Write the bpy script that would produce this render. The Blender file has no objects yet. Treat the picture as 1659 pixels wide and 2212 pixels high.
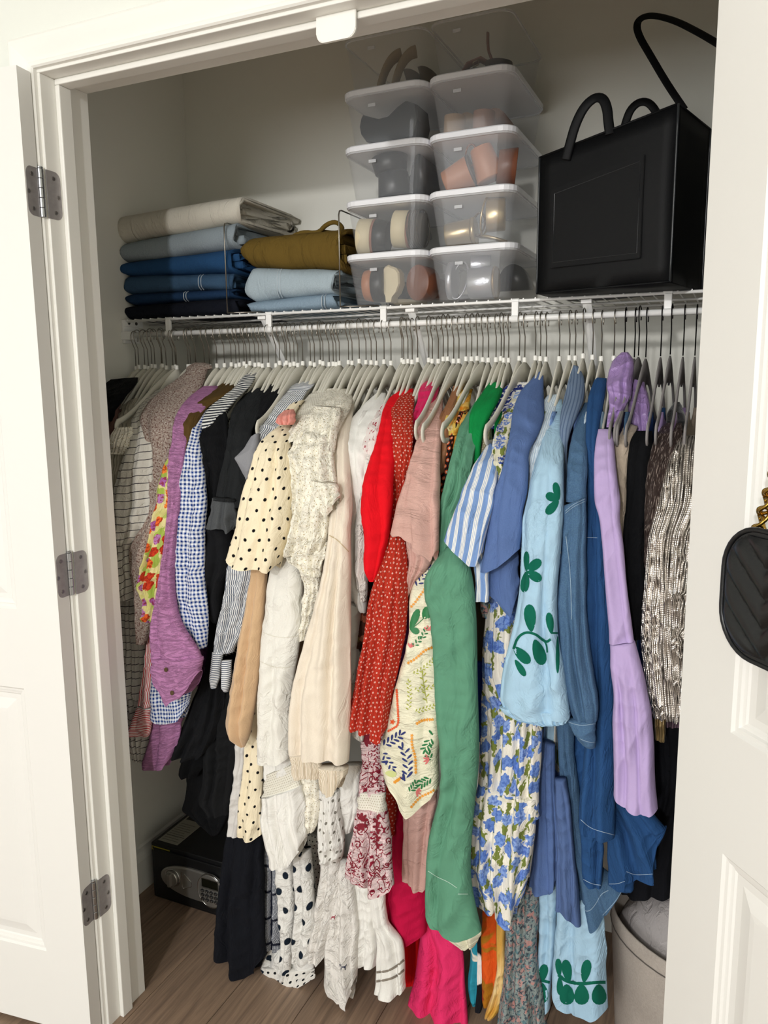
import bpy, bmesh, math, random
import numpy as np
from mathutils import Vector, Matrix
from mathutils.bvhtree import BVHTree
random.seed(7); RNG = np.random.default_rng(11)
SC = bpy.context.scene; COL = SC.collection
# ---------------------------------------------------------------- camera
W_, H_, F_ = 1659.0, 2212.0, 1691.4
CAM = np.array([1.2305, -1.1774, 1.4428]); ROT = (1.4104, 0.0086, 0.4219)
cd = bpy.data.cameras.new('camera'); cam = bpy.data.objects.new('camera', cd); COL.objects.link(cam)
cam.location = CAM; cam.rotation_euler = ROT
cd.sensor_fit = 'VERTICAL'; cd.sensor_height = 36; cd.lens = F_ / H_ * 36; cd.clip_start = .02
SC.camera = cam
# ---------------------------------------------------------------- world, lights, exposure
wd = bpy.data.worlds.new('world'); SC.world = wd; wd.use_nodes = True
wd.node_tree.nodes['Background'].inputs[0].default_value = (.9, .95, 1, 1)
wd.node_tree.nodes['Background'].inputs[1].default_value = .15
def area(name, loc, target, size, power, col, size_y=None):
    l = bpy.data.lights.new(name, 'AREA'); l.energy = power; l.color = col; l.size = size
    if size_y: l.shape = 'RECTANGLE'; l.size_y = size_y
    else: l.shape = 'DISK'
    o = bpy.data.objects.new(name, l); COL.objects.link(o); o.location = loc
    o.rotation_euler = (Vector(target) - Vector(loc)).to_track_quat('-Z', 'Y').to_euler(); return o
area('lamp_light', (1.25, -3.9, 2.27), (.5, 0, 1.2), .16, 40, (1, .985, .97))
area('front_fill_light', (-.3, -4.7, 1.5), (.4, 0, 1.15), 2.2, 52, (.98, .985, 1), 1.5)  # added soft fill facing the closet, stands for no real window
area('overhead_fill_light', (.5, -3.2, 2.55), (.5, -3.0, 0), 1.2, 22, (1, .985, .96))  # made-up panel, added as overhead fill for bounce into the closet
SC.view_settings.view_transform = 'Standard'; SC.view_settings.look = 'None'
SC.view_settings.gamma = 1; SC.view_settings.use_curve_mapping = False
SC.view_settings.exposure = 0.44
SC.cycles.max_bounces = 10; SC.cycles.diffuse_bounces = 5; SC.cycles.transparent_max_bounces = 24
SC.cycles.transmission_bounces = 10
# ---------------------------------------------------------------- photo-plane to world helper
_cx, _sx = math.cos(ROT[0]), math.sin(ROT[0]); _cy, _sy = math.cos(ROT[1]), math.sin(ROT[1]); _cz, _sz = math.cos(ROT[2]), math.sin(ROT[2])
MR = np.array([[_cz, -_sz, 0], [_sz, _cz, 0], [0, 0, 1]]) @ np.array([[_cy, 0, _sy], [0, 1, 0], [-_sy, 0, _cy]]) @ np.array([[1, 0, 0], [0, _cx, -_sx], [0, _sx, _cx]])
def rays(u, v):
    u = np.asarray(u, float); v = np.asarray(v, float)
    return np.stack([(u - W_ / 2) / F_, -(v - H_ / 2) / F_, -np.ones_like(u)], -1) @ MR.T
def at(u, v, Y):            # the world point on the plane y=Y seen at photo pixel (u, v)
    d = rays(u, v); t = (np.asarray(Y, float) - CAM[1]) / d[..., 1]
    return CAM + d * t[..., None]
# ---------------------------------------------------------------- object helpers
def tag(o, label=None, cat=None, group=None, kind=None):
    if label: o['label'] = label
    if cat: o['category'] = cat
    if group: o['group'] = group
    if kind: o['kind'] = kind
    return o
def empty(name, loc=(0, 0, 0), rot=(0, 0, 0), **k):
    o = bpy.data.objects.new(name, None); COL.objects.link(o); o.location = loc; o.rotation_euler = rot
    o.empty_display_size = .05; return tag(o, **k)
def obj(name, me, mat=None, parent=None, loc=None, rot=None, smooth=False, **k):
    if isinstance(me, bmesh.types.BMesh):
        b = me; me = bpy.data.meshes.new(name); b.to_mesh(me); b.free()
    if mat and not me.materials: me.materials.append(mat)
    if smooth: me.polygons.foreach_set('use_smooth', [True] * len(me.polygons))
    o = bpy.data.objects.new(name, me); COL.objects.link(o)
    if parent: o.parent = parent
    if loc is not None: o.location = loc
    if rot is not None: o.rotation_euler = rot
    return tag(o, **k)
def copy_tree(o, parent=None):
    c = o.copy(); COL.objects.link(c); c.parent = parent
    for ch in list(o.children): copy_tree(ch, c)
    return c
def box(b, x0, x1, y0, y1, z0, z1, bev=0, rot=None, piv=None):
    r = bmesh.ops.create_cube(b, size=1)['verts']
    bmesh.ops.scale(b, vec=(abs(x1 - x0), abs(y1 - y0), abs(z1 - z0)), verts=r)
    bmesh.ops.translate(b, vec=((x0 + x1) / 2, (y0 + y1) / 2, (z0 + z1) / 2), verts=r)
    if rot is not None: bmesh.ops.rotate(b, cent=piv or ((x0 + x1) / 2, (y0 + y1) / 2, (z0 + z1) / 2), matrix=rot, verts=r)
    if bev:
        es = list({e for v in r for e in v.link_edges})
        bmesh.ops.bevel(b, geom=es, offset=bev, segments=2, affect='EDGES', profile=.5)
    return b
def bbox(*a, **k): return box(bmesh.new(), *a, **k)
def tube(b, pts, r, n=8, closed=False, sx=1.0, sy=1.0, up=None, cap=True):
    pts = [Vector(p) for p in pts]; N = len(pts); rings = []
    rr = r if hasattr(r, '__len__') else [r] * N
    ref = None
    for i, p in enumerate(pts):
        if closed: t = pts[(i + 1) % N] - pts[i - 1]
        else: t = pts[min(i + 1, N - 1)] - pts[max(i - 1, 0)]
        t = t.normalized() if t.length > 1e-9 else Vector((0, 0, 1))
        if ref is None:
            ref = Vector(up) if up else (Vector((0, 0, 1)) if abs(t.z) < .9 else Vector((1, 0, 0)))
        a = (ref - t * ref.dot(t))
        if a.length < 1e-6: a = t.orthogonal()
        a.normalize(); c = t.cross(a)
        if up is None: ref = a
        rings.append([b.verts.new(p + (a * math.cos(k * 2 * math.pi / n) * sx + c * math.sin(k * 2 * math.pi / n) * sy) * rr[i]) for k in range(n)])
    m = N if closed else N - 1
    for i in range(m):
        A, B = rings[i], rings[(i + 1) % N]
        for k in range(n): b.faces.new((A[k], A[(k + 1) % n], B[(k + 1) % n], B[k]))
    if cap and not closed: b.faces.new(rings[0][::-1]); b.faces.new(rings[-1])
    return b
def cyl(b, c, axis, r, h, n=20, bev=0):
    axis = Vector(axis).normalized(); c = Vector(c)
    pr = [(0, r)] if not bev else [(-h / 2, r - bev), (-h / 2 + bev, r), (h / 2 - bev, r), (h / 2, r - bev)]
    if not bev: pr = [(-h / 2, r), (h / 2, r)]
    tube(b, [c + axis * z for z, _ in pr], [q for _, q in pr], n); return b
def lathe(b, prof, n=32, cx=0, cy=0, sx=1, sy=1, close=False):
    rings = [[b.verts.new((cx + r * sx * math.cos(2 * math.pi * k / n), cy + r * sy * math.sin(2 * math.pi * k / n), z)) for k in range(n)] for r, z in prof]
    for A, B in zip(rings, rings[1:]):
        for k in range(n): b.faces.new((A[k], A[(k + 1) % n], B[(k + 1) % n], B[k]))
    if close: b.faces.new(rings[0][::-1]); b.faces.new(rings[-1])
    return b
def rrect(w, h, r, n=5):     # rounded rectangle outline centred on the origin
    out = []
    for cx, cy, a0 in ((w / 2 - r, h / 2 - r, 0), (-w / 2 + r, h / 2 - r, 90), (-w / 2 + r, -h / 2 + r, 180), (w / 2 - r, -h / 2 + r, 270)):
        for k in range(n + 1):
            a = math.radians(a0 + 90 * k / n); out.append((cx + r * math.cos(a), cy + r * math.sin(a)))
    return out
def loft(b, loops, cap0=True, cap1=True):
    R_ = [[b.verts.new(p) for p in L] for L in loops]; n = len(R_[0])
    for A, B in zip(R_, R_[1:]):
        for k in range(n): b.faces.new((A[k], A[(k + 1) % n], B[(k + 1) % n], B[k]))
    if cap0: b.faces.new(R_[0][::-1])
    if cap1: b.faces.new(R_[-1])
    return b
# ---------------------------------------------------------------- materials
MATS = {}
class NT:
    def __init__(s, name):
        s.m = bpy.data.materials.new(name); s.m.use_nodes = True; s.t = s.m.node_tree; s.n = s.t.nodes; s.bs = s.n['Principled BSDF']
    def node(s, t, **k):
        x = s.n.new(t)
        for a, v in k.items(): setattr(x, a, v)
        return x
    def link(s, a, b): s.t.links.new(a, b)
    def inp(s, sock, v):
        if isinstance(v, bpy.types.NodeSocket): s.link(v, sock)
        elif v is not None: sock.default_value = v if not (isinstance(v, tuple) and len(v) == 3 and sock.type == 'RGBA') else (*v, 1)
    def math(s, op, a, b=None, c=None, clamp=False):
        x = s.node('ShaderNodeMath', operation=op, use_clamp=clamp)
        for i, v in enumerate((a, b, c)):
            if v is not None: s.inp(x.inputs[i], v)
        return x.outputs[0]
    def mix(s, f, a, b):
        x = s.node('ShaderNodeMix', data_type='RGBA'); s.inp(x.inputs[0], f); s.inp(x.inputs[6], a); s.inp(x.inputs[7], b); return x.outputs[2]
    def uv(s):
        if not hasattr(s, '_uv'):
            s._uv = s.node('ShaderNodeTexCoord').outputs['UV']; q = s.node('ShaderNodeSeparateXYZ'); s.link(s._uv, q.inputs[0]); s._u, s._v = q.outputs[0], q.outputs[1]
        return s._uv
    def obco(s): return s.node('ShaderNodeTexCoord').outputs['Object']
    def noise(s, sc, co=None, det=3, rough=.55, scale=None, dist=0):
        x = s.node('ShaderNodeTexNoise'); x.inputs['Scale'].default_value = sc; x.inputs['Detail'].default_value = det
        x.inputs['Roughness'].default_value = rough; x.inputs['Distortion'].default_value = dist
        c = co if co is not None else s.uv()
        if scale:
            mp = s.node('ShaderNodeMapping'); mp.inputs['Scale'].default_value = scale; s.link(c, mp.inputs[0]); c = mp.outputs[0]
        s.link(c, x.inputs['Vector']); return x.outputs[0]
    def step(s, x, t, soft=.02):   # smooth step at t
        m = s.node('ShaderNodeMapRange', interpolation_type='SMOOTHSTEP'); s.inp(m.inputs[0], x)
        m.inputs[1].default_value = t - soft; m.inputs[2].default_value = t + soft; return m.outputs[0]
    def bump(s, h, strength=.3, dist=.002):
        x = s.node('ShaderNodeBump'); x.inputs['Strength'].default_value = strength; x.inputs['Distance'].default_value = dist
        s.link(h, x.inputs['Height']); s.link(x.outputs[0], s.bs.inputs['Normal']); return x
    def fin(s, col=None, rough=.6, metal=0, **k):
        s.inp(s.bs.inputs['Base Color'], col); s.inp(s.bs.inputs['Roughness'], rough); s.inp(s.bs.inputs['Metallic'], metal)
        for a, v in k.items(): s.inp(s.bs.inputs[a], v)
        return s.m
def srgb(h):
    if isinstance(h, str): h = tuple(int(h[i:i + 2], 16) for i in (0, 2, 4))
    return tuple(((c / 255) / 12.92 if c / 255 <= .04045 else ((c / 255 + .055) / 1.055) ** 2.4) for c in h)
def plain(name, h, rough=.5, metal=0, bump=0, bs=60, **k):
    if name in MATS: return MATS[name]
    t = NT(name)
    if bump: t.bump(t.noise(bs, t.obco()), bump, .001)
    MATS[name] = t.fin(srgb(h), rough, metal, **k); return MATS[name]
def cloth(name, h, pat=None, wr=.35, weave=.25, rough=.9, metal=0, sheen=.0, ws=(60, 18), slub=.06, **k):
    """fabric: base colour, pattern closure, wrinkle bump and weave bump; UVs are in metres of cloth"""
    if name in MATS: return MATS[name]
    t = NT(name); t.uv(); c = srgb(h)
    base = c
    if slub:
        n = t.noise(1, det=2, scale=(260, 900, 1)); dk = tuple(x * (1 - slub * 2.2) for x in c)
        base = t.mix(n, tuple(min(1, x * (1 + slub)) for x in c), dk)
    if pat: base = pat(t, base)
    n1 = t.noise(1, det=4, rough=.6, scale=(ws[0] * .5, ws[1] * .5, 1), dist=1.2)
    n2 = t.node('ShaderNodeTexWave'); n2.inputs['Scale'].default_value = 500; t.link(t._uv, n2.inputs[0]); 
    n3 = t.noise(1400, det=1)
    rd = t.math('POWER', t.math('SUBTRACT', 1, t.math('ABSOLUTE', t.math('MULTIPLY_ADD', n1, 3.4, -1.7)), clamp=True), 2.0)
    h_ = t.math('ADD', t.math('ADD', t.math('MULTIPLY', rd, wr * 1.6), t.math('MULTIPLY', n1, wr * 4)), t.math('MULTIPLY', n3, weave * .5))
    t.bump(h_, .8, .0026)
    k.setdefault('Specular IOR Level', .5 if rough < .6 else .18)
    MATS[name] = t.fin(base, rough, metal, **({'Sheen Weight': sheen, 'Sheen Roughness': .5} if sheen else {}), **k); return MATS[name]
def P_stripes(col, period, duty, axis='u', soft=.03, warp=0, sub=None):
    def f(t, base):
        x = t._u if axis == 'u' else t._v
        if warp: x = t.math('ADD', x, t.math('MULTIPLY', t.noise(18), warp))
        fr = t.math('FRACT', t.math('MULTIPLY', x, 1 / period))
        d = t.math('ABSOLUTE', t.math('SUBTRACT', fr, .5))
        m = t.math('SUBTRACT', 1, t.step(d, duty / 2, soft))
        out = t.mix(m, base, srgb(col))
        if sub:
            fr2 = t.math('FRACT', t.math('MULTIPLY', x, 1 / sub[1])); d2 = t.math('ABSOLUTE', t.math('SUBTRACT', fr2, .5))
            m2 = t.math('MULTIPLY', t.math('SUBTRACT', 1, t.step(d2, sub[2] / 2, .05)), m)
            out = t.mix(m2, out, srgb(sub[0]))
        return out
    return f
def P_gingham(col, p, dark=None):
    def f(t, base):
        a = [t.math('GREATER_THAN', t.math('FRACT', t.math('MULTIPLY', x, 1 / p)), .5) for x in (t._u, t._v)]
        s_ = t.math('MULTIPLY', t.math('ADD', a[0], a[1]), .5)
        both = t.math('MULTIPLY', a[0], a[1])
        mid = tuple((x + y) / 2 for x, y in zip(srgb(col), srgb('f2f4f8')))
        return t.mix(both, t.mix(t.math('GREATER_THAN', s_, .25), base, mid), srgb(dark or col))
    return f
def P_dots(col, p, r, jit=0.0, sy=1.0, ring=None, soft=.02):
    def f(t, base):
        y = t.math('MULTIPLY', t._v, 1 / (p * sy)); row = t.math('FLOOR', y)
        x = t.math('ADD', t.math('MULTIPLY', t._u, 1 / p), t.math('MULTIPLY', row, .5))
        if jit:
            col_ = t.math('FLOOR', x); wn = t.node('ShaderNodeTexWhiteNoise', noise_dimensions='2D'); cb = t.node('ShaderNodeCombineXYZ')
            t.link(col_, cb.inputs[0]); t.link(row, cb.inputs[1]); t.link(cb.outputs[0], wn.inputs['Vector'])
            s_ = t.node('ShaderNodeSeparateColor'); t.link(wn.outputs['Color'], s_.inputs[0])
            jx = t.math('MULTIPLY', t.math('SUBTRACT', s_.outputs[0], .5), jit); jy = t.math('MULTIPLY', t.math('SUBTRACT', s_.outputs[1], .5), jit)
        else: jx = jy = 0.0
        dx = t.math('ADD', t.math('SUBTRACT', t.math('FRACT', x), .5), jx); dy = t.math('ADD', t.math('SUBTRACT', t.math('FRACT', y), .5), jy)
        d = t.math('SQRT', t.math('ADD', t.math('MULTIPLY', dx, dx), t.math('MULTIPLY', t.math('MULTIPLY', dy, dy), sy * sy)))
        m = t.math('SUBTRACT', 1, t.step(d, r / p, soft)); out = t.mix(m, base, srgb(col))
        if ring: out = t.mix(t.math('SUBTRACT', 1, t.step(d, r / p * .45, soft)), out, srgb(ring))
        return out
    return f
def P_floral(cols, scale, size=.33, leaf=None, leaf_scale=None, warp=.5, vein=None, seed=0.0):
    """scattered ragged flowers (voronoi cells) with optional leaves between them"""
    def f(t, base):
        off = t.node('ShaderNodeMapping'); off.inputs['Location'].default_value = (seed, seed * .7, 0); t.link(t._uv, off.inputs[0]); co = off.outputs[0]
        nz = t.node('ShaderNodeTexNoise'); nz.inputs['Scale'].default_value = scale * 3.2; nz.inputs['Detail'].default_value = 2; t.link(co, nz.inputs['Vector'])
        nv = t.node('ShaderNodeVectorMath', operation='SUBTRACT'); t.link(nz.outputs['Color'], nv.inputs[0]); nv.inputs[1].default_value = (.5, .5, .5)
        sc = t.node('ShaderNodeVectorMath', operation='SCALE'); t.link(nv.outputs[0], sc.inputs[0]); sc.inputs['Scale'].default_value = warp / scale
        ad = t.node('ShaderNodeVectorMath', operation='ADD'); t.link(co, ad.inputs[0]); t.link(sc.outputs[0], ad.inputs[1])
        out = base
        if leaf:
            mp = t.node('ShaderNodeMapping'); mp.inputs['Rotation'].default_value = (0, 0, .6); mp.inputs['Scale'].default_value = (2.4, 1, 1); mp.inputs['Location'].default_value = (3.3 + seed, 1.7, 0)
            t.link(ad.outputs[0], mp.inputs[0])
            v2 = t.node('ShaderNodeTexVoronoi', voronoi_dimensions='2D'); v2.inputs['Scale'].default_value = leaf_scale or scale; t.link(mp.outputs[0], v2.inputs['Vector'])
            out = t.mix(t.math('SUBTRACT', 1, t.step(v2.outputs['Distance'], .3, .03)), out, srgb(leaf))
        v = t.node('ShaderNodeTexVoronoi', voronoi_dimensions='2D'); v.inputs['Scale'].default_value = scale; v.inputs['Randomness'].default_value = .8; t.link(ad.outputs[0], v.inputs['Vector'])
        sp = t.node('ShaderNodeSeparateColor'); t.link(v.outputs['Color'], sp.inputs[0])
        cr = t.node('ShaderNodeValToRGB'); cr.color_ramp.interpolation = 'CONSTANT'; els = cr.color_ramp.elements
        els[0].color = (*srgb(cols[0]), 1); els[1].position = 1 / len(cols); els[1].color = (*srgb(cols[1 % len(cols)]), 1)
        for i in range(2, len(cols)): e = els.new(i / len(cols)); e.color = (*srgb(cols[i]), 1)
        t.link(sp.outputs[0], cr.inputs[0]); fc = cr.outputs[0]
        if vein:
            fc = t.mix(t.math('MULTIPLY', t.step(t.noise(scale * 5, co), .52, .06), .8), fc, srgb(vein))
        return t.mix(t.math('SUBTRACT', 1, t.step(v.outputs['Distance'], size, .025)), out, fc)
    return f
def P_contour(col, scale, w=.03, seed=0):
    def f(t, base):
        n = t.noise(scale, det=1, dist=1.5); d = t.math('ABSOLUTE', t.math('SUBTRACT', t.math('FRACT', t.math('MULTIPLY', n, 3.0)), .5))
        return t.mix(t.math('SUBTRACT', 1, t.step(d, w, .02)), base, srgb(col))
    return f
def P_blobs(col, scale, thr=.55, soft=.03, aniso=(1, 1, 1), det=3):
    def f(t, base): return t.mix(t.step(t.noise(scale, scale=aniso, det=det, dist=.6), thr, soft), base, srgb(col))
    return f
def P_chain(*fs):
    def f(t, base):
        for g in fs: base = g(t, base)
        return base
    return f
# ---------------------------------------------------------------- the setting
JD = .121; OPX = 1.203; HZ = 2.0264; XL = -.278; YB = .793; XR = 1.62; CZ = 2.44
white = plain('painted_trim', 'efeee8', .38)
doorm = plain('painted_door', 'e8e7e3', .42)
def wallm(name, h):
    t = NT(name); t.bump(t.noise(220, t.obco(), 2), .12, .001); return t.fin(srgb(h), .85)
wallw = wallm('closet_wall_paint', 'ecebe2'); wallr = wallm('room_wall_paint', 'e4e6df')
def struct(name, bm, m, parent=None, **k): return obj(name, bm, m, parent, kind='structure', **k)
struct('wall_back', bbox(XL - .1, XR + .1, YB, YB + .1, 0, CZ), wallw)
struct('wall_left', bbox(XL - .1, XL, JD, YB, 0, CZ), wallw)
struct('wall_right', bbox(XR, XR + .1, JD, YB, 0, CZ), wallw)
struct('ceiling', bbox(XL - .1, XR + .1, JD, YB + .1, CZ, CZ + .1), wallw)
RX0, RX1, RY0, RZ = -2.3, 3.2, -5.0, 2.6
b = bmesh.new(); box(b, RX0, -.02, 0, JD, 0, RZ); box(b, OPX + .02, RX1, 0, JD, 0, RZ); box(b, -.02, OPX + .02, 0, JD, HZ + .02, RZ)
struct('wall_front', b, wallr)
struct('wall_room_left', bbox(RX0 - .1, RX0, RY0, .1, 0, RZ), wallr); struct('wall_room_right', bbox(RX1, RX1 + .1, RY0, .1, 0, RZ), wallr)
struct('wall_room_back', bbox(RX0, RX1, RY0 - .1, RY0, 0, RZ), wallr); struct('ceiling_room', bbox(RX0, RX1, RY0, 0, RZ, RZ + .1), wallr)
# floor of laminate planks running into the closet
t = NT('floor_plank_wood'); co = t.node('ShaderNodeTexCoord').outputs['Object']
oi = t.node('ShaderNodeObjectInfo'); ad = t.node('ShaderNodeVectorMath', operation='ADD'); t.link(co, ad.inputs[0])
cb = t.node('ShaderNodeCombineXYZ'); t.link(t.math('MULTIPLY', oi.outputs['Random'], 37), cb.inputs[0]); t.link(t.math('MULTIPLY', oi.outputs['Random'], 91), cb.inputs[1]); t.link(cb.outputs[0], ad.inputs[1])
g1 = t.noise(1, ad.outputs[0], 6, .65, scale=(38, 2.2, 1), dist=1.4); g2 = t.noise(1, ad.outputs[0], 3, .5, scale=(170, 5, 1))
g = t.math('ADD', t.math('MULTIPLY', g1, .7), t.math('MULTIPLY', g2, .3))
cr = t.node('ShaderNodeValToRGB'); cr.color_ramp.elements[0].position = .33; cr.color_ramp.elements[0].color = (*srgb('67564a'), 1)
cr.color_ramp.elements[1].position = .66; cr.color_ramp.elements[1].color = (*srgb('a58b74'), 1); t.link(g, cr.inputs[0])
t.bump(g, .25, .001); floorm = t.fin(t.mix(t.math('MULTIPLY', oi.outputs['Random'], .25), cr.outputs[0], srgb('77604e')), .5)
fl = struct('floor', bbox(RX0, RX1, RY0, YB + .1, -.06, -.012), plain('subfloor', '3a2d22', .9))
PW = .178; k0 = int(math.floor(RX0 / PW))
pls = {}
for i in range(k0, int(math.ceil(RX1 / PW))):
    x0 = max(RX0, i * PW + .02); x1 = min(RX1, (i + 1) * PW + .02)
    y = RY0 + ((i * 7) % 5) * .26 - 1.2
    while y < YB:
        y0, y1 = max(y, RY0), min(y + 1.22, YB)
        if y1 > y0 + .02: obj('plank', bbox(x0 + .0006, x1 - .0006, y0 + .0006, y1 - .0006, -.012, 0, .0012), floorm, fl)
        y += 1.22
# baseboards inside the closet: profile swept along a line
def extrude_prof(prof, p0, p1, out, name, m, parent=None, kind='structure'):
    """prof = [(distance out of the wall, z)], swept from p0 to p1"""
    p0, p1, out = Vector(p0), Vector(p1), Vector(out)
    return obj(name, loft(bmesh.new(), [[p + out * a + Vector((0, 0, z)) for a, z in prof] for p in (p0, p1)]), m, parent, kind=kind)
bp = [(0, 0), (.014, 0), (.014, .095), (.011, .108), (.007, .118), (.006, .13), (0, .135)]
extrude_prof(bp, (XL, YB, 0), (XL, JD, 0), (1, 0, 0), 'baseboard_left', white)
extrude_prof(bp, (XR, YB, 0), (XL, YB, 0), (0, -1, 0), 'baseboard_back', white)
extrude_prof(bp, (RX0, 0, 0), (-.066, 0, 0), (0, -1, 0), 'baseboard_front', white)
# casing with mitred corners: profile (across, out) swept round the opening
cp = [(0, 0), (0, .008), (.003, .011), (.008, .0115), (.011, .009), (.014, .009), (.020, .0105), (.034, .0145), (.044, .0165), (.050, .0165), (.054, .014), (.056, .011), (.057, 0)]
RV = .006
def casing(name, pa, pb, da, db):    # pa->pb opening edge, da/db mitre directions (unit across steps)
    L0 = [Vector(pa) + Vector(da) * a + Vector((0, -o, 0)) for a, o in cp]; L1 = [Vector(pb) + Vector(db) * a + Vector((0, -o, 0)) for a, o in cp]
    return obj(name, loft(bmesh.new(), [L0, L1]), white, kind='structure')
casing('trim_1', (-RV, 0, 0), (-RV, 0, HZ + RV), (-1, 0, 0), (-1, 0, 1))
casing('trim_2', (-RV, 0, HZ + RV), (OPX + RV, 0, HZ + RV), (-1, 0, 1), (1, 0, 1))
casing('trim_3', (OPX + RV, 0, HZ + RV), (OPX + RV, 0, 0), (1, 0, 1), (1, 0, 0))
# jambs, head and stops
struct('trim_4', bbox(-.02, 0, 0, JD, 0, HZ, .0015), white); struct('trim_5', bbox(OPX, OPX + .02, 0, JD, 0, HZ, .0015), white)
struct('trim_6', bbox(-.02, OPX + .02, 0, JD, HZ, HZ + .02, .0015), white)
struct('trim_7', bbox(0, .011, .035, .066, 0, HZ - .0112, .002), white); struct('trim_8', bbox(OPX - .011, OPX, .035, .066, 0, HZ - .0112, .002), white)
struct('trim_9', bbox(0, OPX, .035, .066, HZ - .011, HZ, .002), white)
# magnetic catch plate under the head
b = bmesh.new(); a_ = np.linspace(.1, math.pi / 2, 6)
o_ = [(-.0355, .0205), (-.0355, -.006)] + [(-.0355 + .014 * (1 - math.cos(a)), -.006 - .0145 * math.sin(a)) for a in a_] + [(.0355 - .014 * (1 - math.cos(a)), -.006 - .0145 * math.sin(a)) for a in a_[::-1]] + [(.0355, -.006), (.0355, .0205)]
cpz = empty('catch_plate', (.611, .034, HZ - .001), label='small white rounded plastic plate hanging from the middle of the door head', cat='door catch')
loft(b, [[(x, y - .034, z - .0185) for x, z in o_] for y in (.0265, .032)])
bmesh.ops.bevel(b, geom=[e for e in b.edges], offset=.0012, segments=2, affect='EDGES')
obj('plate', b, plain('white_plastic', 'f3f2ec', .35), cpz); obj('bracket', bbox(-.032, .032, -.0015, .0005, -.03, 0), MATS['white_plastic'], cpz)
# ---------------------------------------------------------------- doors: local x from the hinge edge, y = 0..-.035 behind the inner face (inner face y=0), z up
steel = NT('hinge_steel'); steel.bump(steel.noise(160, steel.obco(), 4), .2, .0006)
steel = steel.fin(steel.mix(steel.noise(70, steel.obco(), 4), srgb('8d8888'), srgb('b4b0b0')), .5, .55)
screwm = plain('screw_steel', '8e8a88', .3, 1); barrel = plain('hinge_barrel_steel', 'aeb0b3', .27, 1)
def panel_mesh(x0, x1, z0, z1):
    b = bmesh.new()
    prof = [(0, 0), (.004, -.0035), (.009, -.0042), (.011, -.0075), (.016, -.0085), (.019, -.0105), (.030, -.0105), (.052, -.0045), (.060, -.004)]
    for s, yb in ((1, 0), (-1, -.035)):
        loops = []
        for d, y in prof: loops.append([(x0 + d, yb + y * s, z0 + d), (x1 - d, yb + y * s, z0 + d), (x1 - d, yb + y * s, z1 - d), (x0 + d, yb + y * s, z1 - d)])
        if s < 0: loops = [L[::-1] for L in loops]
        loft(b, loops[::-1] if 0 else loops, cap0=False)
    bmesh.ops.recalc_face_normals(b, faces=b.faces); return b
def make_door(name, loc, ang, mirror):
    w, zb, zt = .597, .014, 2.0235
    root = struct(name, bmesh.new(), doorm); me = root.data
    b = bmesh.new()
    for x0, x1, z0, z1 in ((0, .103, zb, zt), (w - .103, w, zb, zt), (.103, w - .103, zb, .205), (.103, w - .103, .82, .992), (.103, w - .103, 1.905, zt)): box(b, x0, x1, -.035, 0, z0, z1)
    bmesh.ops.remove_doubles(b, verts=b.verts, dist=1e-5)
    b.to_mesh(me); b.free(); me.materials.append(doorm)
    for z0, z1 in ((.205, .82), (.992, 1.905)): obj('panel', panel_mesh(.103, w - .103, z0, z1), doorm, root)
    if mirror:
        for o in [root] + list(root.children): o.data.transform(Matrix.Scale(-1, 4, (0, 1, 0))); o.data.flip_normals()
    root.location = (loc[0], loc[1], 0); root.rotation_euler = (0, 0, ang)
    return root
# right door: hinge corner of its inner face, leaf direction 310 degrees
DR = make_door('door_2', (1.179, -.037), math.radians(310), True)
DL = make_door('door_1', (-.0035, -.049), math.radians(-173), False)
def leaf(b, x0, x1, h=.089, th=.0022, y=0, r=.014, side=1):
    pts = [(x, z) for x, z in rrect(abs(x1 - x0) * 2, h, r) if x >= 0]
    pts = sorted([p for p in pts if p[1] >= 0], key=lambda p: math.atan2(p[1], p[0])) ; pts = pts + [(0, h / 2)]
    low = [(x, -z) for x, z in pts][::-1]; loop = low + [p for p in pts if p[1] > 0]
    loop = [(x * side + x0, z) for x, z in loop]
    loft(b, [[(x, y, z) for x, z in loop], [(x, y + th, z) for x, z in loop]]); bmesh.ops.recalc_face_normals(b, faces=b.faces); return b
for z in (1.81, 1.065, .325):
    hg = empty('hinge', (-.0062, -.0096, z)); hg.parent = DL; hg.matrix_parent_inverse = (Matrix.Translation(DL.location) @ Matrix.Rotation(math.radians(-173), 4, 'Z')).inverted()
    b = leaf(bmesh.new(), 0, .034); obj('leaf', b, steel, hg, (.0068, .008, 0), (0, 0, math.radians(90)))
    b = leaf(bmesh.new(), 0, .032); obj('leaf', b, steel, hg, (-.0032, -.005, 0), (0, 0, math.radians(-83)))
    for k in range(5):
        c = cyl(bmesh.new(), (0, 0, -.0356 + .0178 * k), (0, 0, 1), .0062, .0172, 20, .0006); obj('knuckle', c, barrel, hg, smooth=False)
    obj('pin_head', cyl(bmesh.new(), (0, 0, .0465), (0, 0, 1), .0058, .004, 20, .001), barrel, hg)
    for dy, dz in ((.018, .031), (.029, -.002), (.019, -.032)):
        for side in (0, 1):
            s = bmesh.new(); cyl(s, (0, 0, 0), (1, 0, 0), .0042, .0016, 16, .0005); box(s, .0007, .0010, -.0028, .0028, -.0006, .0006); box(s, .0007, .0010, -.0006, .0006, -.0028, .0028)
            d = dy - .001
            if side: obj('screw', s, screwm, hg, (.0069, .008 + d, dz))
            else: obj('screw', s, screwm, hg, (-.0032 + .122 * d + .0026, -.005 - .9925 * d, dz), (0, 0, math.radians(7)))
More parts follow.
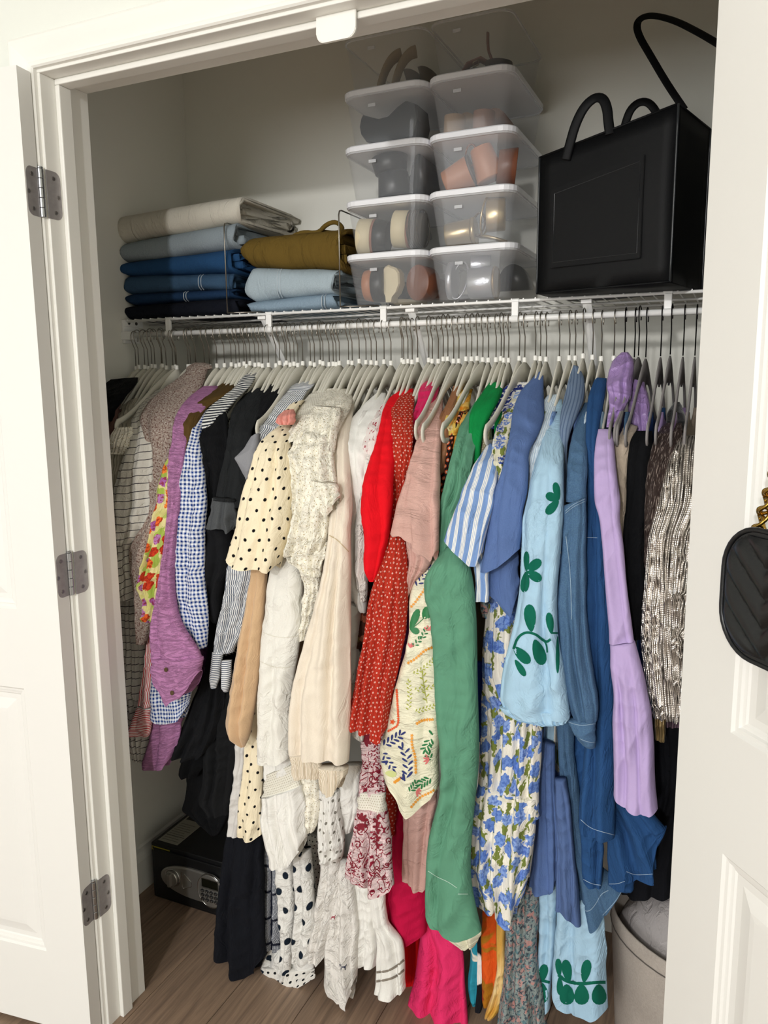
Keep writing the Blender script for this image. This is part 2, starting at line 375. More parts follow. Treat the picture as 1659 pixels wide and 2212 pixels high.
# ---------------------------------------------------------------- wire shelf with hanging rod
wire = plain('white_coated_wire', 'f3f3f1', .35); nickel = plain('nickel_wire', '9a958c', .28, 1); blackwire = plain('black_nickel_wire', '2b292b', .3, 1)
ZS, YS, ZR, YR = 1.6164, .4927, 1.5795, .4896
sh = empty('wire_shelf', (.67, .49, ZS), label='white wire closet shelf with hanging rod, diagonal braces and end brackets', cat='shelf')
def shp(name, b, m=wire, **k): return obj(name, b, m, sh, (-.67, -.49, -ZS), **k)
x0s, x1s = XL + .004, XR - .004
shp('front_wire', tube(bmesh.new(), [(x0s, YS, ZS), (x1s, YS, ZS)], .0034, 10), smooth=True)
shp('back_wire', tube(bmesh.new(), [(x0s, YB - .006, ZS), (x1s, YB - .006, ZS)], .0034, 10), smooth=True)
for y in (.59, .69): shp('support_wire', tube(bmesh.new(), [(x0s, y, ZS - .0045), (x1s, y, ZS - .0045)], .0026, 8), smooth=True)
b = bmesh.new(); x = x0s + .012; NW = 0
while x < x1s: tube(b, [(x, YS - .004, ZS + .0035), (x, YB - .004, ZS + .0035)], .0017, 6); x += .0254
shp('cross_wires', b, kind='stuff')
shp('hanging_rod', tube(bmesh.new(), [(x0s, YR, ZR), (x1s, YR, ZR)], .0066, 14), smooth=True)
for i in range(6):
    x = -.1272 + .305 * i
    if x > x1s: break
    b = bmesh.new(); box(b, x - .0075, x + .0075, YR - .004, YR + .004, ZR - .004, ZS - .001, .0015); cyl(b, (x, YS, ZS), (1, 0, 0), .0052, .015, 14); cyl(b, (x, YR, ZR), (1, 0, 0), .0082, .015, 16)
    shp('rod_bracket', b)
for x in (.156, .547, .935):
    b = bmesh.new(); p0 = Vector((x, YS + .003, ZS - .008)); p1 = Vector((x, YB - .004, 1.27))
    tube(b, [p0, p1], .009, 4, up=(1, 0, 0), sx=1.0, sy=.35); box(b, x - .011, x + .011, YS - .004, YS + .02, ZS - .012, ZS - .0045, .001)
    box(b, x - .008, x + .008, YB - .006, YB, 1.245, 1.29, .001); shp('brace', b)
b = bmesh.new(); box(b, XL, XL + .012, YS - .01, YS + .062, ZS - .014, ZS + .004, .002); box(b, XL, XL + .036, YR - .012, YR + .012, ZR - .012, ZR + .010, .002); box(b, XL, XL + .009, YR - .008, YR + .05, ZR - .02, ZS, .002)
eb = shp('end_bracket', b)
for y, z in ((YS + .006, ZS - .004), (YS + .034, ZS - .004)): obj('screw', cyl(bmesh.new(), (XL + .0125, y, z), (1, 0, 0), .0045, .003, 14, .001), plain('dark_screw', '5c5a58', .35, 1), eb)
# shelf dividers of thin wire
def divider(x, label):
    d = empty('shelf_divider', (x, .482, ZS + .005), label=label, cat='shelf divider', group='wire dividers on the shelf')
    z1 = 1.838 - ZS - .005
    pts = [(0, 0, .002), (0, 0, z1 - .012), (0, .004, z1 - .003), (0, .014, z1), (0, .25, z1), (0, .262, z1 - .004), (0, .266, z1 - .014), (0, .266, .002)]
    obj('frame', tube(bmesh.new(), pts, .0017, 8), nickel, d, smooth=True)
    obj('base', tube(bmesh.new(), [(0, .0, .002), (.02, .004, .002), (.085, .02, .002), (.085, .25, .002), (0, .266, .002)], .0015, 8), nickel, d, smooth=True)
divider(.0625, 'thin wire divider standing between the two stacks of folded clothes'); divider(.3765, 'thin wire divider between the olive folded trousers and the clear shoe boxes')
# ---------------------------------------------------------------- hangers
ivory = cloth('ivory_flocking', 'd8d5c8', wr=.02, weave=.5, rough=.95); greyf = cloth('grey_flocking', '8d8988', wr=.02, weave=.5, rough=.95)
collar = plain('white_collar_plastic', 'efeee8', .4)
def hanger_body(HWD=.207):
    N = 18; top = []; bot = []
    for i in range(N + 1):
        s = i / N; y = HWD * s
        z = -.006 - .008 * s - .115 * (s * s * (3 - 2 * s)) * .62 - .115 * .38 * s
        w = .044 * max(0, 1 - s * 2.2) ** 1.5 + .0145
        top.append((y, z)); bot.append((y - .002, z - w))
    # rounded tip turning into the lower bar
    yt, zt = top[-1]; tip_o = []; tip_i = []
    for k in range(1, 9):
        a = math.radians(60 - 150 * k / 8); tip_o.append((yt - .012 + .021 * math.cos(a), zt - .019 + .0215 * math.sin(a))); tip_i.append((yt - .014 + .0095 * math.cos(a), zt - .020 + .0105 * math.sin(a)))
    outer = top + tip_o + [(.07, zt - .0415), (0, zt - .0415)]; inner = bot + tip_i + [(.07, zt - .0315), (0, zt - .0315)]
    full_o = outer + [(-y, z) for y, z in outer[-2:0:-1]]; full_i = inner + [(-y, z) for y, z in inner[-2:0:-1]]
    b = bmesh.new(); T = .0026; R4 = []
    for o_, i_ in zip(full_o, full_i):
        m = ((o_[0] + i_[0]) / 2, (o_[1] + i_[1]) / 2)
        R4.append([b.verts.new((x, y, z)) for x, (y, z) in ((-T * .6, o_), (T * .6, o_), (T, m), (T * .6, i_), (-T * .6, i_), (-T, m))])
    n = len(R4)
    for i in range(n):
        A, B = R4[i], R4[(i + 1) % n]
        for k in range(6): b.faces.new((A[k], B[k], B[(k + 1) % 6], A[(k + 1) % 6]))
    me = bpy.data.meshes.new('body'); b.to_mesh(me); b.free(); me.polygons.foreach_set('use_smooth', [True] * len(me.polygons)); return me
HB = hanger_body(.207); HBV = hanger_body(.226)
def hook_mesh():
    # local origin at the neck top; the rod centre lies at z = HK
    HK = .086 + .0; r = .0125; pts = [(0, 0, -.004), (0, 0, .045)]
    pts += [(0, -.004, .052), (0, -.0105, .064), (0, -.0138, HK - .012)]
    for k in range(9):
        a = math.radians(195 - 205 * k / 8); pts.append((0, r * 1.1 * math.cos(a), HK - .006 + r * 1.05 * math.sin(a)))
    pts += [(0, .0135, HK - .014), (0, .0125, HK - .02)]
    b = tube(bmesh.new(), pts, .00125, 6); me = bpy.data.meshes.new('hook'); b.to_mesh(me); b.free(); me.polygons.foreach_set('use_smooth', [True] * len(me.polygons)); return me
HKM = hook_mesh(); b = cyl(bmesh.new(), (0, 0, -.003), (0, 0, 1), .0048, .011, 10, .001); CLM = bpy.data.meshes.new('collar'); b.to_mesh(CLM); b.free()
HA = [291, 299, 312, 317, 325, 333, 345, 350, 358, 368, 375, 381, 402, 408, 418, 438, 448, 468, 484, 496, 505, 514, 523, 529, 537, 550, 560, 567, 580, 592, 602, 612, 616, 627, 635, 643, 653, 668, 677, 689, 697, 709, 720, 727, 734, 750, 761, 777, 790, 803, 811, 827, 844, 866, 874, 890]
HBX = [868, 876, 891, 900, 925, 934, 949, 957, 966, 981, 993, 1006, 1019, 1031, 1043, 1055, 1071, 1082, 1091, 1099, 1122, 1135, 1157, 1168, 1181, 1211, 1233, 1244, 1262, 1282, 1302, 1330, 1353, 1374, 1382, 1399, 1431, 1452, 1480, 1506]
us = sorted(HA[:-2] + HBX); HANG = []
for i, u in enumerate(us):
    x = at(u, 722 - .0402 * (u - 285), YR)[0]
    if HANG and x - HANG[-1][0] < .0078: x = HANG[-1][0] + .0078
    HANG.append([x, u, None])
def build_hangers():
    n = len(HANG)
    for i, (x, u, who) in enumerate(HANG):
        grey = u > 1345
        h = empty('clothes_hanger', (x, YR + random.uniform(-.006, .006), ZR - .080 + random.uniform(-.004, .003)), (0, 0, math.radians(random.uniform(-4, 4))), cat='hanger', group='hangers on the closet rod')
        colr = 'grey' if grey else 'ivory'
        nth = i + 1
        def ordn(k): return '%d%s' % (k, 'th' if 10 <= k % 100 <= 20 else {1: 'st', 2: 'nd', 3: 'rd'}.get(k % 10, 'th'))
        if who: h['label'] = '%s velvet hanger that carries the %s' % (colr, who)
        else: h['label'] = '%s velvet hanger, %s' % (colr, (ordn(nth) + ' hook from the left end of the rod') if nth <= n / 2 else (ordn(n - nth + 1) + ' hook from the right end of the rod'))
        vis = min(abs(x - q) for q in TIPS) < .006; o = obj('body', HBV if vis else (HB if grey else HBS), None, h); o.material_slots[0].link = 'OBJECT' if o.material_slots else 'DATA'
        o.material_slots[0].link = 'OBJECT'; o.material_slots[0].material = greyf if grey else ivory
        o = obj('hook', HKM, None, h)
        o.material_slots[0].link = 'OBJECT'; o.material_slots[0].material = blackwire if grey else nickel
        if not grey: obj('collar', CLM, collar, h)
HB.materials.append(None); HBS = hanger_body(.152); HBS.materials.append(None); HBV.materials.append(None); HKM.materials.append(None)
TIPS = [at(u, v, y)[0] for u, v, y in ((247, 905, .262), (266, 900, .262), (372, 900, .262), (548, 905, .262), (880, 945, .262), (889, 945, .262), (960, 945, .262), (905, 905, .262), (1070, 905, .262), (1318, 960, .262), (1298, 930, .262))]
# ---------------------------------------------------------------- clear shoe boxes
t = NT('clear_box_plastic'); clear = t.fin((.62, .64, .67), .06, 0, **{'Alpha': .11, 'IOR': 1.45, 'Specular IOR Level': .8})
t = NT('clear_box_rim'); clearrim = t.fin((.8, .82, .85), .12, 0, **{'Alpha': .5, 'IOR': 1.45})
lidm = plain('white_lid_plastic', 'eff0f4', .4); 
LBY = .483; LDP = .296
def shoe_box(x0, x1, z, label, group, lid=True, yoff=0):
    W = x1 - x0; H = .1155; root = empty('shoe_box', ((x0 + x1) / 2, LBY + yoff, z), label=label, cat='storage box', group=group)
    b = bmesh.new(); cy = LDP / 2
    def ring(w, d, r, z): return [(x, y + cy, z) for x, y in rrect(w, d, r, 5)]
    tk = .0012
    out = [ring(W - .042, LDP - .042, .022, .001), ring(W - .036, LDP - .036, .025, .004), ring(W - .008, LDP - .01, .03, H - .016)]
    inn = [ring(W - .010, LDP - .012, .029, H - .016), ring(W - .038, LDP - .038, .024, .0055)]
    loft(b, out + inn); obj('bin', b, clear, root, smooth=False)
    b = bmesh.new(); loft(b, [ring(W - .008, LDP - .01, .03, H - .0165), ring(W - .003, LDP - .004, .032, H - .0160), ring(W - .003, LDP - .004, .032, H - .012), ring(W - .008, LDP - .01, .03, H - .012)], False, False)
    obj('rim', b, clearrim, root)
    if lid:
        b = bmesh.new(); loft(b, [ring(W + .001, LDP + .001, .034, H - .0125), ring(W + .002, LDP + .002, .034, H - .003), ring(W - .002, LDP - .002, .033, H - .0005), ring(W - .016, LDP - .016, .028, H - .0006), ring(W - .020, LDP - .02, .026, H - .003)], True, True)
        obj('lid', b, lidm, root)
    b = bmesh.new(); box(b, -.014, .004, -.0012, .0012, H - .040, H - .033, .0008); obj('moulded_mark', b, clearrim, root, (-.02, .004, 0))
    return root
ZB0 = ZS + .006
BL = ['tan and black block heels', 'cream wooden heels', 'black ankle boots', 'flat black leather shoes', 'rope soled sandals']
BR = ['silver platform sandals', 'gold block heel sandals', 'tan leather mules', 'pale suede block heels', 'brown strappy sandals']
pos = ['bottom of the', 'second from bottom of the', 'middle of the', 'second from top of the', 'top of the']
for i in range(5):
    z = ZB0 + .1158 * i
    shoe_box(.384, .5855, z, 'clear lidded box of %s, %s left column' % (BL[i], pos[i]), 'clear shoe boxes stacked on the shelf', lid=i < 4)
    shoe_box(.588, .7875 - .004 * i, z, 'clear lidded box of %s, %s right column' % (BR[i], pos[i]), 'clear shoe boxes stacked on the shelf', lid=i < 4)
# shoes inside: block heel, sole and bands, built where they lie
def heel(b, c, ax, r0, r1, h, n=28, sy=1.0, up=(0, 0, 1)): 
    ax = Vector(ax).normalized(); c = Vector(c)
    tube(b, [c, c + ax * h * .03, c + ax * h * .97, c + ax * h], [r0 * .96, r0, r1, r1 * .96], n, sx=1, sy=sy, up=up); return b
def strap(pts, w, t_, up): return tube(bmesh.new(), pts, w, 10, sx=1, sy=t_ / w, up=up)
def sole(c, d, up, L=.19, w=.034, th=.009):
    """shoe sole: footprint outline extruded; c heel end, d forward, up normal"""
    d = Vector(d).normalized(); up = Vector(up).normalized(); s = d.cross(up); c = Vector(c); pr = []
    for k in range(24):
        a = 2 * math.pi * k / 24; x = (1 - math.cos(a)) / 2; wd_ = w * (.78 + .28 * math.sin(x * 5.2 - 1.4)); pr.append((x * L, wd_ * math.sin(a)))
    b = bmesh.new(); loft(b, [[c + d * x + s * y - up * th / 2 for x, y in pr], [c + d * x * .998 + s * y * 1.02 for x, y in pr], [c + d * x + s * y + up * th / 2 for x, y in pr]]); return b
def vamp(c, d, up, L=.19, w=.036, x0=.45, x1=.98, h=.045, open_=False):
    d = Vector(d).normalized(); up = Vector(up).normalized(); s = d.cross(up); c = Vector(c); loops = []
    for i in range(9):
        x = x0 + (x1 - x0) * i / 8; wd_ = w * (.78 + .28 * math.sin(x * 5.2 - 1.4)) * (1 if x < .85 else max(.2, 1 - (x - .85) * 5)); hh = h * (1 - (i / 8) ** 2 * .75)
        loops.append([c + d * x * L + s * wd_ * 1.05 * math.cos(a) + up * hh * math.sin(a) for a in np.linspace(0, math.pi, 12)])
    b = bmesh.new(); loft(b, loops, True, True); return b
def shoe_root(x, z, label, cat='shoe', group=None): return empty('shoe', (x, .56, z), label=label, cat=cat, group=group)
def sp(root, name, b, m, smooth=True): return obj(name, b, m, root, (-root.location[0], -root.location[1], -root.location[2]), smooth=smooth)
tanl = plain('tan_leather', 'b0714a', .45, bump=.1); creaml = plain('cream_leather', 'd9ccab', .55, bump=.1); blackl = plain('black_shoe_leather', '16181b', .4, bump=.1)
brownl = plain('brown_leather', '7a4a35', .4, bump=.1); gold = plain('gold_leather', 'b9a583', .28, .8, bump=.2, bs=30); silver = plain('silver_leather', 'b9bac0', .3, .8, bump=.5, bs=220)
suede = plain('pale_suede', 'b59a80', .9, bump=.2, bs=300); rope = plain('rope_sole', 'a08c6c', .9, bump=.8, bs=260); coral = plain('sole_edge', '9a6a58', .6); ribk = plain('ribbed_sole', '4a443a', .8)
def zb(i): return ZB0 + .1158 * i + .006
G_ = 'shoes in the clear boxes'
# left column, bottom
z = zb(0)
r = shoe_root(.44, z, 'tan and black rounded heel shoe lying at the left in the bottom box', group=G_)
sp(r, 'heel', heel(bmesh.new(), (.413, .545, z + .046), (1, .1, 0), .034, .038, .022), tanl); sp(r, 'heel_cover', heel(bmesh.new(), (.435, .547, z + .046), (1, .1, 0), .039, .040, .03), blackl)
sp(r, 'upper', vamp((.45, .59, z + .02), (0, 1, .05), (-.3, 0, 1)), blackl)
r = shoe_root(.49, z, 'cream rounded heel with pointed tab standing in the bottom box', group=G_)
pr = [(0, .088), (.006, .084), (.018, .08), (.026, .07), (.028, .045), (.02, .026), (.010, .016), (.007, .004), (-.007, .004), (-.008, .018), (-.016, .034), (-.02, .056), (-.018, .076), (-.008, .085)]
b = bmesh.new(); loft(b, [[(.478 + x * .9, .527, z + y * .95) for x, y in pr], [(.478 + x * 1.0, .532, z + y) for x, y in pr], [(.478 + x, .560, z + y) for x, y in pr]]); sp(r, 'heel', b, creaml, False)
sp(r, 'sole', sole((.478, .56, z + .01), (0, 1, .05), (0, 0, 1)), creaml)
r = shoe_root(.54, z, 'brown rounded leather heel at the right in the bottom box', group=G_)
sp(r, 'heel', heel(bmesh.new(), (.545, .540, z + .045), (.25, 1, 0), .040, .038, .05, sy=.8), brownl); sp(r, 'upper', vamp((.545, .59, z + .02), (0, 1, .05), (0, 0, 1)), brownl)
# left column, second
z = zb(1)
for k, (xa, zo, nm) in enumerate(((.412, .04, 'left'), (.500, .05, 'right'))):
    r = shoe_root(xa, z, 'cream wooden heel of a black clog, %s one of the second box' % nm, group=G_)
    sp(r, 'heel', heel(bmesh.new(), (xa - .008, .535, z + zo), (1, .15, -.1), .040, .041, .034), creaml)
    sp(r, 'heel_edge', heel(bmesh.new(), (xa + .026, .540, z + zo - .003), (1, .15, -.1), .041, .041, .005), coral)
    sp(r, 'upper', heel(bmesh.new(), (xa + .031, .541, z + zo - .003), (1, .15, -.1), .040, .036, .03), blackl if k == 0 else ribk)
    if k:
        for j in range(6): sp(r, 'rib', tube(bmesh.new(), [(xa + .034 + .005 * j, .541 + .041 * math.cos(a), z + zo - .003 + .041 * math.sin(a)) for a in np.linspace(0, 2 * math.pi, 20)[:-1]], .0017, 6, closed=True), ribk)
r = shoe_root(.455, z, 'black leather upper lying between the cream heels', group=G_); sp(r, 'upper', vamp((.47, .56, z + .015), (.05, 1, .25), (0, 0, 1), h=.07, w=.045), blackl)
# left column, third: ankle boots
z = zb(2)
r = shoe_root(.49, z, 'black ankle boot with chunky heel in the middle left box', cat='boot', group=G_)
sp(r, 'heel', heel(bmesh.new(), (.475, .545, z + .092), (.12, 0, -1), .042, .036, .035), blackl)
sp(r, 'shaft', heel(bmesh.new(), (.482, .55, z + .058), (.12, .02, -1), .034, .04, .052), plain('black_boot_leather', '22252a', .35, bump=.2)); sp(r, 'upper', vamp((.50, .57, z + .02), (.1, 1, .05), (0, 0, 1), h=.07, w=.045), blackl)
r = shoe_root(.535, z, 'second black ankle boot at the right of the middle left box', cat='boot', group=G_); sp(r, 'upper', vamp((.54, .56, z + .012), (0, 1, .05), (0, 0, 1), h=.085, w=.04, x0=0), blackl)
# left column, fourth
z = zb(3); dkg = plain('dark_grey_leather', '2e3438', .45, bump=.1)
r = shoe_root(.46, z, 'dark grey leather shoe lying on its side in the fourth left box', group=G_)
pr = [(.412, .030), (.409, .045), (.413, .062), (.418, .070), (.440, .062), (.458, .056), (.482, .058), (.505, .075), (.525, .085), (.548, .075), (.553, .04), (.545, .008), (.49, .004), (.445, .006), (.424, .014)]
b = bmesh.new(); loft(b, [[(.48 + (x - .48) * .96, .525, z + .04 + (y - .04) * .95) for x, y in pr], [(x, .532, z + y) for x, y in pr], [(x, .60, z + y) for x, y in pr]]); sp(r, 'upper', b, dkg, False)
sp(r, 'sole', sole((.53, .56, z + .01), (0, 1, .0), (0, 0, 1)), blackl)
# left column, top: rope soled sandals on edge
z = zb(4)
for k, xa in enumerate((.452, .488)):
    r = shoe_root(xa, z, 'rope soled sandal standing on edge, %s one of the top left box' % ('left', 'right')[k], cat='sandal', group=G_)
    pts = [(xa + .012 * s_ + .03 * s_ * s_, .545 + .03 * s_, z + .002 + .083 * math.sin(s_ * 1.5)) for s_ in np.linspace(0, 1, 10)]
    sp(r, 'sole', tube(bmesh.new(), pts, .012, 10, sx=.55, sy=1.2, up=(1, 0, -.2)), rope)
    sp(r, 'upper', vamp((xa + .02, .56, z + .035), (.1, 1, .1), (1, 0, .3), h=.03), plain('taupe_cloth', '6e6355', .9))
# right column
z = zb(0)
r = shoe_root(.64, z, 'silver sandal with open strap loop at the left of the bottom box', cat='sandal', group=G_)
sp(r, 'heel', heel(bmesh.new(), (.622, .54, z + .044), (1, .1, -.03), .040, .042, .014), silver)
sp(r, 'strap', tube(bmesh.new(), [(.648 + .018 * math.cos(a) + .004 * math.sin(a), .535 + .012 * math.sin(a), z + .043 + .041 * math.sin(a)) for a in np.linspace(0, 2 * math.pi, 30)[:-1]], .0022, 6, closed=True), silver)
sp(r, 'sole', sole((.64, .56, z + .01), (0, 1, .05), (-.2, 0, 1)), silver)
r = shoe_root(.70, z, 'silver crackled block heel lying at the right of the bottom box', cat='sandal', group=G_)
sp(r, 'heel', heel(bmesh.new(), (.672, .540, z + .036), (1, .05, -.02), .034, .035, .055), silver); sp(r, 'heel_tip', heel(bmesh.new(), (.727, .543, z + .035), (1, .05, 0), .035, .034, .005), plain('gold_edge', '8d7450', .4, .7))
sp(r, 'toe_band', heel(bmesh.new(), (.665, .56, z + .078), (1, .3, 0), .022, .02, .045), silver); sp(r, 'upper', vamp((.735, .57, z + .02), (0, 1, .1), (0, 0, 1), h=.06), blackl)
z = zb(1)
r = shoe_root(.65, z, 'gold block heel sandal lying at the left of the second box', cat='sandal', group=G_)
sp(r, 'heel', heel(bmesh.new(), (.615, .54, z + .026), (1, .1, .08), .026, .028, .058), gold); sp(r, 'heel_top', heel(bmesh.new(), (.673, .546, z + .031), (1, .1, .08), .030, .030, .009), gold)
sp(r, 'strap', tube(bmesh.new(), [(.688 + .014 * math.cos(a), .545 + .01 * math.sin(a), z + .045 + .026 * math.sin(a)) for a in np.linspace(0, 2 * math.pi, 24)[:-1]], .0022, 6, closed=True), plain('dark_taupe_leather', '5b4a3e', .5))
r = shoe_root(.73, z, 'gold sandal with wide toe strap standing at the right of the second box', cat='sandal', group=G_)
sp(r, 'heel', heel(bmesh.new(), (.706, .545, z + .062), (1, .2, 0), .036, .034, .04, sy=.7), gold); sp(r, 'heel_edge', tube(bmesh.new(), [(.703 + .006 * math.sin(a), .545 + .028 * math.cos(a), z + .060 + .038 * math.sin(a)) for a in np.linspace(0, 2 * math.pi, 26)[:-1]], .0025, 6, closed=True), gold)
sp(r, 'toe_strap', strap([(.69, .55, z + .02), (.71, .54, z + .016), (.73, .54, z + .010), (.75, .55, z + .004)], .012, .004, (0, -1, 0)), gold)
z = zb(2)
r = shoe_root(.64, z, 'tan leather mule heel lying at the left of the middle box', group=G_)
sp(r, 'heel', heel(bmesh.new(), (.612, .54, z + .020), (1, .1, .38), .026, .034, .062), tanl); sp(r, 'sole_edge', heel(bmesh.new(), (.668, .547, z + .042), (1, .1, .38), .035, .035, .006), plain('dark_sole', '3a2a24', .5))
r = shoe_root(.71, z, 'tan leather mule heel tipped upright at the right of the middle box', group=G_)
sp(r, 'heel', heel(bmesh.new(), (.692, .54, z + .085), (.35, .1, -1), .024, .032, .07), tanl); sp(r, 'upper', heel(bmesh.new(), (.728, .55, z + .045), (1, .3, -.1), .034, .04, .04), brownl)
sp(r, 'strap', tube(bmesh.new(), [(.672 + .012 * math.cos(a), .536, z + .072 + .022 * math.sin(a)) for a in np.linspace(0, 2 * math.pi, 22)[:-1]], .002, 6, closed=True), brownl)
z = zb(3)
for xa, m_, nm in ((.632, suede, 'beige'), (.698, plain('pink_suede', 'a07c6c', .9, bump=.2, bs=300), 'pink')):
    r = shoe_root(xa, z, 'pale %s suede block heel seen from behind in the fourth right box' % nm, group=G_)
    sp(r, 'heel', heel(bmesh.new(), (xa, .545, z + .001), (0, 0, 1), .026, .024, .042, sy=.8), m_)
    sp(r, 'upper', vamp((xa, .56, z + .04), (0, 1, -.15), (0, 0, 1), h=.04, x0=.3), m_)
z = zb(4)
r = shoe_root(.66, z, 'dark sandal with brown buckle strap lying in the top right box', cat='sandal', group=G_)
sp(r, 'sole', sole((.622, .55, z + .008), (1, .3, 0), (0, 0, 1), L=.10), blackl); sp(r, 'band', strap([(.65, .54, z + .006), (.665, .535, z + .022), (.69, .54, z + .03), (.705, .55, z + .022)], .010, .003, (0, -1, .3)), brownl)
sp(r, 'buckle', tube(bmesh.new(), [(.676, .532, z + .014), (.688, .533, z + .018), (.688, .533, z + .028), (.676, .532, z + .024)], .0016, 6, closed=True), gold)
r = shoe_root(.71, z, 'dark sandal with raised ankle strap at the right of the top right box', cat='sandal', group=G_)
sp(r, 'sole', heel(bmesh.new(), (.725, .56, z + .002), (0, 0, 1), .034, .03, .024, sy=.7), plain('dark_brown_leather', '33251f', .5))
sp(r, 'strap', strap([(.715, .545, z + .022), (.706, .545, z + .045), (.704, .545, z + .062), (.703, .548, z + .082)], .006, .003, (0, -1, 0)), brownl)
# ---------------------------------------------------------------- folded clothes
def bezsmooth(a, it=2):
    a = np.array(a, float)
    for _ in range(it):
        n = [a[0]]
        for p, q in zip(a, a[1:]): n += [.75 * p + .25 * q, .25 * p + .75 * q]
        a = np.array(n + [a[-1]])
    return a
def folded(name, x0, x1, y0, y1, zl0, zr0, zl1, zr1, mat, label, cat, group, seed, layers=3, tilt=0, seam=None, rag=.015):
    """a garment folded around an axis along x: a thick ribbon spiral (front fold rounded), ends show the layers"""
    rg = np.random.default_rng(seed); H = (zl1 - zl0 + zr1 - zr0) / 2; D = y1 - y0
    L = layers; th = 1.0 / (L + .15); path = []
    for k in range(L):                       # serpentine in unit box (y 0..1, z 0..1)
        zc = (k + .5) / L; ys = [.06, .25, .5, .75, .94]
        if k % 2: ys = ys[::-1]
        path += [(y, zc) for y in ys]
    # outer wrap around everything
    path = [(1.0, .5)] + path[::-1] if False else path
    out = [(.98, .12), (.9, .02), (.5, .0), (.1, .02), (.0, .2), (-.02, .5), (.0, .8), (.08, .97), (.5, 1.0), (.9, .98), (1.0, .8)]
    nx = 34; loops = []; sc = bezsmooth(out, 2)
    def ribbon(pts2, half, nxx=nx, shrink=1.0, xo=0):
        b_loops = []
        pts2 = bezsmooth(pts2, 2) if len(pts2) > 4 else np.array(pts2)
        d = np.gradient(pts2, axis=0); d[:, 0] *= D; d[:, 1] *= H; nrm = np.stack([-d[:, 1], d[:, 0]], 1); nrm /= np.linalg.norm(nrm, axis=1)[:, None] + 1e-9
        ph = rg.uniform(0, 6, 6)
        for i in range(nxx + 1):
            s = i / nxx; x = x0 + (x1 - x0) * s + 0
            zlo = zl0 + (zr0 - zl0) * s; zhi = zl1 + (zr1 - zl1) * s
            rnd = min(1, math.sqrt(max(0, 1 - (1 - min(s / .07, 1)) ** 2)) * .25 + .75)
            P3 = []
            for side in (1, -1):
                pp = pts2 + 0; q = np.stack([y0 + pp[:, 0] * D, (pp[:, 1] - .5) * rnd], 1)
                yy = q[:, 0] + nrm[:, 0] * half * side; zz = zlo + (q[:, 1] + .5) * (zhi - zlo) + nrm[:, 1] * half * side
                a = np.arange(len(pp)) / len(pp) * 6
                wob = rag * .22 * (np.sin(a * 1.7 + ph[0] + s * 7) + .6 * np.sin(a * 3.1 + ph[1] + s * 13 + ph[3]) + .35 * np.abs(np.sin(s * 19 + ph[2] + a * 2 + np.sin(s * 40)))) * min(1.0, H / .045)
                yy = yy + wob * .6; zz = zz + wob * .35
                xx = np.full(len(pp), x)
                if i in (0, nxx): xx = xx + rag * .5 * np.sin(a * 2.3 + ph[4]) + xo * (i == nxx) + rg.uniform(-.0012, .0012, len(pp))
                P3.append(np.stack([xx, yy, zz], 1))
            b_loops.append(np.concatenate([P3[0], P3[1][::-1]]))
        return b_loops
    root = empty('folded_' + name, ((x0 + x1) / 2, y0 + D / 2, min(zl0, zr0)), label=label, cat=cat, group=group)
    rl = root.location; lc = (-rl[0], -rl[1], -rl[2])
    hl = min(.0055, H * .1); b = bmesh.new(); loft(b, [[tuple(p) for p in L_] for L_ in ribbon(out, hl)]); w_ = obj('outer_layer', b, mat, root, lc, smooth=True); uvbox(w_)
    inner = []
    for k in range(L):
        zc = .5 + (k - (L - 1) / 2) * .72 / L; pts = [(.06, zc), (.2, zc + .02), (.5, zc), (.8, zc - .02), (.95, zc)]
        if k < L - 1: zn = zc + .72 / L; pts += [(.99, (zc + zn) / 2), (.95, zn - .01)] if k % 2 == 0 else []
        b = bmesh.new(); loft(b, [[tuple(p) for p in L_] for L_ in ribbon(pts, min(.012, H * .38 / L), xo=rg.uniform(-.016, .012))]); q = obj('inner_layer', b, mat, root, lc, smooth=True); uvbox(q)
    if seam is not None:
        xs = x0 + (x1 - x0) * seam; s = seam; zlo = zl0 + (zr0 - zl0) * s; zhi = zl1 + (zr1 - zl1) * s
        for dx in (-.004, .004):
            pts = [(xs + dx + .006 * math.sin(p[1] * 3), y0 + p[0] * D - .0062, zlo + p[1] * (zhi - zlo)) for p in bezsmooth([(.06, .02), (.0, .2), (-.02, .5), (.0, .8), (.06, .98)], 2)]
            obj('seam', tube(bmesh.new(), pts, .0012, 5), stitch, root, lc)
    return root
def uvbox(o):
    me = o.data; uvl = me.uv_layers.new(name='UVMap'); co = np.empty(len(me.vertices) * 3); me.vertices.foreach_get('co', co); co = co.reshape(-1, 3)
    li = np.empty(len(me.loops), int); me.loops.foreach_get('vertex_index', li); uv = np.stack([co[li, 0], co[li, 1] + co[li, 2]], 1); uvl.data.foreach_set('uv', uv.ravel())
stitch = plain('denim_stitching', 'b9c4cc', .9)
def den(name, h, **k): return cloth(name, h, P_blobs(tuple(0 for _ in range(3)), 1) if 0 else None, slub=.14, wr=.3, weave=.6, **k)
FG = 'folded clothes on the shelf'
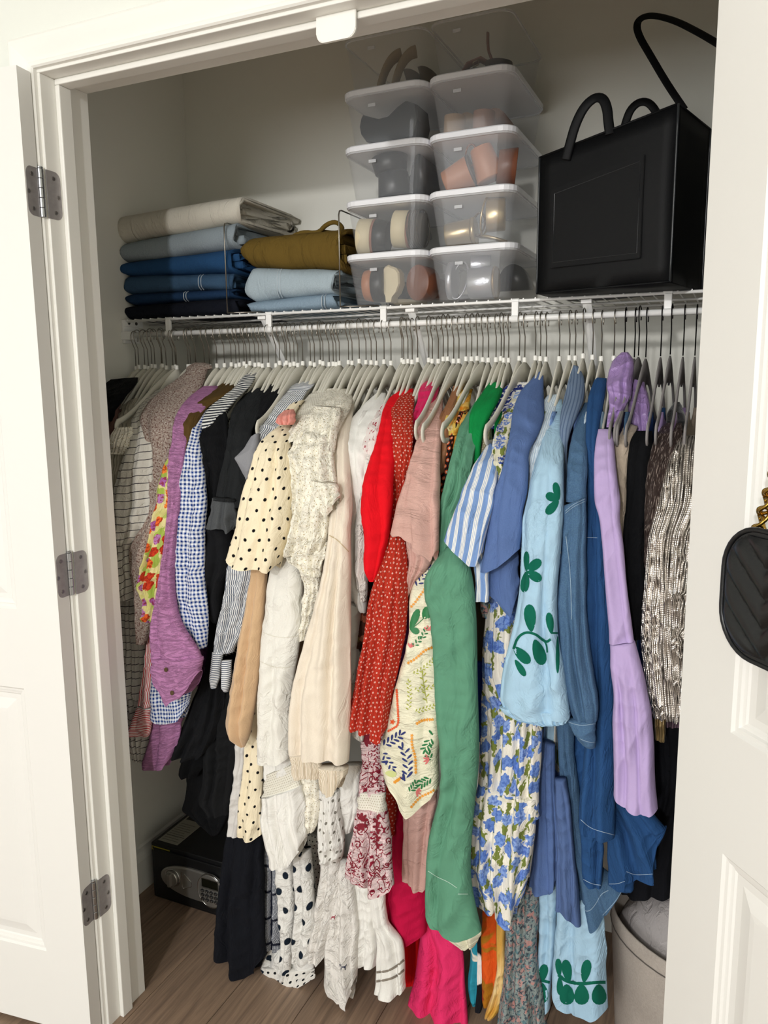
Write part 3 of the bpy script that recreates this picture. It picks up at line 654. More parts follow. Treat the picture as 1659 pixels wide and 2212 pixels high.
S = [('jeans', -.283, .075, .503, .76, 1.623, 1.621, 1.657, 1.661, den('navy_black_denim', '131722'), 'near-black jeans folded flat at the bottom of the left stack', 'jeans', 1, 2, None),
     ('jeans', -.270, .068, .508, .74, 1.659, 1.662, 1.690, 1.683, den('dark_denim', '1f3a5c'), 'thin dark blue denim folded directly on the near-black pair', 'jeans', 2, 1, .55),
     ('jeans', -.278, .062, .505, .75, 1.691, 1.684, 1.737, 1.720, den('mid_denim', '3f5c7a'), 'faded mid-blue jeans with pale seam in the left stack', 'jeans', 3, 2, .72),
     ('jeans', -.280, .070, .500, .77, 1.738, 1.721, 1.768, 1.779, den('bright_denim', '28507c'), 'saturated blue jeans folded in the middle of the left stack', 'jeans', 4, 2, None),
     ('jeans', -.282, .078, .502, .77, 1.770, 1.781, 1.818, 1.840, den('pale_grey_denim', '9aa6ae'), 'pale grey-blue jeans folded under the cream pair', 'jeans', 5, 2, None),
     ('trousers', -.288, .098, .498, .78, 1.820, 1.842, 1.888, 1.899, cloth('cream_twill', 'd2cdc0', wr=.4), 'cream twill trousers rolled on top of the left stack', 'trousers', 6, 3, None),
     ('jeans', .112, .350, .500, .75, 1.622, 1.622, 1.648, 1.658, den('light_blue_denim', '8fa5b7'), 'light blue jeans folded at the bottom of the right stack', 'jeans', 7, 2, .88),
     ('jeans', .115, .352, .502, .74, 1.650, 1.660, 1.732, 1.708, den('ice_blue_denim', 'b3c3cc'), 'ice-blue jeans with curved seam under the olive pair', 'jeans', 8, 3, .36),
     ('trousers', .110, .372, .500, .76, 1.735, 1.710, 1.800, 1.802, cloth('olive_twill', '6a5524', wr=.7), 'olive brown trousers rolled on top of the right stack', 'trousers', 9, 3, None)]
for s in S: ft = folded(s[0], *s[1:9], s[9], s[10], s[11], FG, s[12], s[13], seam=s[14])
obj('waist_tie', tube(bmesh.new(), [tuple(p) for p in bezsmooth([(.20, .56, 1.801), (.24, .55, 1.812), (.28, .56, 1.806), (.31, .545, 1.822), (.335, .55, 1.828), (.345, .57, 1.812), (.32, .58, 1.806), (.29, .565, 1.810)], 2)], .0055, 8), s[9], ft, (-ft.location[0], -ft.location[1], -ft.location[2]), smooth=True)
# ---------------------------------------------------------------- black box tote and shoulder bag on the shelf
leather = plain('black_bag_leather', '07080a', .6, bump=.2, bs=400, **{'Specular IOR Level': .2}); edge = plain('bag_edge_paint', '2c2f31', .3)
A0 = Vector((.847, .43, ZS + .006)); B0 = Vector((1.105, .36, ZS + .006)); sd = Vector((.045, .19, 0)); hA, hB = 1.880, 1.921
tb = empty('tote_bag', (A0 + B0) / 2 + sd / 2, label='large boxy black leather tote with short handles at the right end of the shelf', cat='bag')
tl = tb.location
def tp(name, b, m=leather, parent=None, smooth=False): return obj(name, b, m, tb, (-tl[0], -tl[1], -tl[2]), smooth=smooth)
def topz(p, h): return Vector((p[0], p[1], h))
b = bmesh.new()
bo = [A0, B0, B0 + sd, A0 + sd]; tops = [topz(A0, hA), topz(B0, hB), topz(B0 + sd, hB + .004), topz(A0 + sd, hA + .004)]
grid = []; ns = 10
def pane(p00, p10, p01, p11, n, bul=0.0, nrm=None):
    """subdivided panel with slight slackness"""
    V = [[b.verts.new(p00.lerp(p10, i / n).lerp(p01.lerp(p11, i / n), j / n) + (nrm * bul * math.sin(math.pi * i / n) * math.sin(math.pi * j / n) if nrm else Vector())) for i in range(n + 1)] for j in range(n + 1)]
    for j in range(n):
        for i in range(n): b.faces.new((V[j][i], V[j][i + 1], V[j + 1][i + 1], V[j + 1][i]))
nf = Vector((B0 - A0)).cross(Vector((0, 0, 1))).normalized()
pane(bo[0], bo[1], tops[0], tops[1], ns, .006, nf); pane(bo[1], bo[2], tops[1], tops[2], ns, -.012, (B0 - A0).normalized()); pane(bo[2], bo[3], tops[2], tops[3], ns, .004, -nf); pane(bo[3], bo[0], tops[3], tops[0], ns, -.01, -(B0 - A0).normalized()); pane(bo[0], bo[3], bo[1], bo[2], 4)
bmesh.ops.remove_doubles(b, verts=b.verts, dist=1e-4); bmesh.ops.recalc_face_normals(b, faces=b.faces)
o = tp('bag_body', b, smooth=True); md = o.modifiers.new('s', 'SOLIDIFY'); md.thickness = .003
for i in range(4):
    o = tube(bmesh.new(), [bo[i].lerp(tops[i], k / 8) for k in range(9)], .0022, 8); tp('edge_piping', o, edge, smooth=True)
tp('bottom_piping', tube(bmesh.new(), [bo[0].lerp(bo[1], k / 8) for k in range(9)], .0022, 8), leather, smooth=True)
tp('top_piping', tube(bmesh.new(), tops, .0022, 8, closed=True), leather, smooth=True)
fr = lambda s, z: A0.lerp(B0, s) + Vector((0, 0, z)) + nf * .0065
fl_ = [fr(.12, .045), fr(.80, .045), fr(.80, .225), fr(.12, .192)]
b = bmesh.new(); loft(b, [fl_, [p + nf * .002 for p in fl_]]); bmesh.ops.bevel(b, geom=b.edges[:], offset=.0012, segments=2, affect='EDGES'); tp('front_pocket', b)
b = bmesh.new()
inset = [(.145, .055), (.775, .055), (.775, .213), (.145, .183)]
tp('pocket_stitching', tube(bmesh.new(), [fr(s, z) + nf * .0022 for s, z in inset], .0007, 5, closed=True), edge)
def handle(s0, s1, off, hgt, w=.011, lean=0):
    pa = A0.lerp(B0, s0); pb = A0.lerp(B0, s1); za = hA + (hB - hA) * s0; zb_ = hA + (hB - hA) * s1; pts = []
    pts += [Vector((pa[0], pa[1], za - .03)) + off, Vector((pa[0], pa[1], za)) + off]
    for k in range(1, 12):
        t_ = k / 12; p = pa.lerp(pb, (1 - math.cos(math.pi * t_)) / 2); pts.append(Vector((p[0] + lean * math.sin(math.pi * t_), p[1], za + (zb_ - za) * t_ + hgt * math.sin(math.pi * t_) ** .8)) + off)
    pts += [Vector((pb[0], pb[1], zb_)) + off, Vector((pb[0], pb[1], zb_ - .03)) + off]
    tp('handle', tube(bmesh.new(), pts, w, 10, sx=.3, sy=1, up=tuple(nf * .25 + Vector((0, 0, .0)) + (B0 - A0).normalized())), leather, smooth=True)
def ribbon_handle(pp, w):
    pts = bezsmooth([at(u, v, y) for u, v, y in pp], 2); tp('handle', tube(bmesh.new(), [tuple(p) for p in pts], w, 10, sx=.28, sy=1, up=(.15, -1, .25)), leather, smooth=True)
ribbon_handle([(1222, 345, .408), (1230, 315, .406), (1243, 268, .404), (1262, 230, .403), (1285, 210, .402), (1303, 212, .398), (1312, 235, .395), (1314, 262, .392), (1318, 290, .39)], .0095)
ribbon_handle([(1342, 300, .56), (1352, 262, .56), (1362, 236, .56), (1380, 220, .56), (1400, 220, .56), (1416, 238, .56), (1425, 262, .55)], .0085)
# shoulder bag lying behind/inside at the right, long strap
sbx = empty('shoulder_bag', (1.22, .50, ZS + .006), label='black leather bag with long thin strap behind the tote, beside the door edge', cat='bag')
def shb(name, b, m=leather, **k): return obj(name, b, m, sbx, (-1.22, -.50, -ZS - .006), **k)
b = bmesh.new(); loops = []
for k, (s, z) in enumerate(((.85, 0), (1.0, .01), (1.03, .10), (1.0, .22), (.92, .29), (.7, .33))):
    loops.append([(1.265 + x * s, .455 + y * s, ZS + .006 + z) for x, y in rrect(.20, .17, .05, 5)])
loft(b, loops); shb('bag_body', b, smooth=True)
b = bmesh.new(); pr = [(-.085, .31), (-.098, .24), (-.094, .21), (-.07, .17), (-.03, .125), (.0, .11), (.05, .11), (.09, .17), (.098, .24), (.085, .31)]
loft(b, [[(1.250 + x * .9, .355 - .0, ZS + .006 + z) for x, z in pr], [(1.250 + x * .9, .363, ZS + .006 + z) for x, z in pr]]); bmesh.ops.bevel(b, geom=b.edges[:], offset=.002, segments=2, affect='EDGES'); shb('flap', b)
sp_ = [at(1478, 236, .52), at(1440, 180, .54), at(1405, 120, .56), at(1380, 78, .57), at(1374, 52, .575), at(1388, 36, .57), at(1415, 33, .56), at(1460, 45, .53), at(1505, 68, .50), at(1540, 88, .48), at(1600, 125, .45), at(1640, 190, .42), at(1650, 260, .42)]
sm = bezsmooth(sp_, 3); shb('strap', tube(bmesh.new(), [tuple(p) for p in sm], .0075, 10, sx=.25, sy=1, up=(.2, -1, .3)), leather, smooth=True)
# ---------------------------------------------------------------- safe on the closet floor
blk = plain('safe_black_enamel', '0b0c0e', .5, bump=.25, bs=700); chrome = plain('safe_silver_plastic', 'a9a7a2', .32, .75, bump=.1, bs=300)
sx0, sy0, sw, sdp, shh = -.219, .407, .37, .245, .170
sf = empty('safe', (sx0 + sw / 2, sy0 + sdp / 2, 0), label='small black electronic safe with silver keypad on the closet floor', cat='safe')
def sfp(name, b, m, parent=None, **k): return obj(name, b, m, parent or sf, (-sf.location[0], -sf.location[1], 0) if not parent else None, **k)
sfp('safe_body', bbox(sx0, sx0 + sw, sy0 + .004, sy0 + sdp, .002, shh, .003), blk)
sfp('door', bbox(sx0 + .012, sx0 + sw - .012, sy0 - .002, sy0 + .006, .014, shh - .012, .002), blk)
def ell(b, cx, cz, rx, rz, y0, y1, n=48, pw=2.0, inset=.004):
    L = []
    for y, k in ((y0, 1), (y0 - (y0 - y1) * .7, 1), (y1, 1 - inset / rx)):
        L.append([(cx + rx * k * math.copysign(abs(math.cos(a)) ** (2 / pw), math.cos(a)), y, cz + rz * (k if k == 1 else 1 - inset / rz) * math.copysign(abs(math.sin(a)) ** (2 / pw), math.sin(a))) for a in np.linspace(0, 2 * math.pi, n + 1)[:-1]])
    loft(b, L); return b
px_ = lambda u, v: at(u, v, sy0 - .004)
c0 = px_(445, 1921); # centre of the oval plate
ocx, ocz = -.058, .086
sfp('control_plate', ell(bmesh.new(), ocx, ocz, .122, .046, sy0 + .001, sy0 - .010, pw=2.2), chrome, smooth=False)
sfp('knob_ring', tube(bmesh.new(), [(ocx - .078 + .024 * math.cos(a), sy0 - .010, ocz + .005 + .024 * math.sin(a)) for a in np.linspace(0, 2 * math.pi, 30)[:-1]], .0022, 6, closed=True), plain('chrome_ring', 'c6c6c6', .12, 1), smooth=True)
b = cyl(bmesh.new(), (ocx - .078, sy0 - .014, ocz + .005), (0, 1, 0), .0215, .010, 28, .002); sfp('knob', b, chrome); sfp('knob_grip', bbox(ocx - .083, ocx - .073, sy0 - .030, sy0 - .016, ocz - .014, ocz + .024, .003), chrome)
b = bmesh.new(); pr = [(-.046, .03), (-.040, .03), (-.014, .008), (-.012, 0), (-.014, -.006), (-.040, -.018), (-.046, -.018)]
sfp('arrow_mark', tube(bmesh.new(), [(ocx + x, sy0 - .0105, ocz + z) for x, z in pr], .0012, 6, closed=True), plain('chrome_ring', '', 0))
kx, kz = ocx + .052, ocz + .001
sfp('keypad_disc', ell(bmesh.new(), kx, kz, .042, .049, sy0 - .008, sy0 - .015, pw=2.2), chrome)
sfp('keypad_ring', tube(bmesh.new(), [(kx + .042 * math.cos(a), sy0 - .013, kz + .049 * math.sin(a)) for a in np.linspace(0, 2 * math.pi, 40)[:-1]], .0018, 6, closed=True), MATS['chrome_ring'], smooth=True)
sfp('display', bbox(kx - .026, kx + .028, sy0 - .0165, sy0 - .0145, kz + .010, kz + .034, .001), plain('dark_display', '15160f', .15))
sfp('display_frame', tube(bmesh.new(), [(kx - .028, sy0 - .0155, kz + .008), (kx + .030, sy0 - .0155, kz + .008), (kx + .030, sy0 - .0155, kz + .036), (kx - .028, sy0 - .0155, kz + .036)], .0012, 5, closed=True), MATS['chrome_ring'])
digits = ['1', '2', '3', 'A', '4', '5', '6', 'B', '7', '8', '9', '0']
keym = plain('key_cap', '1b1b1c', .35); 
for i in range(12):
    r_, c_ = divmod(i, 4); x = kx - .024 + c_ * .0145; z = kz - .002 - r_ * .0125
    k = sfp('key', ell(bmesh.new(), x, z, .0058, .0046, sy0 - .014, sy0 - .019, 16), keym)
    k2 = obj('key_highlight', ell(bmesh.new(), x, z + .0007, .0026, .0018, sy0 - .0185, sy0 - .0200, 10, inset=.001), MATS['chrome_ring'], k)
lab = plain('grey_paper_label', 'a19e90', .8)
lb = sfp('paper_label', bbox(sx0 + .012, sx0 + .080, sy0 + .02, sy0 + .165, shh + .0002, shh + .001), lab)
for j in range(9): obj('printed_line', bbox(sx0 + .018, sx0 + .074 - (j * 37 % 5) * .004, sy0 + .030 + j * .0105, sy0 + .0325 + j * .0105, shh + .001, shh + .0013), plain('label_ink', '6f6d63', .9), lb)
obj('printed_line', bbox(sx0 + .014, sx0 + .078, sy0 + .053, sy0 + .0545, shh + .001, shh + .0014), plain('label_ink_dark', '35342f', .9), lb)
obj('printed_line', bbox(sx0 + .018, sx0 + .074, sy0 + .138, sy0 + .158, shh + .001, shh + .0014), MATS['label_ink_dark'], lb)
sk = sfp('yellow_sticker', bbox(sx0 + .003, sx0 + .066, sy0 + .0030, sy0 + .0038, shh - .020, shh - .009), plain('yellow_sticker', 'a59a34', .6), label='yellow warning strip')
obj('printed_line', bbox(sx0 + .006, sx0 + .012, sy0 + .0025, sy0 + .0031, shh - .018, shh - .011), MATS['label_ink_dark'], sk)
# ---------------------------------------------------------------- felt laundry basket with bedding
t = NT('grey_felt'); n_ = t.noise(240, t.obco(), 4); n2 = t.noise(14, t.obco(), 4, .6); t.bump(n_, .5, .002)
felt = t.fin(t.mix(t.math('ADD', t.math('MULTIPLY', n_, .5), t.math('MULTIPLY', n2, .5)), srgb('8c837b'), srgb('c6bcb2')), .95)
bx, by, brx, bry, bh = 1.262, .470, .225, .185, .315
lb_ = empty('laundry_basket', (bx, by, 0), label='grey felt laundry basket on the floor beside the right door', cat='basket')
def ring_(k, z, wob=0): return [(brx * k * math.cos(a), bry * k * math.sin(a), z + wob * math.sin(2 * a + .6)) for a in np.linspace(0, 2 * math.pi, 49)[:-1]]
b = bmesh.new(); loft(b, [ring_(.90, .002), ring_(.92, .01), ring_(.955, .14), ring_(1.0, bh - .03, .006), ring_(1.0, bh, .008), ring_(.985, bh + .001, .008), ring_(.975, bh - .004, .008), ring_(.93, .14), ring_(.89, .012)]); obj('basket_body', b, felt, lb_, smooth=True)
obj('hem_stitch', tube(bmesh.new(), [(p[0] * 1.004, p[1] * 1.004, p[2]) for p in ring_(1.0, bh - .032, .006)], .0014, 5, closed=True), plain('felt_thread', '5f5954', .9), lb_)
sheetm = cloth('pale_grey_sheet', 'b9b3b2', wr=.5, weave=.2)
bd = empty('bed_sheet', (bx, by, .1), label='bundled pale grey bed sheet heaped in the felt basket', cat='bedding')
b = bmesh.new(); bmesh.ops.create_icosphere(b, subdivisions=5, radius=1)
from mathutils import noise as mn
for v in b.verts:
    p = v.co.copy(); n1 = mn.noise(p * 1.6); n2 = mn.noise(Vector((p.x * 3, p.y * 3, p.z * 1.2)) + Vector((5, 1, 2))); rdg = 1 - abs(mn.noise(Vector((p.x * 2.6 + p.z, p.y * 2.6, p.z))))
    f = 1 + .10 * n1 + .05 * n2 + .05 * rdg; v.co = Vector((p.x * brx * .86 * f, p.y * bry * .86 * f, .13 + p.z * .155 * f if p.z < 0 else .13 + p.z * .155 * f))
q = obj('sheet_bundle', b, sheetm, bd, (0, 0, 0), smooth=True); uvbox(q)
# ---------------------------------------------------------------- quilted camera bag on the right door
dang = math.radians(310); du = Vector((math.cos(dang), math.sin(dang), 0)); dn = Vector((-math.sin(dang), math.cos(dang), 0)) * -1   # along the door, and out of its inner face
DH = Vector((1.179, -.037, 0)); bag_s, bag_z = .262, 1.205
hb = empty('handbag', DH + du * bag_s + dn * .036 + Vector((0, 0, bag_z)), (0, 0, dang), label='small black quilted camera bag hanging by a gold chain on the right door', cat='bag')
# local: x along the door, y = -out (out of the face is -y), z up
def bagform(k, y): return [(x, y, z) for x, z in rrect(.232 * k, .150 * k, .052 * k, 8)]
bl = plain('quilted_black_leather', '101215', .36, bump=.2, bs=500)
b = bmesh.new(); loft(b, [bagform(.9, .034), bagform(1, .028), bagform(1.0, -.020), bagform(.97, -.026)]); obj('bag_body', b, bl, hb, smooth=False)
# chevron quilted front panel
b = bmesh.new(); nx_, nz_ = 72, 64; VV = {}
for j in range(nz_ + 1):
    for i in range(nx_ + 1):
        x = -.11 + .22 * i / nx_; z = -.07 + .14 * j / nz_
        dx = max(abs(x) - .066, 0); dz = max(abs(z) - .025, 0); r = math.hypot(dx, dz) / .045
        if r > 1: continue
        zz = z + .85 * abs(((x + .043 + .075) % .15) - .075) * -1
        f = (zz / .034) % 1; q = abs(math.sin(math.pi * f)) ** .5
        puff = (1 - r ** 6) if r > 0 else 1
        VV[i, j] = b.verts.new((x, -.0265 - .0075 * q * puff - .002 * puff, z))
for j in range(nz_):
    for i in range(nx_):
        c = [(i, j), (i + 1, j), (i + 1, j + 1), (i, j + 1)]
        if all(q in VV for q in c): b.faces.new([VV[q] for q in c])
bmesh.ops.recalc_face_normals(b, faces=b.faces)
obj('quilted_panel', b, bl, hb, smooth=True)
for y in (-.025, .027): obj('piping', tube(bmesh.new(), bagform(1.005, y), .0032, 8, closed=True), bl, hb, smooth=True)
obj('zip_pull', bbox(-.028, -.018, -.004, 0, -.185, -.07, .001), bl, hb, (-.02, 0, 0)); obj('zip_pull', bbox(-.012, 0, -.004, 0, -.175, -.07, .001), bl, hb, (-.022, -.006, 0), (0, math.radians(-6), 0))
obj('side_tab', bbox(-.122, -.114, -.008, .016, -.006, .05, .002), bl, hb)
goldm = plain('antique_gold_chain', 'a9873f', .25, 1)
def link_mesh():
    b = bmesh.new(); pts = []
    for k in range(20):
        a = 2 * math.pi * k / 20; x = .0066 * math.cos(a); z = .0094 * math.sin(a); pts.append((x, .0035 * math.sin(2 * a), z))
    tube(b, pts, .0023, 7, closed=True); me = bpy.data.meshes.new('chain_link'); b.to_mesh(me); b.free(); me.materials.append(goldm); me.polygons.foreach_set('use_smooth', [True] * len(me.polygons)); return me
LM = link_mesh()
top = Vector((.03, -.006, .46)); 
for side in (-1, 1):
    p0 = Vector((-.098 if side < 0 else .103, 0, .055)); d = top - p0; n_ = int(d.length / .0112)
    for k in range(n_ + 1):
        p = p0 + d * (k / n_); q = obj('chain_link', LM, None, hb, p)
        q.rotation_mode = 'QUATERNION'; q.rotation_quaternion = d.to_track_quat('Z', 'Y') @ Matrix.Rotation(math.radians(35 + 70 * (k % 2)), 3, 'Z').to_quaternion()
hk = empty('door_hook', DH + du * (bag_s + .03) + Vector((0, 0, bag_z + .465)), (0, 0, dang), label='small metal hook on the right door that holds the gold bag chain', cat='hook')
obj('plate', bbox(-.012, .012, -.003, 0, -.03, .03, .001), nickel, hk); obj('arm', tube(bmesh.new(), [(0, 0, 0), (0, -.02, -.006), (0, -.034, -.004), (0, -.038, .012)], .003, 8), nickel, hk, smooth=True)
# ---------------------------------------------------------------- hanging garments
ZN = {'A': (200, 640, 2.37), 'B': (850, 640, 2.37), 'C': (200, 1000, 3.16), 'D': (600, 1000, 3.16), 'E': (1000, 1000, 2.517), 'F': (0, 1550, 2.5136), 'G': (550, 1550, 3.016), 'H': (1000, 1550, 2.517), 'K': (820, 1200, 3.8125), 'N': (230, 690, 5.027)}
def parse(s):
    out = []; z = None; zp_ = None; y = .25
    for tok in s.split(';'):
        tok = tok.strip()
        if not tok: continue
        if tok[0].isalpha(): z = ZN[tok[0]]; tok = tok[1:]
        v = [float(q) for q in tok.split(',')]
        if len(v) == 5: y = v[4]
        r = (z[0] + v[0] / z[2], z[1] + v[1] / z[2], z[0] + v[2] / z[2], z[1] + v[3] / z[2], y)
        if out and z is not zp_ and r[1] + r[3] < out[-1][1] + out[-1][3] + 16: continue
        zp_ = z; out.append(r)
    return out
def hemline(s, n):
    pts = []; z = None
    for tok in s.split(';'):
        tok = tok.strip()
        if tok[0].isalpha(): z = ZN[tok[0]]; tok = tok[1:]
        x, y = map(float, tok.split(',')); pts.append((z[0] + x / z[2], z[1] + y / z[2]))
    p = np.array(pts); x = np.arange(len(p)); ln = np.r_[0, np.cumsum(np.hypot(*np.diff(p, axis=0).T))]; t = np.asarray(n) * ln[-1]
    return np.stack([np.interp(t, ln, p[:, 0]), np.interp(t, ln, p[:, 1])], 1)
def resample(rows, nv):
    r = np.array(rows, float); mid = (r[:, 0:2] + r[:, 2:4]) / 2
    ln = np.r_[0, np.cumsum(np.maximum(np.hypot(*(mid[1:] - mid[:-1]).T), 1e-3))]; t = np.linspace(0, ln[-1], nv)
    out = np.stack([np.interp(t, ln, r[:, k]) for k in range(5)], 1)
    k_ = max(1, nv // 36); ker = np.ones(2 * k_ + 1) / (2 * k_ + 1)
    for _ in range(2):
        pd = np.pad(out, ((k_, k_), (0, 0)), 'reflect', reflect_type='odd'); out = np.stack([np.convolve(pd[:, q], ker, 'valid') for q in range(5)], 1)
    return out
def wsum(rg, S, T, fs, ft, n):
    o = 0
    for _ in range(n):
        a = rg.uniform(.5, 1.5) * fs * rg.choice([-1, 1]); c = rg.uniform(.3, 1.4) * ft; o = o + np.sin(S * a + T * c + rg.uniform(0, 6.3))
    return o / math.sqrt(n)
GM = {}
def lobe(name, rows, mat, parent, seed=0, folds=3.0, amp=.007, bulge=.016, nu=40, nv=90, wrk=.0022, loc=None, gather=0, flat=False, wave=0.0, hem=None, t0=.55, **k):
    """one hanging piece of cloth: a closed, folded tube whose front follows the traced width; rows run top to hem"""
    rg = np.random.default_rng(seed * 13 + 5); R = resample(parse(rows) if isinstance(rows, str) else rows, nv)
    L = at(R[:, 0], R[:, 1], R[:, 4]); Q = at(R[:, 2], R[:, 3], R[:, 4]); wid = np.linalg.norm(Q - L, axis=1)
    s = np.linspace(0, 1, nu); sm = .5 - .5 * np.cos(s * math.pi); s = .6 * s + .4 * sm
    T = np.linspace(0, 1, nv)[:, None]; S = s[None, :] * np.ones((nv, 1)); mid = (L + Q) / 2
    U_ = R[:, 0:1] + (R[:, 2:3] - R[:, 0:1]) * S; V_ = R[:, 1:2] + (R[:, 3:4] - R[:, 1:2]) * S
    if hem:
        hp = hemline(hem, s); w_ = np.clip((T - t0) / (1 - t0), 0, 1); w_ = w_ * w_ * (3 - 2 * w_); U_ = U_ + w_ * (hp[None, :, 0] - U_[-1:]); V_ = V_ + w_ * (hp[None, :, 1] - V_[-1:])
    pt = np.linspace(0, 1, nv); sc_px = np.hypot(R[:, 2] - R[:, 0], R[:, 3] - R[:, 1]).mean()
    for side, w_e in ((0, (1 - S) ** 3), (1, S ** 3)):       # soft irregular edges
        wob = sum(np.sin(pt * rg.uniform(*fr_) + rg.uniform(0, 6)) * a_ for fr_, a_ in (((4, 12), 1), ((9, 22), .6), ((18, 40), .25))) * min(1.5, sc_px * .022); U_ = U_ + (wob * np.minimum(1, pt * 8) * np.minimum(1, (1 - pt) * 8 + .3))[:, None] * w_e
    BASE = at(U_, V_, R[:, 4:5] * np.ones_like(U_))
    leng = np.r_[0, np.cumsum(np.linalg.norm(mid[1:] - mid[:-1], axis=1))]; V = leng[:, None]
    q_ = np.abs(2 * S - 1); e = np.maximum(0, 1 - q_ ** 3.2) ** .6; Wd = wid[:, None]; bulge = bulge * .62
    bul = np.minimum(bulge, Wd * .32) * e
    # vertical folds that wander, deeper towards the hem
    ph = S * folds * 1.25 * 2 * math.pi + 1.1 * np.sin(V * rg.uniform(4, 9) + rg.uniform(0, 6)) + .5 * wsum(rg, S * 2, V, 3, 14, 3) + rg.uniform(0, 6)
    f = 1.15 - 2.1 * np.abs(np.sin(ph / 2)) ** .75 if False else 2.1 * np.abs(np.sin(ph / 2)) ** .7 - 1.45
    ph2 = S * folds * 2 * math.pi * 1.83 + 1.4 * np.sin(V * 6 + rg.uniform(0, 6)) + rg.uniform(0, 6)
    grow = .35 + .65 * np.minimum(1, T * 1.6)
    if gather: grow = grow * (1 - np.exp(-T / gather)) + .0
    A = np.minimum(amp * 1.15, Wd * .13)
    fold = A * grow * (f * .75 + .3 * np.sin(ph2)) * (e ** .7); wrk = wrk * 1.5
    def ridge(a_, b_):
        w_ = 0
        for _ in range(3):
            k1 = rg.uniform(.6, 1.4) * a_ * rg.choice([-1, 1]); k2 = rg.uniform(.5, 1.5) * b_; m_ = .5 + .5 * np.sin(S * Wd * rg.uniform(10, 40) + V * rg.uniform(8, 26) + rg.uniform(0, 6))
            w_ = w_ + m_ * m_ * (1 - np.abs(np.sin(S * Wd * k1 + V * k2 + .8 * np.sin(V * 17 + rg.uniform(0, 6)) + rg.uniform(0, 6))) ** .6) 
        return w_
    wr = wrk * (wsum(rg, S * Wd, V, 70, 40, 5) * .5 + 1.5 * ridge(45, 40) + ridge(25, 85) * 1.0) * (e ** .5)
    front = bul + fold + wr
    X = BASE.copy(); X[..., 1] -= front; X[..., 0] += .0006 * wsum(rg, S, V, 1, 26, 3)
    if wave: X[-1, :, 2] += wave * np.sin(S[-1] * folds * 6.28 + 1)
    Xb = BASE.copy(); Xb[..., 1] += bul * (1.1 if not flat else .5) + fold * .3 + .002
    ring = np.concatenate([X, Xb[:, -2:0:-1]], axis=1); n = ring.shape[1]
    verts = ring.reshape(-1, 3); wmean = wid.mean()
    seg = np.linalg.norm(np.diff(X, axis=1), axis=2); au = np.concatenate([np.zeros((nv, 1)), np.cumsum(seg, 1)], 1); au = au - au[:, nu // 2:nu // 2 + 1]
    fu = np.concatenate([au, au[:, -1:] + (au[:, -1:] - au[:, -2:0:-1])], 1)
    sv = np.linalg.norm(np.diff(X, axis=0), axis=2); av = np.concatenate([np.zeros((1, nu)), np.cumsum(sv, 0)], 0); av = av * .5 + .5 * av[:, nu // 2:nu // 2 + 1]; av = np.concatenate([av, av[:, -2:0:-1]], 1)
    idx = np.arange(nv * n).reshape(nv, n); a = idx[:-1]; c = idx[1:]; a2 = np.roll(a, -1, 1); c2 = np.roll(c, -1, 1)
    faces = np.stack([a, c, c2, a2], -1).reshape(-1, 4)
    org = np.array(loc if loc is not None else (0, 0, 0))
    me = bpy.data.meshes.new(name); fl = [tuple(q) for q in faces.tolist()] + [tuple(idx[0].tolist())]
    me.from_pydata((verts - org).tolist(), [], fl); me.update()
    uvl = me.uv_layers.new(name='UVMap'); li = np.empty(len(me.loops), int); me.loops.foreach_get('vertex_index', li)
    fu = fu + rg.uniform(0, .2); fv = -av; fuv = np.stack([fu.ravel(), fv.ravel() + rg.uniform(0, .2)], 1)
    uvl.data.foreach_set('uv', fuv[li].ravel()); me.polygons.foreach_set('use_smooth', [True] * len(me.polygons)); me.materials.append(mat)
    o = bpy.data.objects.new(name, me); COL.objects.link(o); o.parent = parent; return tag(o, **k)
def bodysheet(parent, x, y0, y1, zt, zb, mat, org, seed, th=.0035, xe=None):
    """the rest of the garment behind its sleeve: a thin double sheet hanging from the hanger along y"""
    rg = np.random.default_rng(seed + 77); nu, nv = 22, 26; b = bmesh.new(); xe = x if xe is None else xe
    ys = np.linspace(y0, y1, nu); G2 = []
    for sd_ in (1, -1):
        g_ = []
        for j in range(nv):
            t_ = j / (nv - 1); row = []
            for i, y in enumerate(ys):
                s_ = abs(y - YR) / .207; ztop = zt - .03 - .115 * min(1, s_) ** 1.5 - (.25 * max(0, s_ - .92)) - .10 * max(0, 1 - s_ / .62) ** .6; z = ztop + (zb - ztop) * t_
                xx = x + (xe - x) * t_ + .0045 * math.sin(i * .9 + seed + t_ * 2) * t_ + sd_ * th * math.sqrt(max(.02, 1 - (2 * i / (nu - 1) - 1) ** 6))
                row.append(b.verts.new((xx - org[0], y - org[1], z - org[2])))
            g_.append(row)
        G2.append(g_)
    F, K = G2
    for j in range(nv - 1):
        for i in range(nu - 1):
            b.faces.new((F[j][i], F[j][i + 1], F[j + 1][i + 1], F[j + 1][i])); b.faces.new((K[j][i], K[j + 1][i], K[j + 1][i + 1], K[j][i + 1]))
        b.faces.new((F[j][0], F[j + 1][0], K[j + 1][0], K[j][0])); b.faces.new((F[j][-1], K[j][-1], K[j + 1][-1], F[j + 1][-1]))
    for i in range(nu - 1): b.faces.new((F[0][i], K[0][i], K[0][i + 1], F[0][i + 1]))
    o = obj('body', b, mat, parent, smooth=True); uvbox(o); return o
GN = [0]
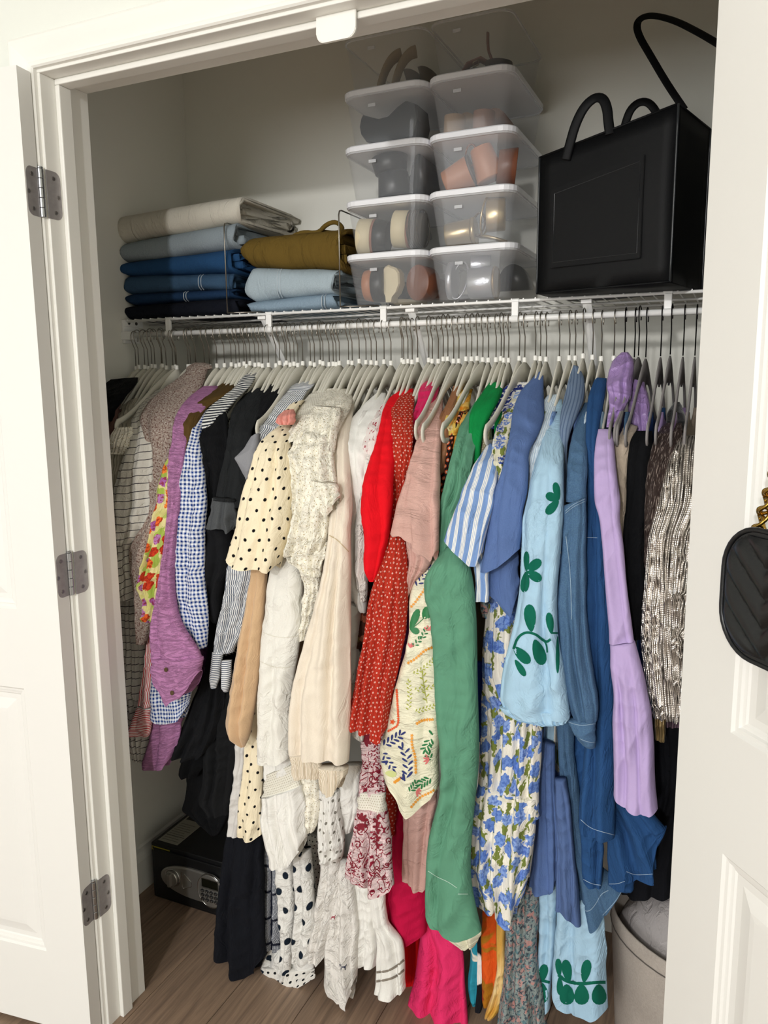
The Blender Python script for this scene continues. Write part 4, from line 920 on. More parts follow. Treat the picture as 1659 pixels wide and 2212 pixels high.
def garment(name, label, cat, short, mat, lobes, body=None, hang=True, group=None):
    """lobes: (part name, rows, options); body: (hem z) hangs a sheet behind, at the garment's hanger"""
    GN[0] += 1; seed = GN[0]
    R0 = parse(lobes[0][1]); p = at((R0[0][0] + R0[0][2]) / 2, (R0[0][1] + R0[0][3]) / 2, R0[0][4])
    if hang is not False:
        x = p[0] if hang is True else hang
        best = min((h for h in HANG if h[2] is None), key=lambda h: abs(h[0] - x)); 
        if short: best[2] = short
        hx = best[0]
    else: hx = p[0]
    org = (hx, YR, 1.40); root = empty(name, org, label=label, cat=cat, group=group)
    rt = {}
    for i, L in enumerate(lobes):
        nm, rows = L[0], L[1]; op = dict(L[2]) if len(L) > 2 else {}
        m = op.pop('mat', mat); o = lobe(nm, rows, m, root, seed=seed * 7 + i, loc=org, **op); rt.setdefault(nm, o); rt[i] = o
    if body is not None: bodysheet(root, hx, .315, .665, 1.485, body, mat, org, seed)
    rt['root'] = root; rt['org'] = org; GM[name + str(seed)] = rt; return rt
# ---- pieces applied on a cloth surface (embroidery, prints, buttons): shapes laid onto the mesh
def surf(o, rt):
    me = o.data; me.update(); org = Vector(rt['org']); vs = [v.co + org for v in me.vertices]; return BVHTree.FromPolygons(vs, [tuple(p.vertices) for p in me.polygons])
def lay(rt, o, shapes, mat, name, lift=.0012, th=.0008, bvh=None, stuff=True, each=False):
    """shapes: list of outlines in photo pixels (list of (u, v)); each becomes a thin raised patch on the cloth"""
    bv = bvh or surf(o, rt)
    if each: return [lay(rt, o, [q], mat, name, lift, th, bv, False) for q in shapes]
    b = bmesh.new(); org = Vector(rt['org']); C_ = Vector(CAM)
    for sh_ in shapes:
        pts = np.array(sh_, float); c = pts.mean(0); rings = [pts, c + (pts - c) * .55]; V_ = []; ok = True; hits = []
        for rg_ in rings + [c[None, :]]:
            row = []
            for u, v in rg_:
                d = Vector(rays(u, v)).normalized(); h = bv.ray_cast(C_, d)
                if h[0] is None: ok = False; break
                row.append(h[0] - d * lift)
            if not ok: break
            hits.append(row)
        if not ok: continue
        dd = [abs(p[1] - hits[2][0][1]) for p in hits[0] + hits[1]]
        if max(dd) > .035: continue
        V_ = [[b.verts.new(p - org) for p in row] for row in hits]; n = len(V_[0])
        for k in range(n):
            b.faces.new((V_[0][k], V_[0][(k + 1) % n], V_[1][(k + 1) % n], V_[1][k])); b.faces.new((V_[1][k], V_[1][(k + 1) % n], V_[2][0]))
    if not b.verts: b.free(); return None
    q = obj(name, b, mat, o, smooth=True)
    if stuff and len(shapes) > 1: q['kind'] = 'stuff'
    return q
def petal(cx, cy, L, w, ang, tip=.0, n=12):
    """teardrop from base (cx, cy): length L, width w, direction ang degrees (0 = right, 90 = down in the photo)"""
    a = math.radians(ang); out = []
    for k in range(n):
        t = 2 * math.pi * k / n; x = (1 - math.cos(t)) / 2; y = math.sin(t) / 2 * (.55 + .45 * x ** .8)
        out.append((cx + L * x * math.cos(a) - w * y * 1.15 * math.sin(a), cy + L * x * math.sin(a) + w * y * 1.15 * math.cos(a)))
    return out
def stroke(pts, w):
    """thin band along a pixel polyline, as a list of short quads"""
    pts = bezsmooth(pts, 2); out = []
    for p, q in zip(pts[:-1], pts[1:]):
        d = q - p; l = np.hypot(*d)
        if l < .2: continue
        n = np.array([-d[1], d[0]]) / l * w / 2; e = d / l * w * .15; out.append([tuple(p - n - e), tuple(q - n + e), tuple(q + n + e), tuple(p + n - e)])
    return out
def sprig(p0, p1, n, L, w, bend=0, alt=True, spread=50):
    """leaves on both sides of a stem from p0 to p1"""
    p0, p1 = np.array(p0, float), np.array(p1, float); d = p1 - p0; a = math.degrees(math.atan2(d[1], d[0])); nn = np.array([-d[1], d[0]]); out = []
    for k in range(n):
        t = (k + .5) / n; p = p0 + d * t + nn * bend * math.sin(math.pi * t); s_ = 1 if k % 2 else -1
        out.append(petal(p[0], p[1], L, w, a + s_ * spread, n=8))
    out.append(petal(*(p0 + d), L, w, a, n=8)); return out
# ---- fabrics
F = {}
F['black'] = cloth('black_cotton', '0c0d10', wr=.5); F['navy'] = cloth('navy_wool', '0f1118', wr=.35); F['char'] = cloth('washed_black_denim', '232527', wr=.5, weave=.6, slub=.18)
F['knit'] = cloth('cream_striped_terry', 'f2eee4', P_stripes('35333a', .0185, .10, 'v', warp=.006), wr=.6, weave=1.6, ws=(90, 60))
def P_tweed(t, base):
    n = t.noise(1, det=1, scale=(240, 190, 1)); n2 = t.noise(1, det=1, scale=(200, 260, 1)); gx = t.math('ABSOLUTE', t.math('SINE', t.math('MULTIPLY', t._u, 900))); gy = t.math('ABSOLUTE', t.math('SINE', t.math('MULTIPLY', t._v, 900)))
    o = t.mix(t.step(n, .56, .06), base, srgb('8d6a60')); o = t.mix(t.step(n2, .6, .04), o, srgb('efe6dc')); return t.mix(t.math('MULTIPLY', t.math('MULTIPLY', gx, gy), .35), o, srgb('6d5650'))
F['tweed'] = cloth('beige_tweed', 'd6c2b5', P_tweed, wr=.4, weave=3.2, slub=.1)
F['floral_orange'] = cloth('orange_floral_cotton', 'd9cf94', P_chain(P_floral(['9db04e', 'a9b95c', 'c9c27a'], 26, .42, seed=2), P_floral(['e0622a', 'c23a1f', 'b077b0', 'e98438', 'a565a8'], 30, .36, vein='8c2418')))
F['pink'] = cloth('orchid_gauze', 'c085b4', wr=1.0, weave=.8, ws=(70, 260), slub=.1)
F['brown'] = cloth('olive_brown_cotton', '54401f'); F['ging'] = cloth('blue_gingham_seersucker', 'eff1f4', P_gingham('3a62ac', .0092, '1d3c80'), wr=.5, ws=(60, 200))
F['stripe_bw'] = cloth('black_white_stripe', 'e4e4e0', P_stripes('2b2f38', .0095, .5, 'v'), wr=.3)
F['pin'] = cloth('grey_pinstripe', 'eceded', P_stripes('5b6474', .0046, .45, 'u'), wr=.35, ws=(60, 90)); F['pinh'] = cloth('grey_pinstripe_cross', 'eceded', P_stripes('5b6474', .0046, .45, 'v'), wr=.35)
F['greytee'] = cloth('grey_jersey', '8f9095', wr=.2); F['polka'] = cloth('cream_polka_dot', 'f3e6c8', P_dots('0c0c10', .034, .0037, jit=.10, sy=.62), wr=.5, ws=(30, 14))
F['camel'] = cloth('camel_knit', 'd2b08a', wr=.2, sheen=.3); F['lining'] = cloth('pale_lining', 'd9d6d2', wr=.2)
F['lace'] = cloth('cream_eyelet_lace', 'fbf5e6', P_dots('b9a87e', .0095, .0011, jit=.6), wr=.6, weave=.3, ws=(110, 110)); F['mesh'] = cloth('white_mesh_knit', 'f3efe2', P_dots('bdb49d', .0055, .0012), wr=.2, weave=1)
F['whited'] = cloth('white_denim', 'eceae2', wr=.6, ws=(26, 22)); F['oat'] = cloth('oatmeal_knit', 'ece1d0', wr=.25, sheen=.2, ws=(40, 12)); F['rib'] = cloth('oatmeal_rib', 'ece1d0', P_stripes('b3a284', .0034, .3, 'u', soft=.1), wr=.1)
F['white'] = cloth('white_cotton', 'eeece6', wr=.55, ws=(30, 20)); F['whiteknit'] = cloth('white_knit', 'efeee9', wr=.15); F['linenw'] = cloth('white_linen', 'ebe7e1', wr=1.0, ws=(50, 50), slub=.1)
F['redleaf'] = cloth('white_red_sprig', 'e9dfdb', P_blobs('a31c38', 150, .62, .02, (1, .6, 1)), wr=.3); F['paisley'] = cloth('pink_ground_gauze', 'e9cfd0', P_chain(P_contour('8f2238', 34, .085), P_blobs('8f2238', 120, .66, .02)), wr=.7, ws=(60, 200))
F['red'] = cloth('bright_red_cotton', 'e4101f', wr=.45, ws=(22, 14)); F['rust'] = cloth('rust_ditsy', 'b83222', P_chain(P_dots('7d3a2a', .0080, .0009, jit=.9), P_dots('efc9bd', .0098, .0018, jit=.4, ring='c8422f')), wr=.5, ws=(60, 10))
F['dusty'] = cloth('dusty_pink_linen', 'dfb4a9', wr=.55, weave=.9, slub=.1, ws=(20, 60)); F['satinpink'] = cloth('hot_pink_satin', 'd01f5c', wr=.2, weave=.05, rough=.35); F['magenta'] = cloth('magenta_crepe', 'c00f42', wr=.2)
F['hotpink'] = cloth('hot_pink_cotton', 'e7336c', wr=.7, ws=(26, 24)); F['reddress'] = cloth('scarlet_cotton', 'd20a12', wr=.3)
F['camelstrap'] = cloth('copper_satin', '9a6a48', rough=.5); F['yelflor'] = cloth('yellow_rose_print', 'e5c766', P_chain(P_floral(['d9a03a', 'f0e3b0', '1c1c20'], 40, .4, vein='b87a28')), wr=.3)
F['tiedye'] = cloth('orange_tie_dye', 'f0c56a', P_blobs('e88a20', 26, .5, .12), wr=.3); F['orprint'] = cloth('black_orange_dots', '2a1b1b', P_dots('e0673a', .012, .004, ring='f0e0d0'), wr=.2)
F['sage'] = cloth('sage_poplin', '5f957a', wr=.6, ws=(22, 14), slub=.03); F['kelly'] = cloth('kelly_green_cotton', '0d8743', wr=.3); F['botan'] = cloth('cream_satin_print', 'e9e5cb', wr=.6, weave=.08, rough=.55, ws=(24, 90))
F['wstripe'] = cloth('blue_white_stripe', '7c9ccf', P_stripes('f1efe9', .0185, .46, 'u', sub=('8fa9cf', .0028, .3)), wr=.5)
F['rose'] = cloth('cream_blue_rose', 'e0dcc4', P_chain(P_floral(['3e55a0', '5f7bbd', '8ca3d0', '2c4590'], 34, .4, leaf='6f7a3a', leaf_scale=22, vein='e6e2d0')), wr=.3); F['navyflor'] = cloth('navy_floral_trim', 'e2e0dc', P_blobs('27367c', 90, .47, .03))
F['blueflor'] = cloth('white_blue_daisy', 'f3eee2', P_floral(['7d9ddb', '6a8ccf', '8fabe2', '7393d4'], 27, .37, leaf='7a8640', leaf_scale=19, warp=.75, vein='4c6cba'), wr=.4, ws=(60, 12))
F['peri'] = cloth('periwinkle_crepe', '5f79ae', wr=.3, weave=.7, slub=.08); F['perid'] = cloth('slate_periwinkle', '59709f', wr=.3)
F['lblue'] = cloth('light_blue_poplin', 'a9cbe2', wr=.5, ws=(30, 16), slub=.03); F['lstripe'] = cloth('ice_blue_linen', 'bcd0e0', P_stripes('dfe8ee', .004, .4, 'u'), wr=.5)
F['ribknit'] = cloth('blue_grey_rib_knit', '7c90ab', P_stripes('5b6f8d', .007, .35, 'u', soft=.12), wr=.1, weave=1); F['denim'] = cloth('indigo_denim', '54759a', P_blobs('587a98', 420, .55, .1), wr=.45, weave=1, slub=.2, ws=(40, 14))
F['chamb'] = cloth('chambray_blue', '2a5081', wr=.4, slub=.08); F['lilac'] = cloth('lilac_cotton', 'bda8d6', wr=.3, slub=.02, ws=(18, 8)); F['satinl'] = cloth('lilac_satin', 'a98cc4', wr=.4, weave=.02, rough=.3, ws=(50, 30))
F['beigelin'] = cloth('beige_linen', 'c2b2a0', wr=.5); F['sequin'] = cloth('bronze_metallic_knit', '4c3e3a', P_blobs('c8b8ae', 1, .60, .05, (520, 60, 1)), wr=.6, weave=2, rough=.4, metal=.45, ws=(400, 60))
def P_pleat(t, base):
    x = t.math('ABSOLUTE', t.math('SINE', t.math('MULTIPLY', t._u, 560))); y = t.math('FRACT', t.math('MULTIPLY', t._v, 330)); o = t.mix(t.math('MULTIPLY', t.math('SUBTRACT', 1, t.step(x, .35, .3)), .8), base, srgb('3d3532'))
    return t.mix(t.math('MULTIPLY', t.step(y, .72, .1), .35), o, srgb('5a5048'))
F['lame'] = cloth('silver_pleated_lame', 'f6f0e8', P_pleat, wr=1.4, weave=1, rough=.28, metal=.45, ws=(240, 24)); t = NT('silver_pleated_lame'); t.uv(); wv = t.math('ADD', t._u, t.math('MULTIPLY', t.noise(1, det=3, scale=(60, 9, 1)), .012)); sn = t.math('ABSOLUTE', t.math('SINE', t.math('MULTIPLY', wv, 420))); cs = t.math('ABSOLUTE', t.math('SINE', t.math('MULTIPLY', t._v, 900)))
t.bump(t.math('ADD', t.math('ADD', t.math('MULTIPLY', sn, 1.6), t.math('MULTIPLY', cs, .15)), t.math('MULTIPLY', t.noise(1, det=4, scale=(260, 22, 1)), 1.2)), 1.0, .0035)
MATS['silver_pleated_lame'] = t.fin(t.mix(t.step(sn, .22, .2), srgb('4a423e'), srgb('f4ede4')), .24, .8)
F['lame'] = MATS['silver_pleated_lame']; F['goldpl'] = cloth('gold_pleated_fabric', 'b9a070', P_stripes('6d5938', .006, .4, 'u', soft=.15), rough=.4, metal=.5)
F['plaid'] = cloth('grey_check_seersucker', 'd0d2d6', P_chain(P_stripes('3c424e', .0032, .42, 'v'), P_stripes('5a606c', .004, .35, 'u'), P_stripes('14182a', .055, .13, 'u'), P_stripes('14182a', .07, .1, 'v')), wr=.4)
F['bigdot'] = cloth('white_large_spot', 'e9e7e2', P_dots('14202e', .056, .0095, jit=.3, sy=.8), wr=.8, ws=(50, 60)); F['smalldot'] = cloth('white_small_spot', 'e6e3dc', P_dots('101418', .022, .0042, jit=.25), wr=.4); F['tinydot'] = cloth('grey_tiny_spot', 'c6c4be', P_dots('1c1c20', .011, .0018), wr=.3)
F['redstr'] = cloth('red_white_stripe', 'efe3df', P_stripes('c0323a', .0046, .45, 'u'), wr=.2); F['redstrh'] = cloth('red_white_stripe_cuff', 'efe3df', P_stripes('b53338', .0048, .5, 'v'), wr=.2)
F['darkflor'] = cloth('dark_floral', '4a2a20', P_floral(['8c4a34', 'b7745a', '2c2a30', '6a5a3a'], 50, .36), wr=.4); F['whiteflor'] = cloth('white_grey_floral', 'dedad2', P_blobs('5d5a58', 60, .56, .04), wr=.4)
F['purple'] = cloth('purple_orange_print', '8d4f96', P_blobs('b5603e', 30, .6, .05), wr=.3); F['orange'] = cloth('orange_swirl_print', 'dd5a1e', P_chain(P_blobs('a8701c', 9, .5, .03, (1, 1.6, 1)), P_blobs('8c2a1c', 12, .63, .02)), wr=.3)
F['yellow'] = cloth('yellow_dip_dye', 'd8a548', P_blobs('f0dfae', 5, .5, .15), wr=.3); F['teal'] = cloth('teal_print', '2b8fa6', P_blobs('e9e2cf', 12, .62, .02), wr=.2); F['bwprint'] = cloth('black_white_print', '15171d', P_blobs('e8e6e0', 7, .6, .02))
F['greyflor'] = cloth('grey_ditsy_floral', '8f9a98', P_chain(P_blobs('b98a84', 60, .56, .05), P_blobs('44505a', 130, .55, .04), P_blobs('5c7f86', 90, .6, .04)), wr=.5, ws=(70, 12))
F['khaki'] = cloth('taupe_chiffon', '5d5546', wr=.3); F['velvet'] = cloth('black_velvet', '0a0a0c', sheen=.5); F['scallop'] = cloth('black_crepe', '131419', wr=.2); F['royal'] = cloth('royal_blue_cotton', '1f3b98')
F['clear'] = cloth('ivory_chiffon', 'c9c2b0', wr=.6); F['darkpurple'] = cloth('dark_purple_knit', '332c4a', wr=.6, ws=(200, 200)); F['peach'] = cloth('coral_ruffle', 'e59a8e')
Y = dict
# ---- left end of the rod
garment('top', 'black knit top at the far left end of the rod', 'top', 'black knit top at the far left', F['black'], [('shoulder', 'A80,428,228,415,.44;60,470,228,438,.40;50,520,175,500,.34;40,600,110,585,.30;40,640,100,640,.30', Y(folds=1, amp=.004))], body=.85)
garment('camisole', 'brown mauve camisole edge under the black top at the far left', 'top', 'brown mauve camisole', cloth('mauve_brown_knit', '6b4f48'), [('front', 'A110,540,150,520,.36;85,590,125,580,.315;70,700,120,690,.305;70,760,115,760,.30', Y(folds=1))], body=1.0)
rt = garment('blouse', 'off-white ruffled eyelet blouse near the left jamb, behind the striped knit', 'blouse', 'off-white ruffled eyelet blouse', F['clear'], [('front', 'A150,560,230,520,.40;120,640,210,620,.34;100,760,200,750,.28;80,860,190,860,.27;60,1000,180,1000,.27', Y(folds=4, amp=.008)), ('ruffle', 'A120,672,205,668,.27;98,712,200,715,.255;90,760,190,770,.25;80,800,170,810,.255', Y(folds=5, amp=.01, mat=F['lace']))], body=.95)
garment('cardigan', 'cream terry cardigan with thin charcoal stripes at the left end', 'cardigan', 'cream terry cardigan with charcoal stripes', F['knit'], [
    ('sleeve', 'A300,520,370,470,.42;245,560,330,530,.36;212,640,290,610,.30;205,740,310,740,.265;150,860,312,860,.245;110,980,312,980,.235;100,1085,312,1085,.225;C130,300,420,300,.215;150,420,380,430,.21;165,500,330,520,.21;180,590,260,600,.21;175,700,290,700,.215;180,820,300,800,.215;190,930,290,930,.22', Y(folds=2, amp=.010, bulge=.03)),
    ('front', 'C190,860,330,860,.27;200,1000,340,1000,.265;200,1230,350,1230,.26;205,1500,360,1500,.26;215,1700,400,1700,.26;230,1850,400,1850,.26;250,1960,390,1960,.26;290,2030,370,2040,.26', Y(folds=3, amp=.008))], body=.62)
garment('cardigan', 'beige and pink woven tweed cardigan at the left end', 'cardigan', 'beige and pink tweed cardigan', F['tweed'], [
    ('body_front', 'A520,350,590,352,.475;470,400,575,400,.45;390,460,562,460,.41;310,520,505,520,.36;248,600,436,600,.30;240,640,425,650,.28;262,700,418,720,.27;285,800,412,810,.268;300,950,410,950,.25;312,1085,400,1085,.215;C400,240,520,240,.21;360,420,520,400,.205;250,560,500,520,.20;240,640,480,640,.20;262,760,480,760,.20;285,900,460,900,.20;295,1000,440,1000,.20;305,1130,410,1130,.20;300,1232,350,1240,.20', Y(folds=1.6, amp=.006, bulge=.026)),
    ('collar', 'N960,470,1060,468,.49;890,505,1120,490,.478;860,570,1150,530,.465;850,660,900,600,.455', Y(folds=.6, amp=.003, bulge=.018, nv=30))], body=.70)
garment('blouse', 'orange and green floral blouse sleeve between tweed and orchid shirt', 'blouse', 'orange and green floral blouse', F['floral_orange'], [('sleeve', 'A390,830,420,825,.235;360,880,440,880,.225;335,980,450,980,.21;330,1060,450,1060,.20;C470,120,560,120,.195;435,250,540,250,.19;410,380,530,380,.185;380,520,520,500,.183;342,660,500,640,.18;315,790,490,780,.18;305,868,470,870,.18;345,910,465,920,.18;350,1000,450,1020,.182;345,1070,410,1090,.183', Y(folds=2.2, amp=.008))], body=.95)
pk = garment('shirt', 'orchid pink crinkled gauze shirt with buttoned cuff', 'shirt', 'orchid pink gauze shirt', F['pink'], [
    ('sleeve', 'A575,460,642,458,.43;520,490,635,488,.385;470,540,600,545,.33;428,615,530,640,.28;415,720,490,740,.25;405,850,465,860,.225;392,960,462,960,.205;385,1080,450,1080,.19;C512,220,592,220,.182;505,400,572,400,.178;480,620,555,620,.172;452,820,548,830,.167;430,980,570,1000,.162;412,1080,610,1110,.158;405,1180,690,1220,.155;402,1290,742,1300,.152;405,1360,748,1350,.15', Y(folds=1.3, amp=.005, bulge=.022)),
    ('cuff', 'C405,1330,750,1330,.148;408,1400,738,1400,.147;420,1450,730,1440,.147', Y(hem='C415,1470;490,1545;520,1620;545,1642;570,1612;640,1580;690,1520;738,1420', t0=.3, folds=.8, amp=.004, bulge=.03, nv=40)),
    ('hem', 'C410,1650,640,1650,.245;408,1760,620,1740,.245;398,1850,600,1830,.245;378,1930,590,1900,.245;365,2000,570,1960,.245', Y(hem='C343,2085;430,2092;500,2078;532,2020;548,1985', folds=1.5, amp=.007))], body=.62)
btn = plain('horn_button', '4c3a22', .35, bump=.1)
lay(pk, pk['cuff'], [petal(486, 1412, 28, 26, 0)], btn, 'button') if 0 else None
for u, v in ((500, 1412), (541, 1570)):
    lay(pk, pk['cuff'], [[(200 + (u + 13 * math.cos(a)) / 3.16, 1000 + (v + 16 * math.sin(a)) / 3.16) for a in np.linspace(0, 2 * math.pi, 16)[:-1]]], btn, 'button', lift=.004)
garment('top', 'olive brown top squeezed between the orchid shirt and the gingham', 'top', 'olive brown top', F['brown'], [('shoulder', 'N1290,672,1380,670,.47;1200,730,1400,720,.43;1080,820,1330,800,.375;950,930,1080,960,.32;880,1060,1000,1080,.285;840,1200,960,1220,.262;835,1400,920,1400,.245;830,1560,900,1560,.235;A460,1080,510,1080,.22', Y(folds=1.2, amp=.005))], body=.95)
garment('shirt', 'blue and white gingham seersucker shirt', 'shirt', 'blue and white gingham shirt', F['ging'], [
    ('collar', 'N1240,765,1350,765,.45;1130,800,1360,800,.42;1050,870,1300,860,.385;1030,940,1200,930,.365', Y(folds=.5, amp=.002, nv=30)),
    ('sleeve', 'N1120,880,1280,880,.385;1040,960,1180,960,.34;990,1060,1060,1100,.295;930,1180,1010,1200,.265;A470,820,560,830,.235;455,920,570,920,.22;440,1010,580,1010,.21;430,1085,585,1085,.203;C590,250,752,300,.199;565,420,760,450,.197;552,620,765,640,.195;542,800,768,800,.193;545,960,788,980,.192;585,1090,790,1100,.192;640,1180,785,1180,.192;690,1255,772,1260,.192', Y(folds=1.2, amp=.004, bulge=.02)),
    ('cuff', 'C398,1420,700,1420,.215;400,1520,690,1520,.213;400,1600,665,1590,.212;400,1690,655,1660,.212', Y(hem='C398,1735;450,1775;520,1774;610,1748;660,1640', folds=1, amp=.005, nv=40))], body=.62)
garment('shirt', 'black and white striped shirt collar left of the black tops', 'shirt', 'black and white striped shirt', F['stripe_bw'], [('shoulder', 'N1560,572,1640,568,.475;1460,640,1620,620,.45;1370,760,1560,720,.41;1160,880,1440,840,.36;1060,990,1330,960,.33;1020,1110,1200,1080,.30;1010,1230,1100,1210,.285', Y(folds=1, amp=.003))], body=.8)
# ---- blacks
garment('blouse', 'navy black short sleeved blouse with pointed sleeve', 'blouse', 'navy black short sleeved blouse', F['black'], [('sleeve', 'N1170,965,1225,960,.34;1120,1060,1300,1020,.315;1050,1180,1320,1150,.29;945,1290,1320,1300,.265;990,1390,1310,1400,.255;1020,1500,1300,1500,.25;A560,860,690,860,.245;575,960,680,960,.24;590,1085,670,1085,.235;C740,180,850,180,.23;755,330,850,330,.23;768,480,800,480,.23', Y(folds=1.5, amp=.006))], body=.75)
garment('jacket', 'washed black jacket with flared frayed cuff', 'jacket', 'washed black jacket', F['char'], [
    ('sleeve', 'A830,467,872,470,.44;765,515,872,510,.40;722,580,860,590,.345;700,680,812,690,.285;680,790,806,800,.25;655,900,800,920,.225;640,1000,790,1010,.205;632,1080,780,1080,.196;C850,130,985,140,.19;835,240,965,255,.188', Y(folds=1.2, amp=.005)),
    ('cuff', 'C830,236,968,250,.186;826,262,970,275,.184;805,340,980,350,.181;785,420,978,430,.18', Y(folds=2, amp=.010, bulge=.02, nv=36, t0=.5, hem='C778,447;830,452;880,440;915,455;948,478;975,430', mat=cloth('grey_washed_denim', '55585b', wr=.5, weave=.9, slub=.2))),
    ('frayed_seam', 'C826,232,972,246,.184;824,252,972,266,.182', Y(folds=9, amp=.003, bulge=.02, nv=8))], body=.7)
garment('cardigan', 'black draped cardigan with a diagonal falling front', 'cardigan', 'black draped cardigan', cloth('black_fleece', '141518', wr=.3, weave=.8), [
    ('sleeve', 'A895,450,965,452,.45;855,520,960,510,.40;815,610,900,600,.345;790,690,880,690,.315;770,780,860,790,.30;760,900,850,900,.295;750,1000,840,1000,.285;745,1085,850,1085,.275;C900,200,1060,200,.245;860,360,1040,360,.24;800,480,960,480,.235', Y(folds=1.5, amp=.006)),
    ('drape', 'C775,440,950,450,.228;778,560,950,600,.225;780,680,940,700,.222;758,780,905,790,.22;725,880,890,870,.218;722,940,880,920,.217;745,990,875,1000,.217;785,1050,865,1060,.218;820,1090,850,1095,.22', Y(folds=1.1, amp=.012, bulge=.03)),
    ('front', 'C800,900,940,900,.262;790,1080,930,1080,.26;790,1250,900,1250,.26;775,1400,900,1400,.258;740,1500,900,1500,.256;690,1600,900,1600,.255;640,1720,890,1720,.255;590,1840,850,1840,.255;550,1930,800,1920,.255', Y(hem='C545,1950;570,2008;650,2020;735,2012;790,1960', folds=2.5, amp=.012))], body=.62)
garment('dress', 'charcoal wool dress with folded lower tier in front of the black cardigan', 'dress', 'charcoal wool dress', cloth('charcoal_wool', '17181a', wr=.3, weave=1), [('skirt', 'C800,1480,930,1480,.275;800,1600,960,1600,.27;F1100,80,1290,80,.268;1105,250,1285,250,.265;1100,380,1265,380,.262;1065,460,1255,460,.26;1120,525,1242,525,.26', Y(folds=2, amp=.01))])
garment('skirt', 'black skirt hanging behind the charcoal dress above the safe', 'skirt', 'black skirt', cloth('black_skirt_wool', '111214', wr=.3, weave=.8), [
    ('tier', 'F1000,160,1120,160,.33;985,240,1110,250,.325;968,310,1090,290,.325;985,325,1070,320,.327', Y(folds=1.4, amp=.008, nv=40)),
    ('skirt', 'F1020,230,1240,230,.36;1010,400,1250,400,.355;985,505,1250,510,.35;1050,545,1235,545,.352;1110,600,1210,600,.354;1150,635,1190,632,.356', Y(folds=2.5, amp=.01))])
garment('dress', 'long navy black dress hanging almost to the floor right of the safe', 'dress', 'long navy black dress', F['navy'], [('skirt', 'F1250,560,1420,560,.275;1225,680,1432,680,.27;1205,820,1432,820,.265;1190,1000,1430,1000,.26;1172,1200,1435,1200,.255;1168,1260,1440,1260,.255', Y(hem='F1166,1290;1225,1322;1272,1332;1300,1385;1345,1397;1395,1375;1412,1322;1445,1290', folds=1.6, amp=.014, bulge=.03))])
# ---- stripes, polka
garment('tee_shirt', 'grey jersey T-shirt sleeve beside the pinstriped shirt', 'shirt', 'grey jersey T-shirt', F['greytee'], [('sleeve', 'A815,720,850,700,.25;775,780,850,760,.235;733,828,845,830,.225;752,870,835,870,.222;768,910,820,900,.222;780,948,800,945,.222', Y(folds=.6, amp=.003))], body=.8)
garment('shirt', 'white shirt with fine grey pinstripes and rounded cuffs', 'shirt', 'grey pinstriped shirt', F['pin'], [
    ('collar', 'A1075,438,1138,434,.46;980,465,1135,455,.43;965,500,1090,490,.41;985,520,1040,515,.40', Y(folds=.5, amp=.002, nv=30, mat=F['pinh'])),
    ('shoulder', 'A1000,490,1100,480,.40;920,550,1060,560,.355;880,620,980,650,.31;850,700,930,710,.275;825,780,900,780,.255', Y(folds=.8, amp=.004)),
    ('sleeve', 'C930,600,1110,600,.222;915,760,1100,760,.218;895,900,1075,900,.214;870,1050,1040,1050,.211;845,1180,1010,1180,.208;825,1300,965,1290,.206', Y(folds=2.2, amp=.007)),
    ('cuff', 'C822,1290,888,1300,.20;812,1380,875,1390,.198;798,1480,862,1480,.198;808,1535,840,1540,.20', Y(folds=.5, amp=.003, mat=F['pinh'], nv=30)),
    ('cuff', 'C884,1350,945,1350,.196;880,1440,942,1440,.194;876,1520,936,1520,.194;892,1552,925,1562,.196', Y(folds=.5, amp=.003, mat=F['pinh'], nv=30))], body=.7)
garment('jumper', 'camel knit jumper sleeve with gathered wrist', 'jumper', 'camel knit jumper', F['camel'], [('sleeve', 'C1100,620,1200,620,.208;1090,760,1190,760,.202;1060,900,1180,900,.196;1025,1100,1165,1100,.19;990,1300,1150,1300,.185;955,1500,1125,1500,.18;922,1680,1100,1680,.176;908,1800,1080,1790,.174;925,1870,1065,1870,.174;975,1915,1045,1915,.176;1010,1940,1035,1938,.178', Y(folds=1.4, amp=.012, bulge=.03))], body=.7)
pd_ = garment('blouse', 'cream polka dot blouse with gathered puff sleeve', 'blouse', 'cream polka dot blouse', F['polka'], [
    ('sleeve', 'A1010,560,1080,530,.36;985,600,1040,580,.32;965,655,1020,650,.27;910,700,1015,700,.235;870,740,1005,740,.215;838,800,1010,810,.20;815,880,1018,890,.188;790,970,1022,970,.178;765,1060,1020,1060,.168;C1052,60,1342,60,.163;1035,200,1350,200,.16;1010,330,1350,330,.156;978,470,1340,470,.153;945,580,1310,580,.151;922,635,1290,640,.15', Y(hem='C916,655;985,700;1050,716;1180,716;1236,738;1262,690', t0=.75, folds=1.8, amp=.010, bulge=.04)),
    ('hem', 'C1140,1150,1230,1150,.252;1110,1350,1210,1350,.25;1095,1550,1180,1550,.248;1065,1750,1160,1750,.245;1048,1900,1155,1900,.243;1035,2050,1165,2050,.24;1022,2150,1165,2150,.24;F1300,420,1422,420,.24;1295,540,1422,540,.24;1290,620,1422,610,.24', Y(hem='F1288,642;1330,655;1390,652;1422,634', folds=1.2, amp=.005))])
garment('ruffle_blouse', 'blouse with coral pink ruffled neckline above the polka dot sleeve', 'blouse', 'coral ruffled blouse', F['peach'], [('collar_ruffle', 'A985,585,1025,578,.26;945,620,1034,602,.235;943,648,1036,638,.225;965,658,1022,658,.225', Y(folds=3, amp=.007, nv=24))], hang=True)
garment('slip', 'pale grey lining slip showing left of the polka dot hem', 'slip', 'pale grey slip', F['lining'], [('hem', 'F1290,120,1345,120,.262;1282,250,1330,250,.26;1262,400,1325,400,.26;1245,560,1320,560,.26;1242,630,1300,642,.26', Y(folds=1, amp=.003))])
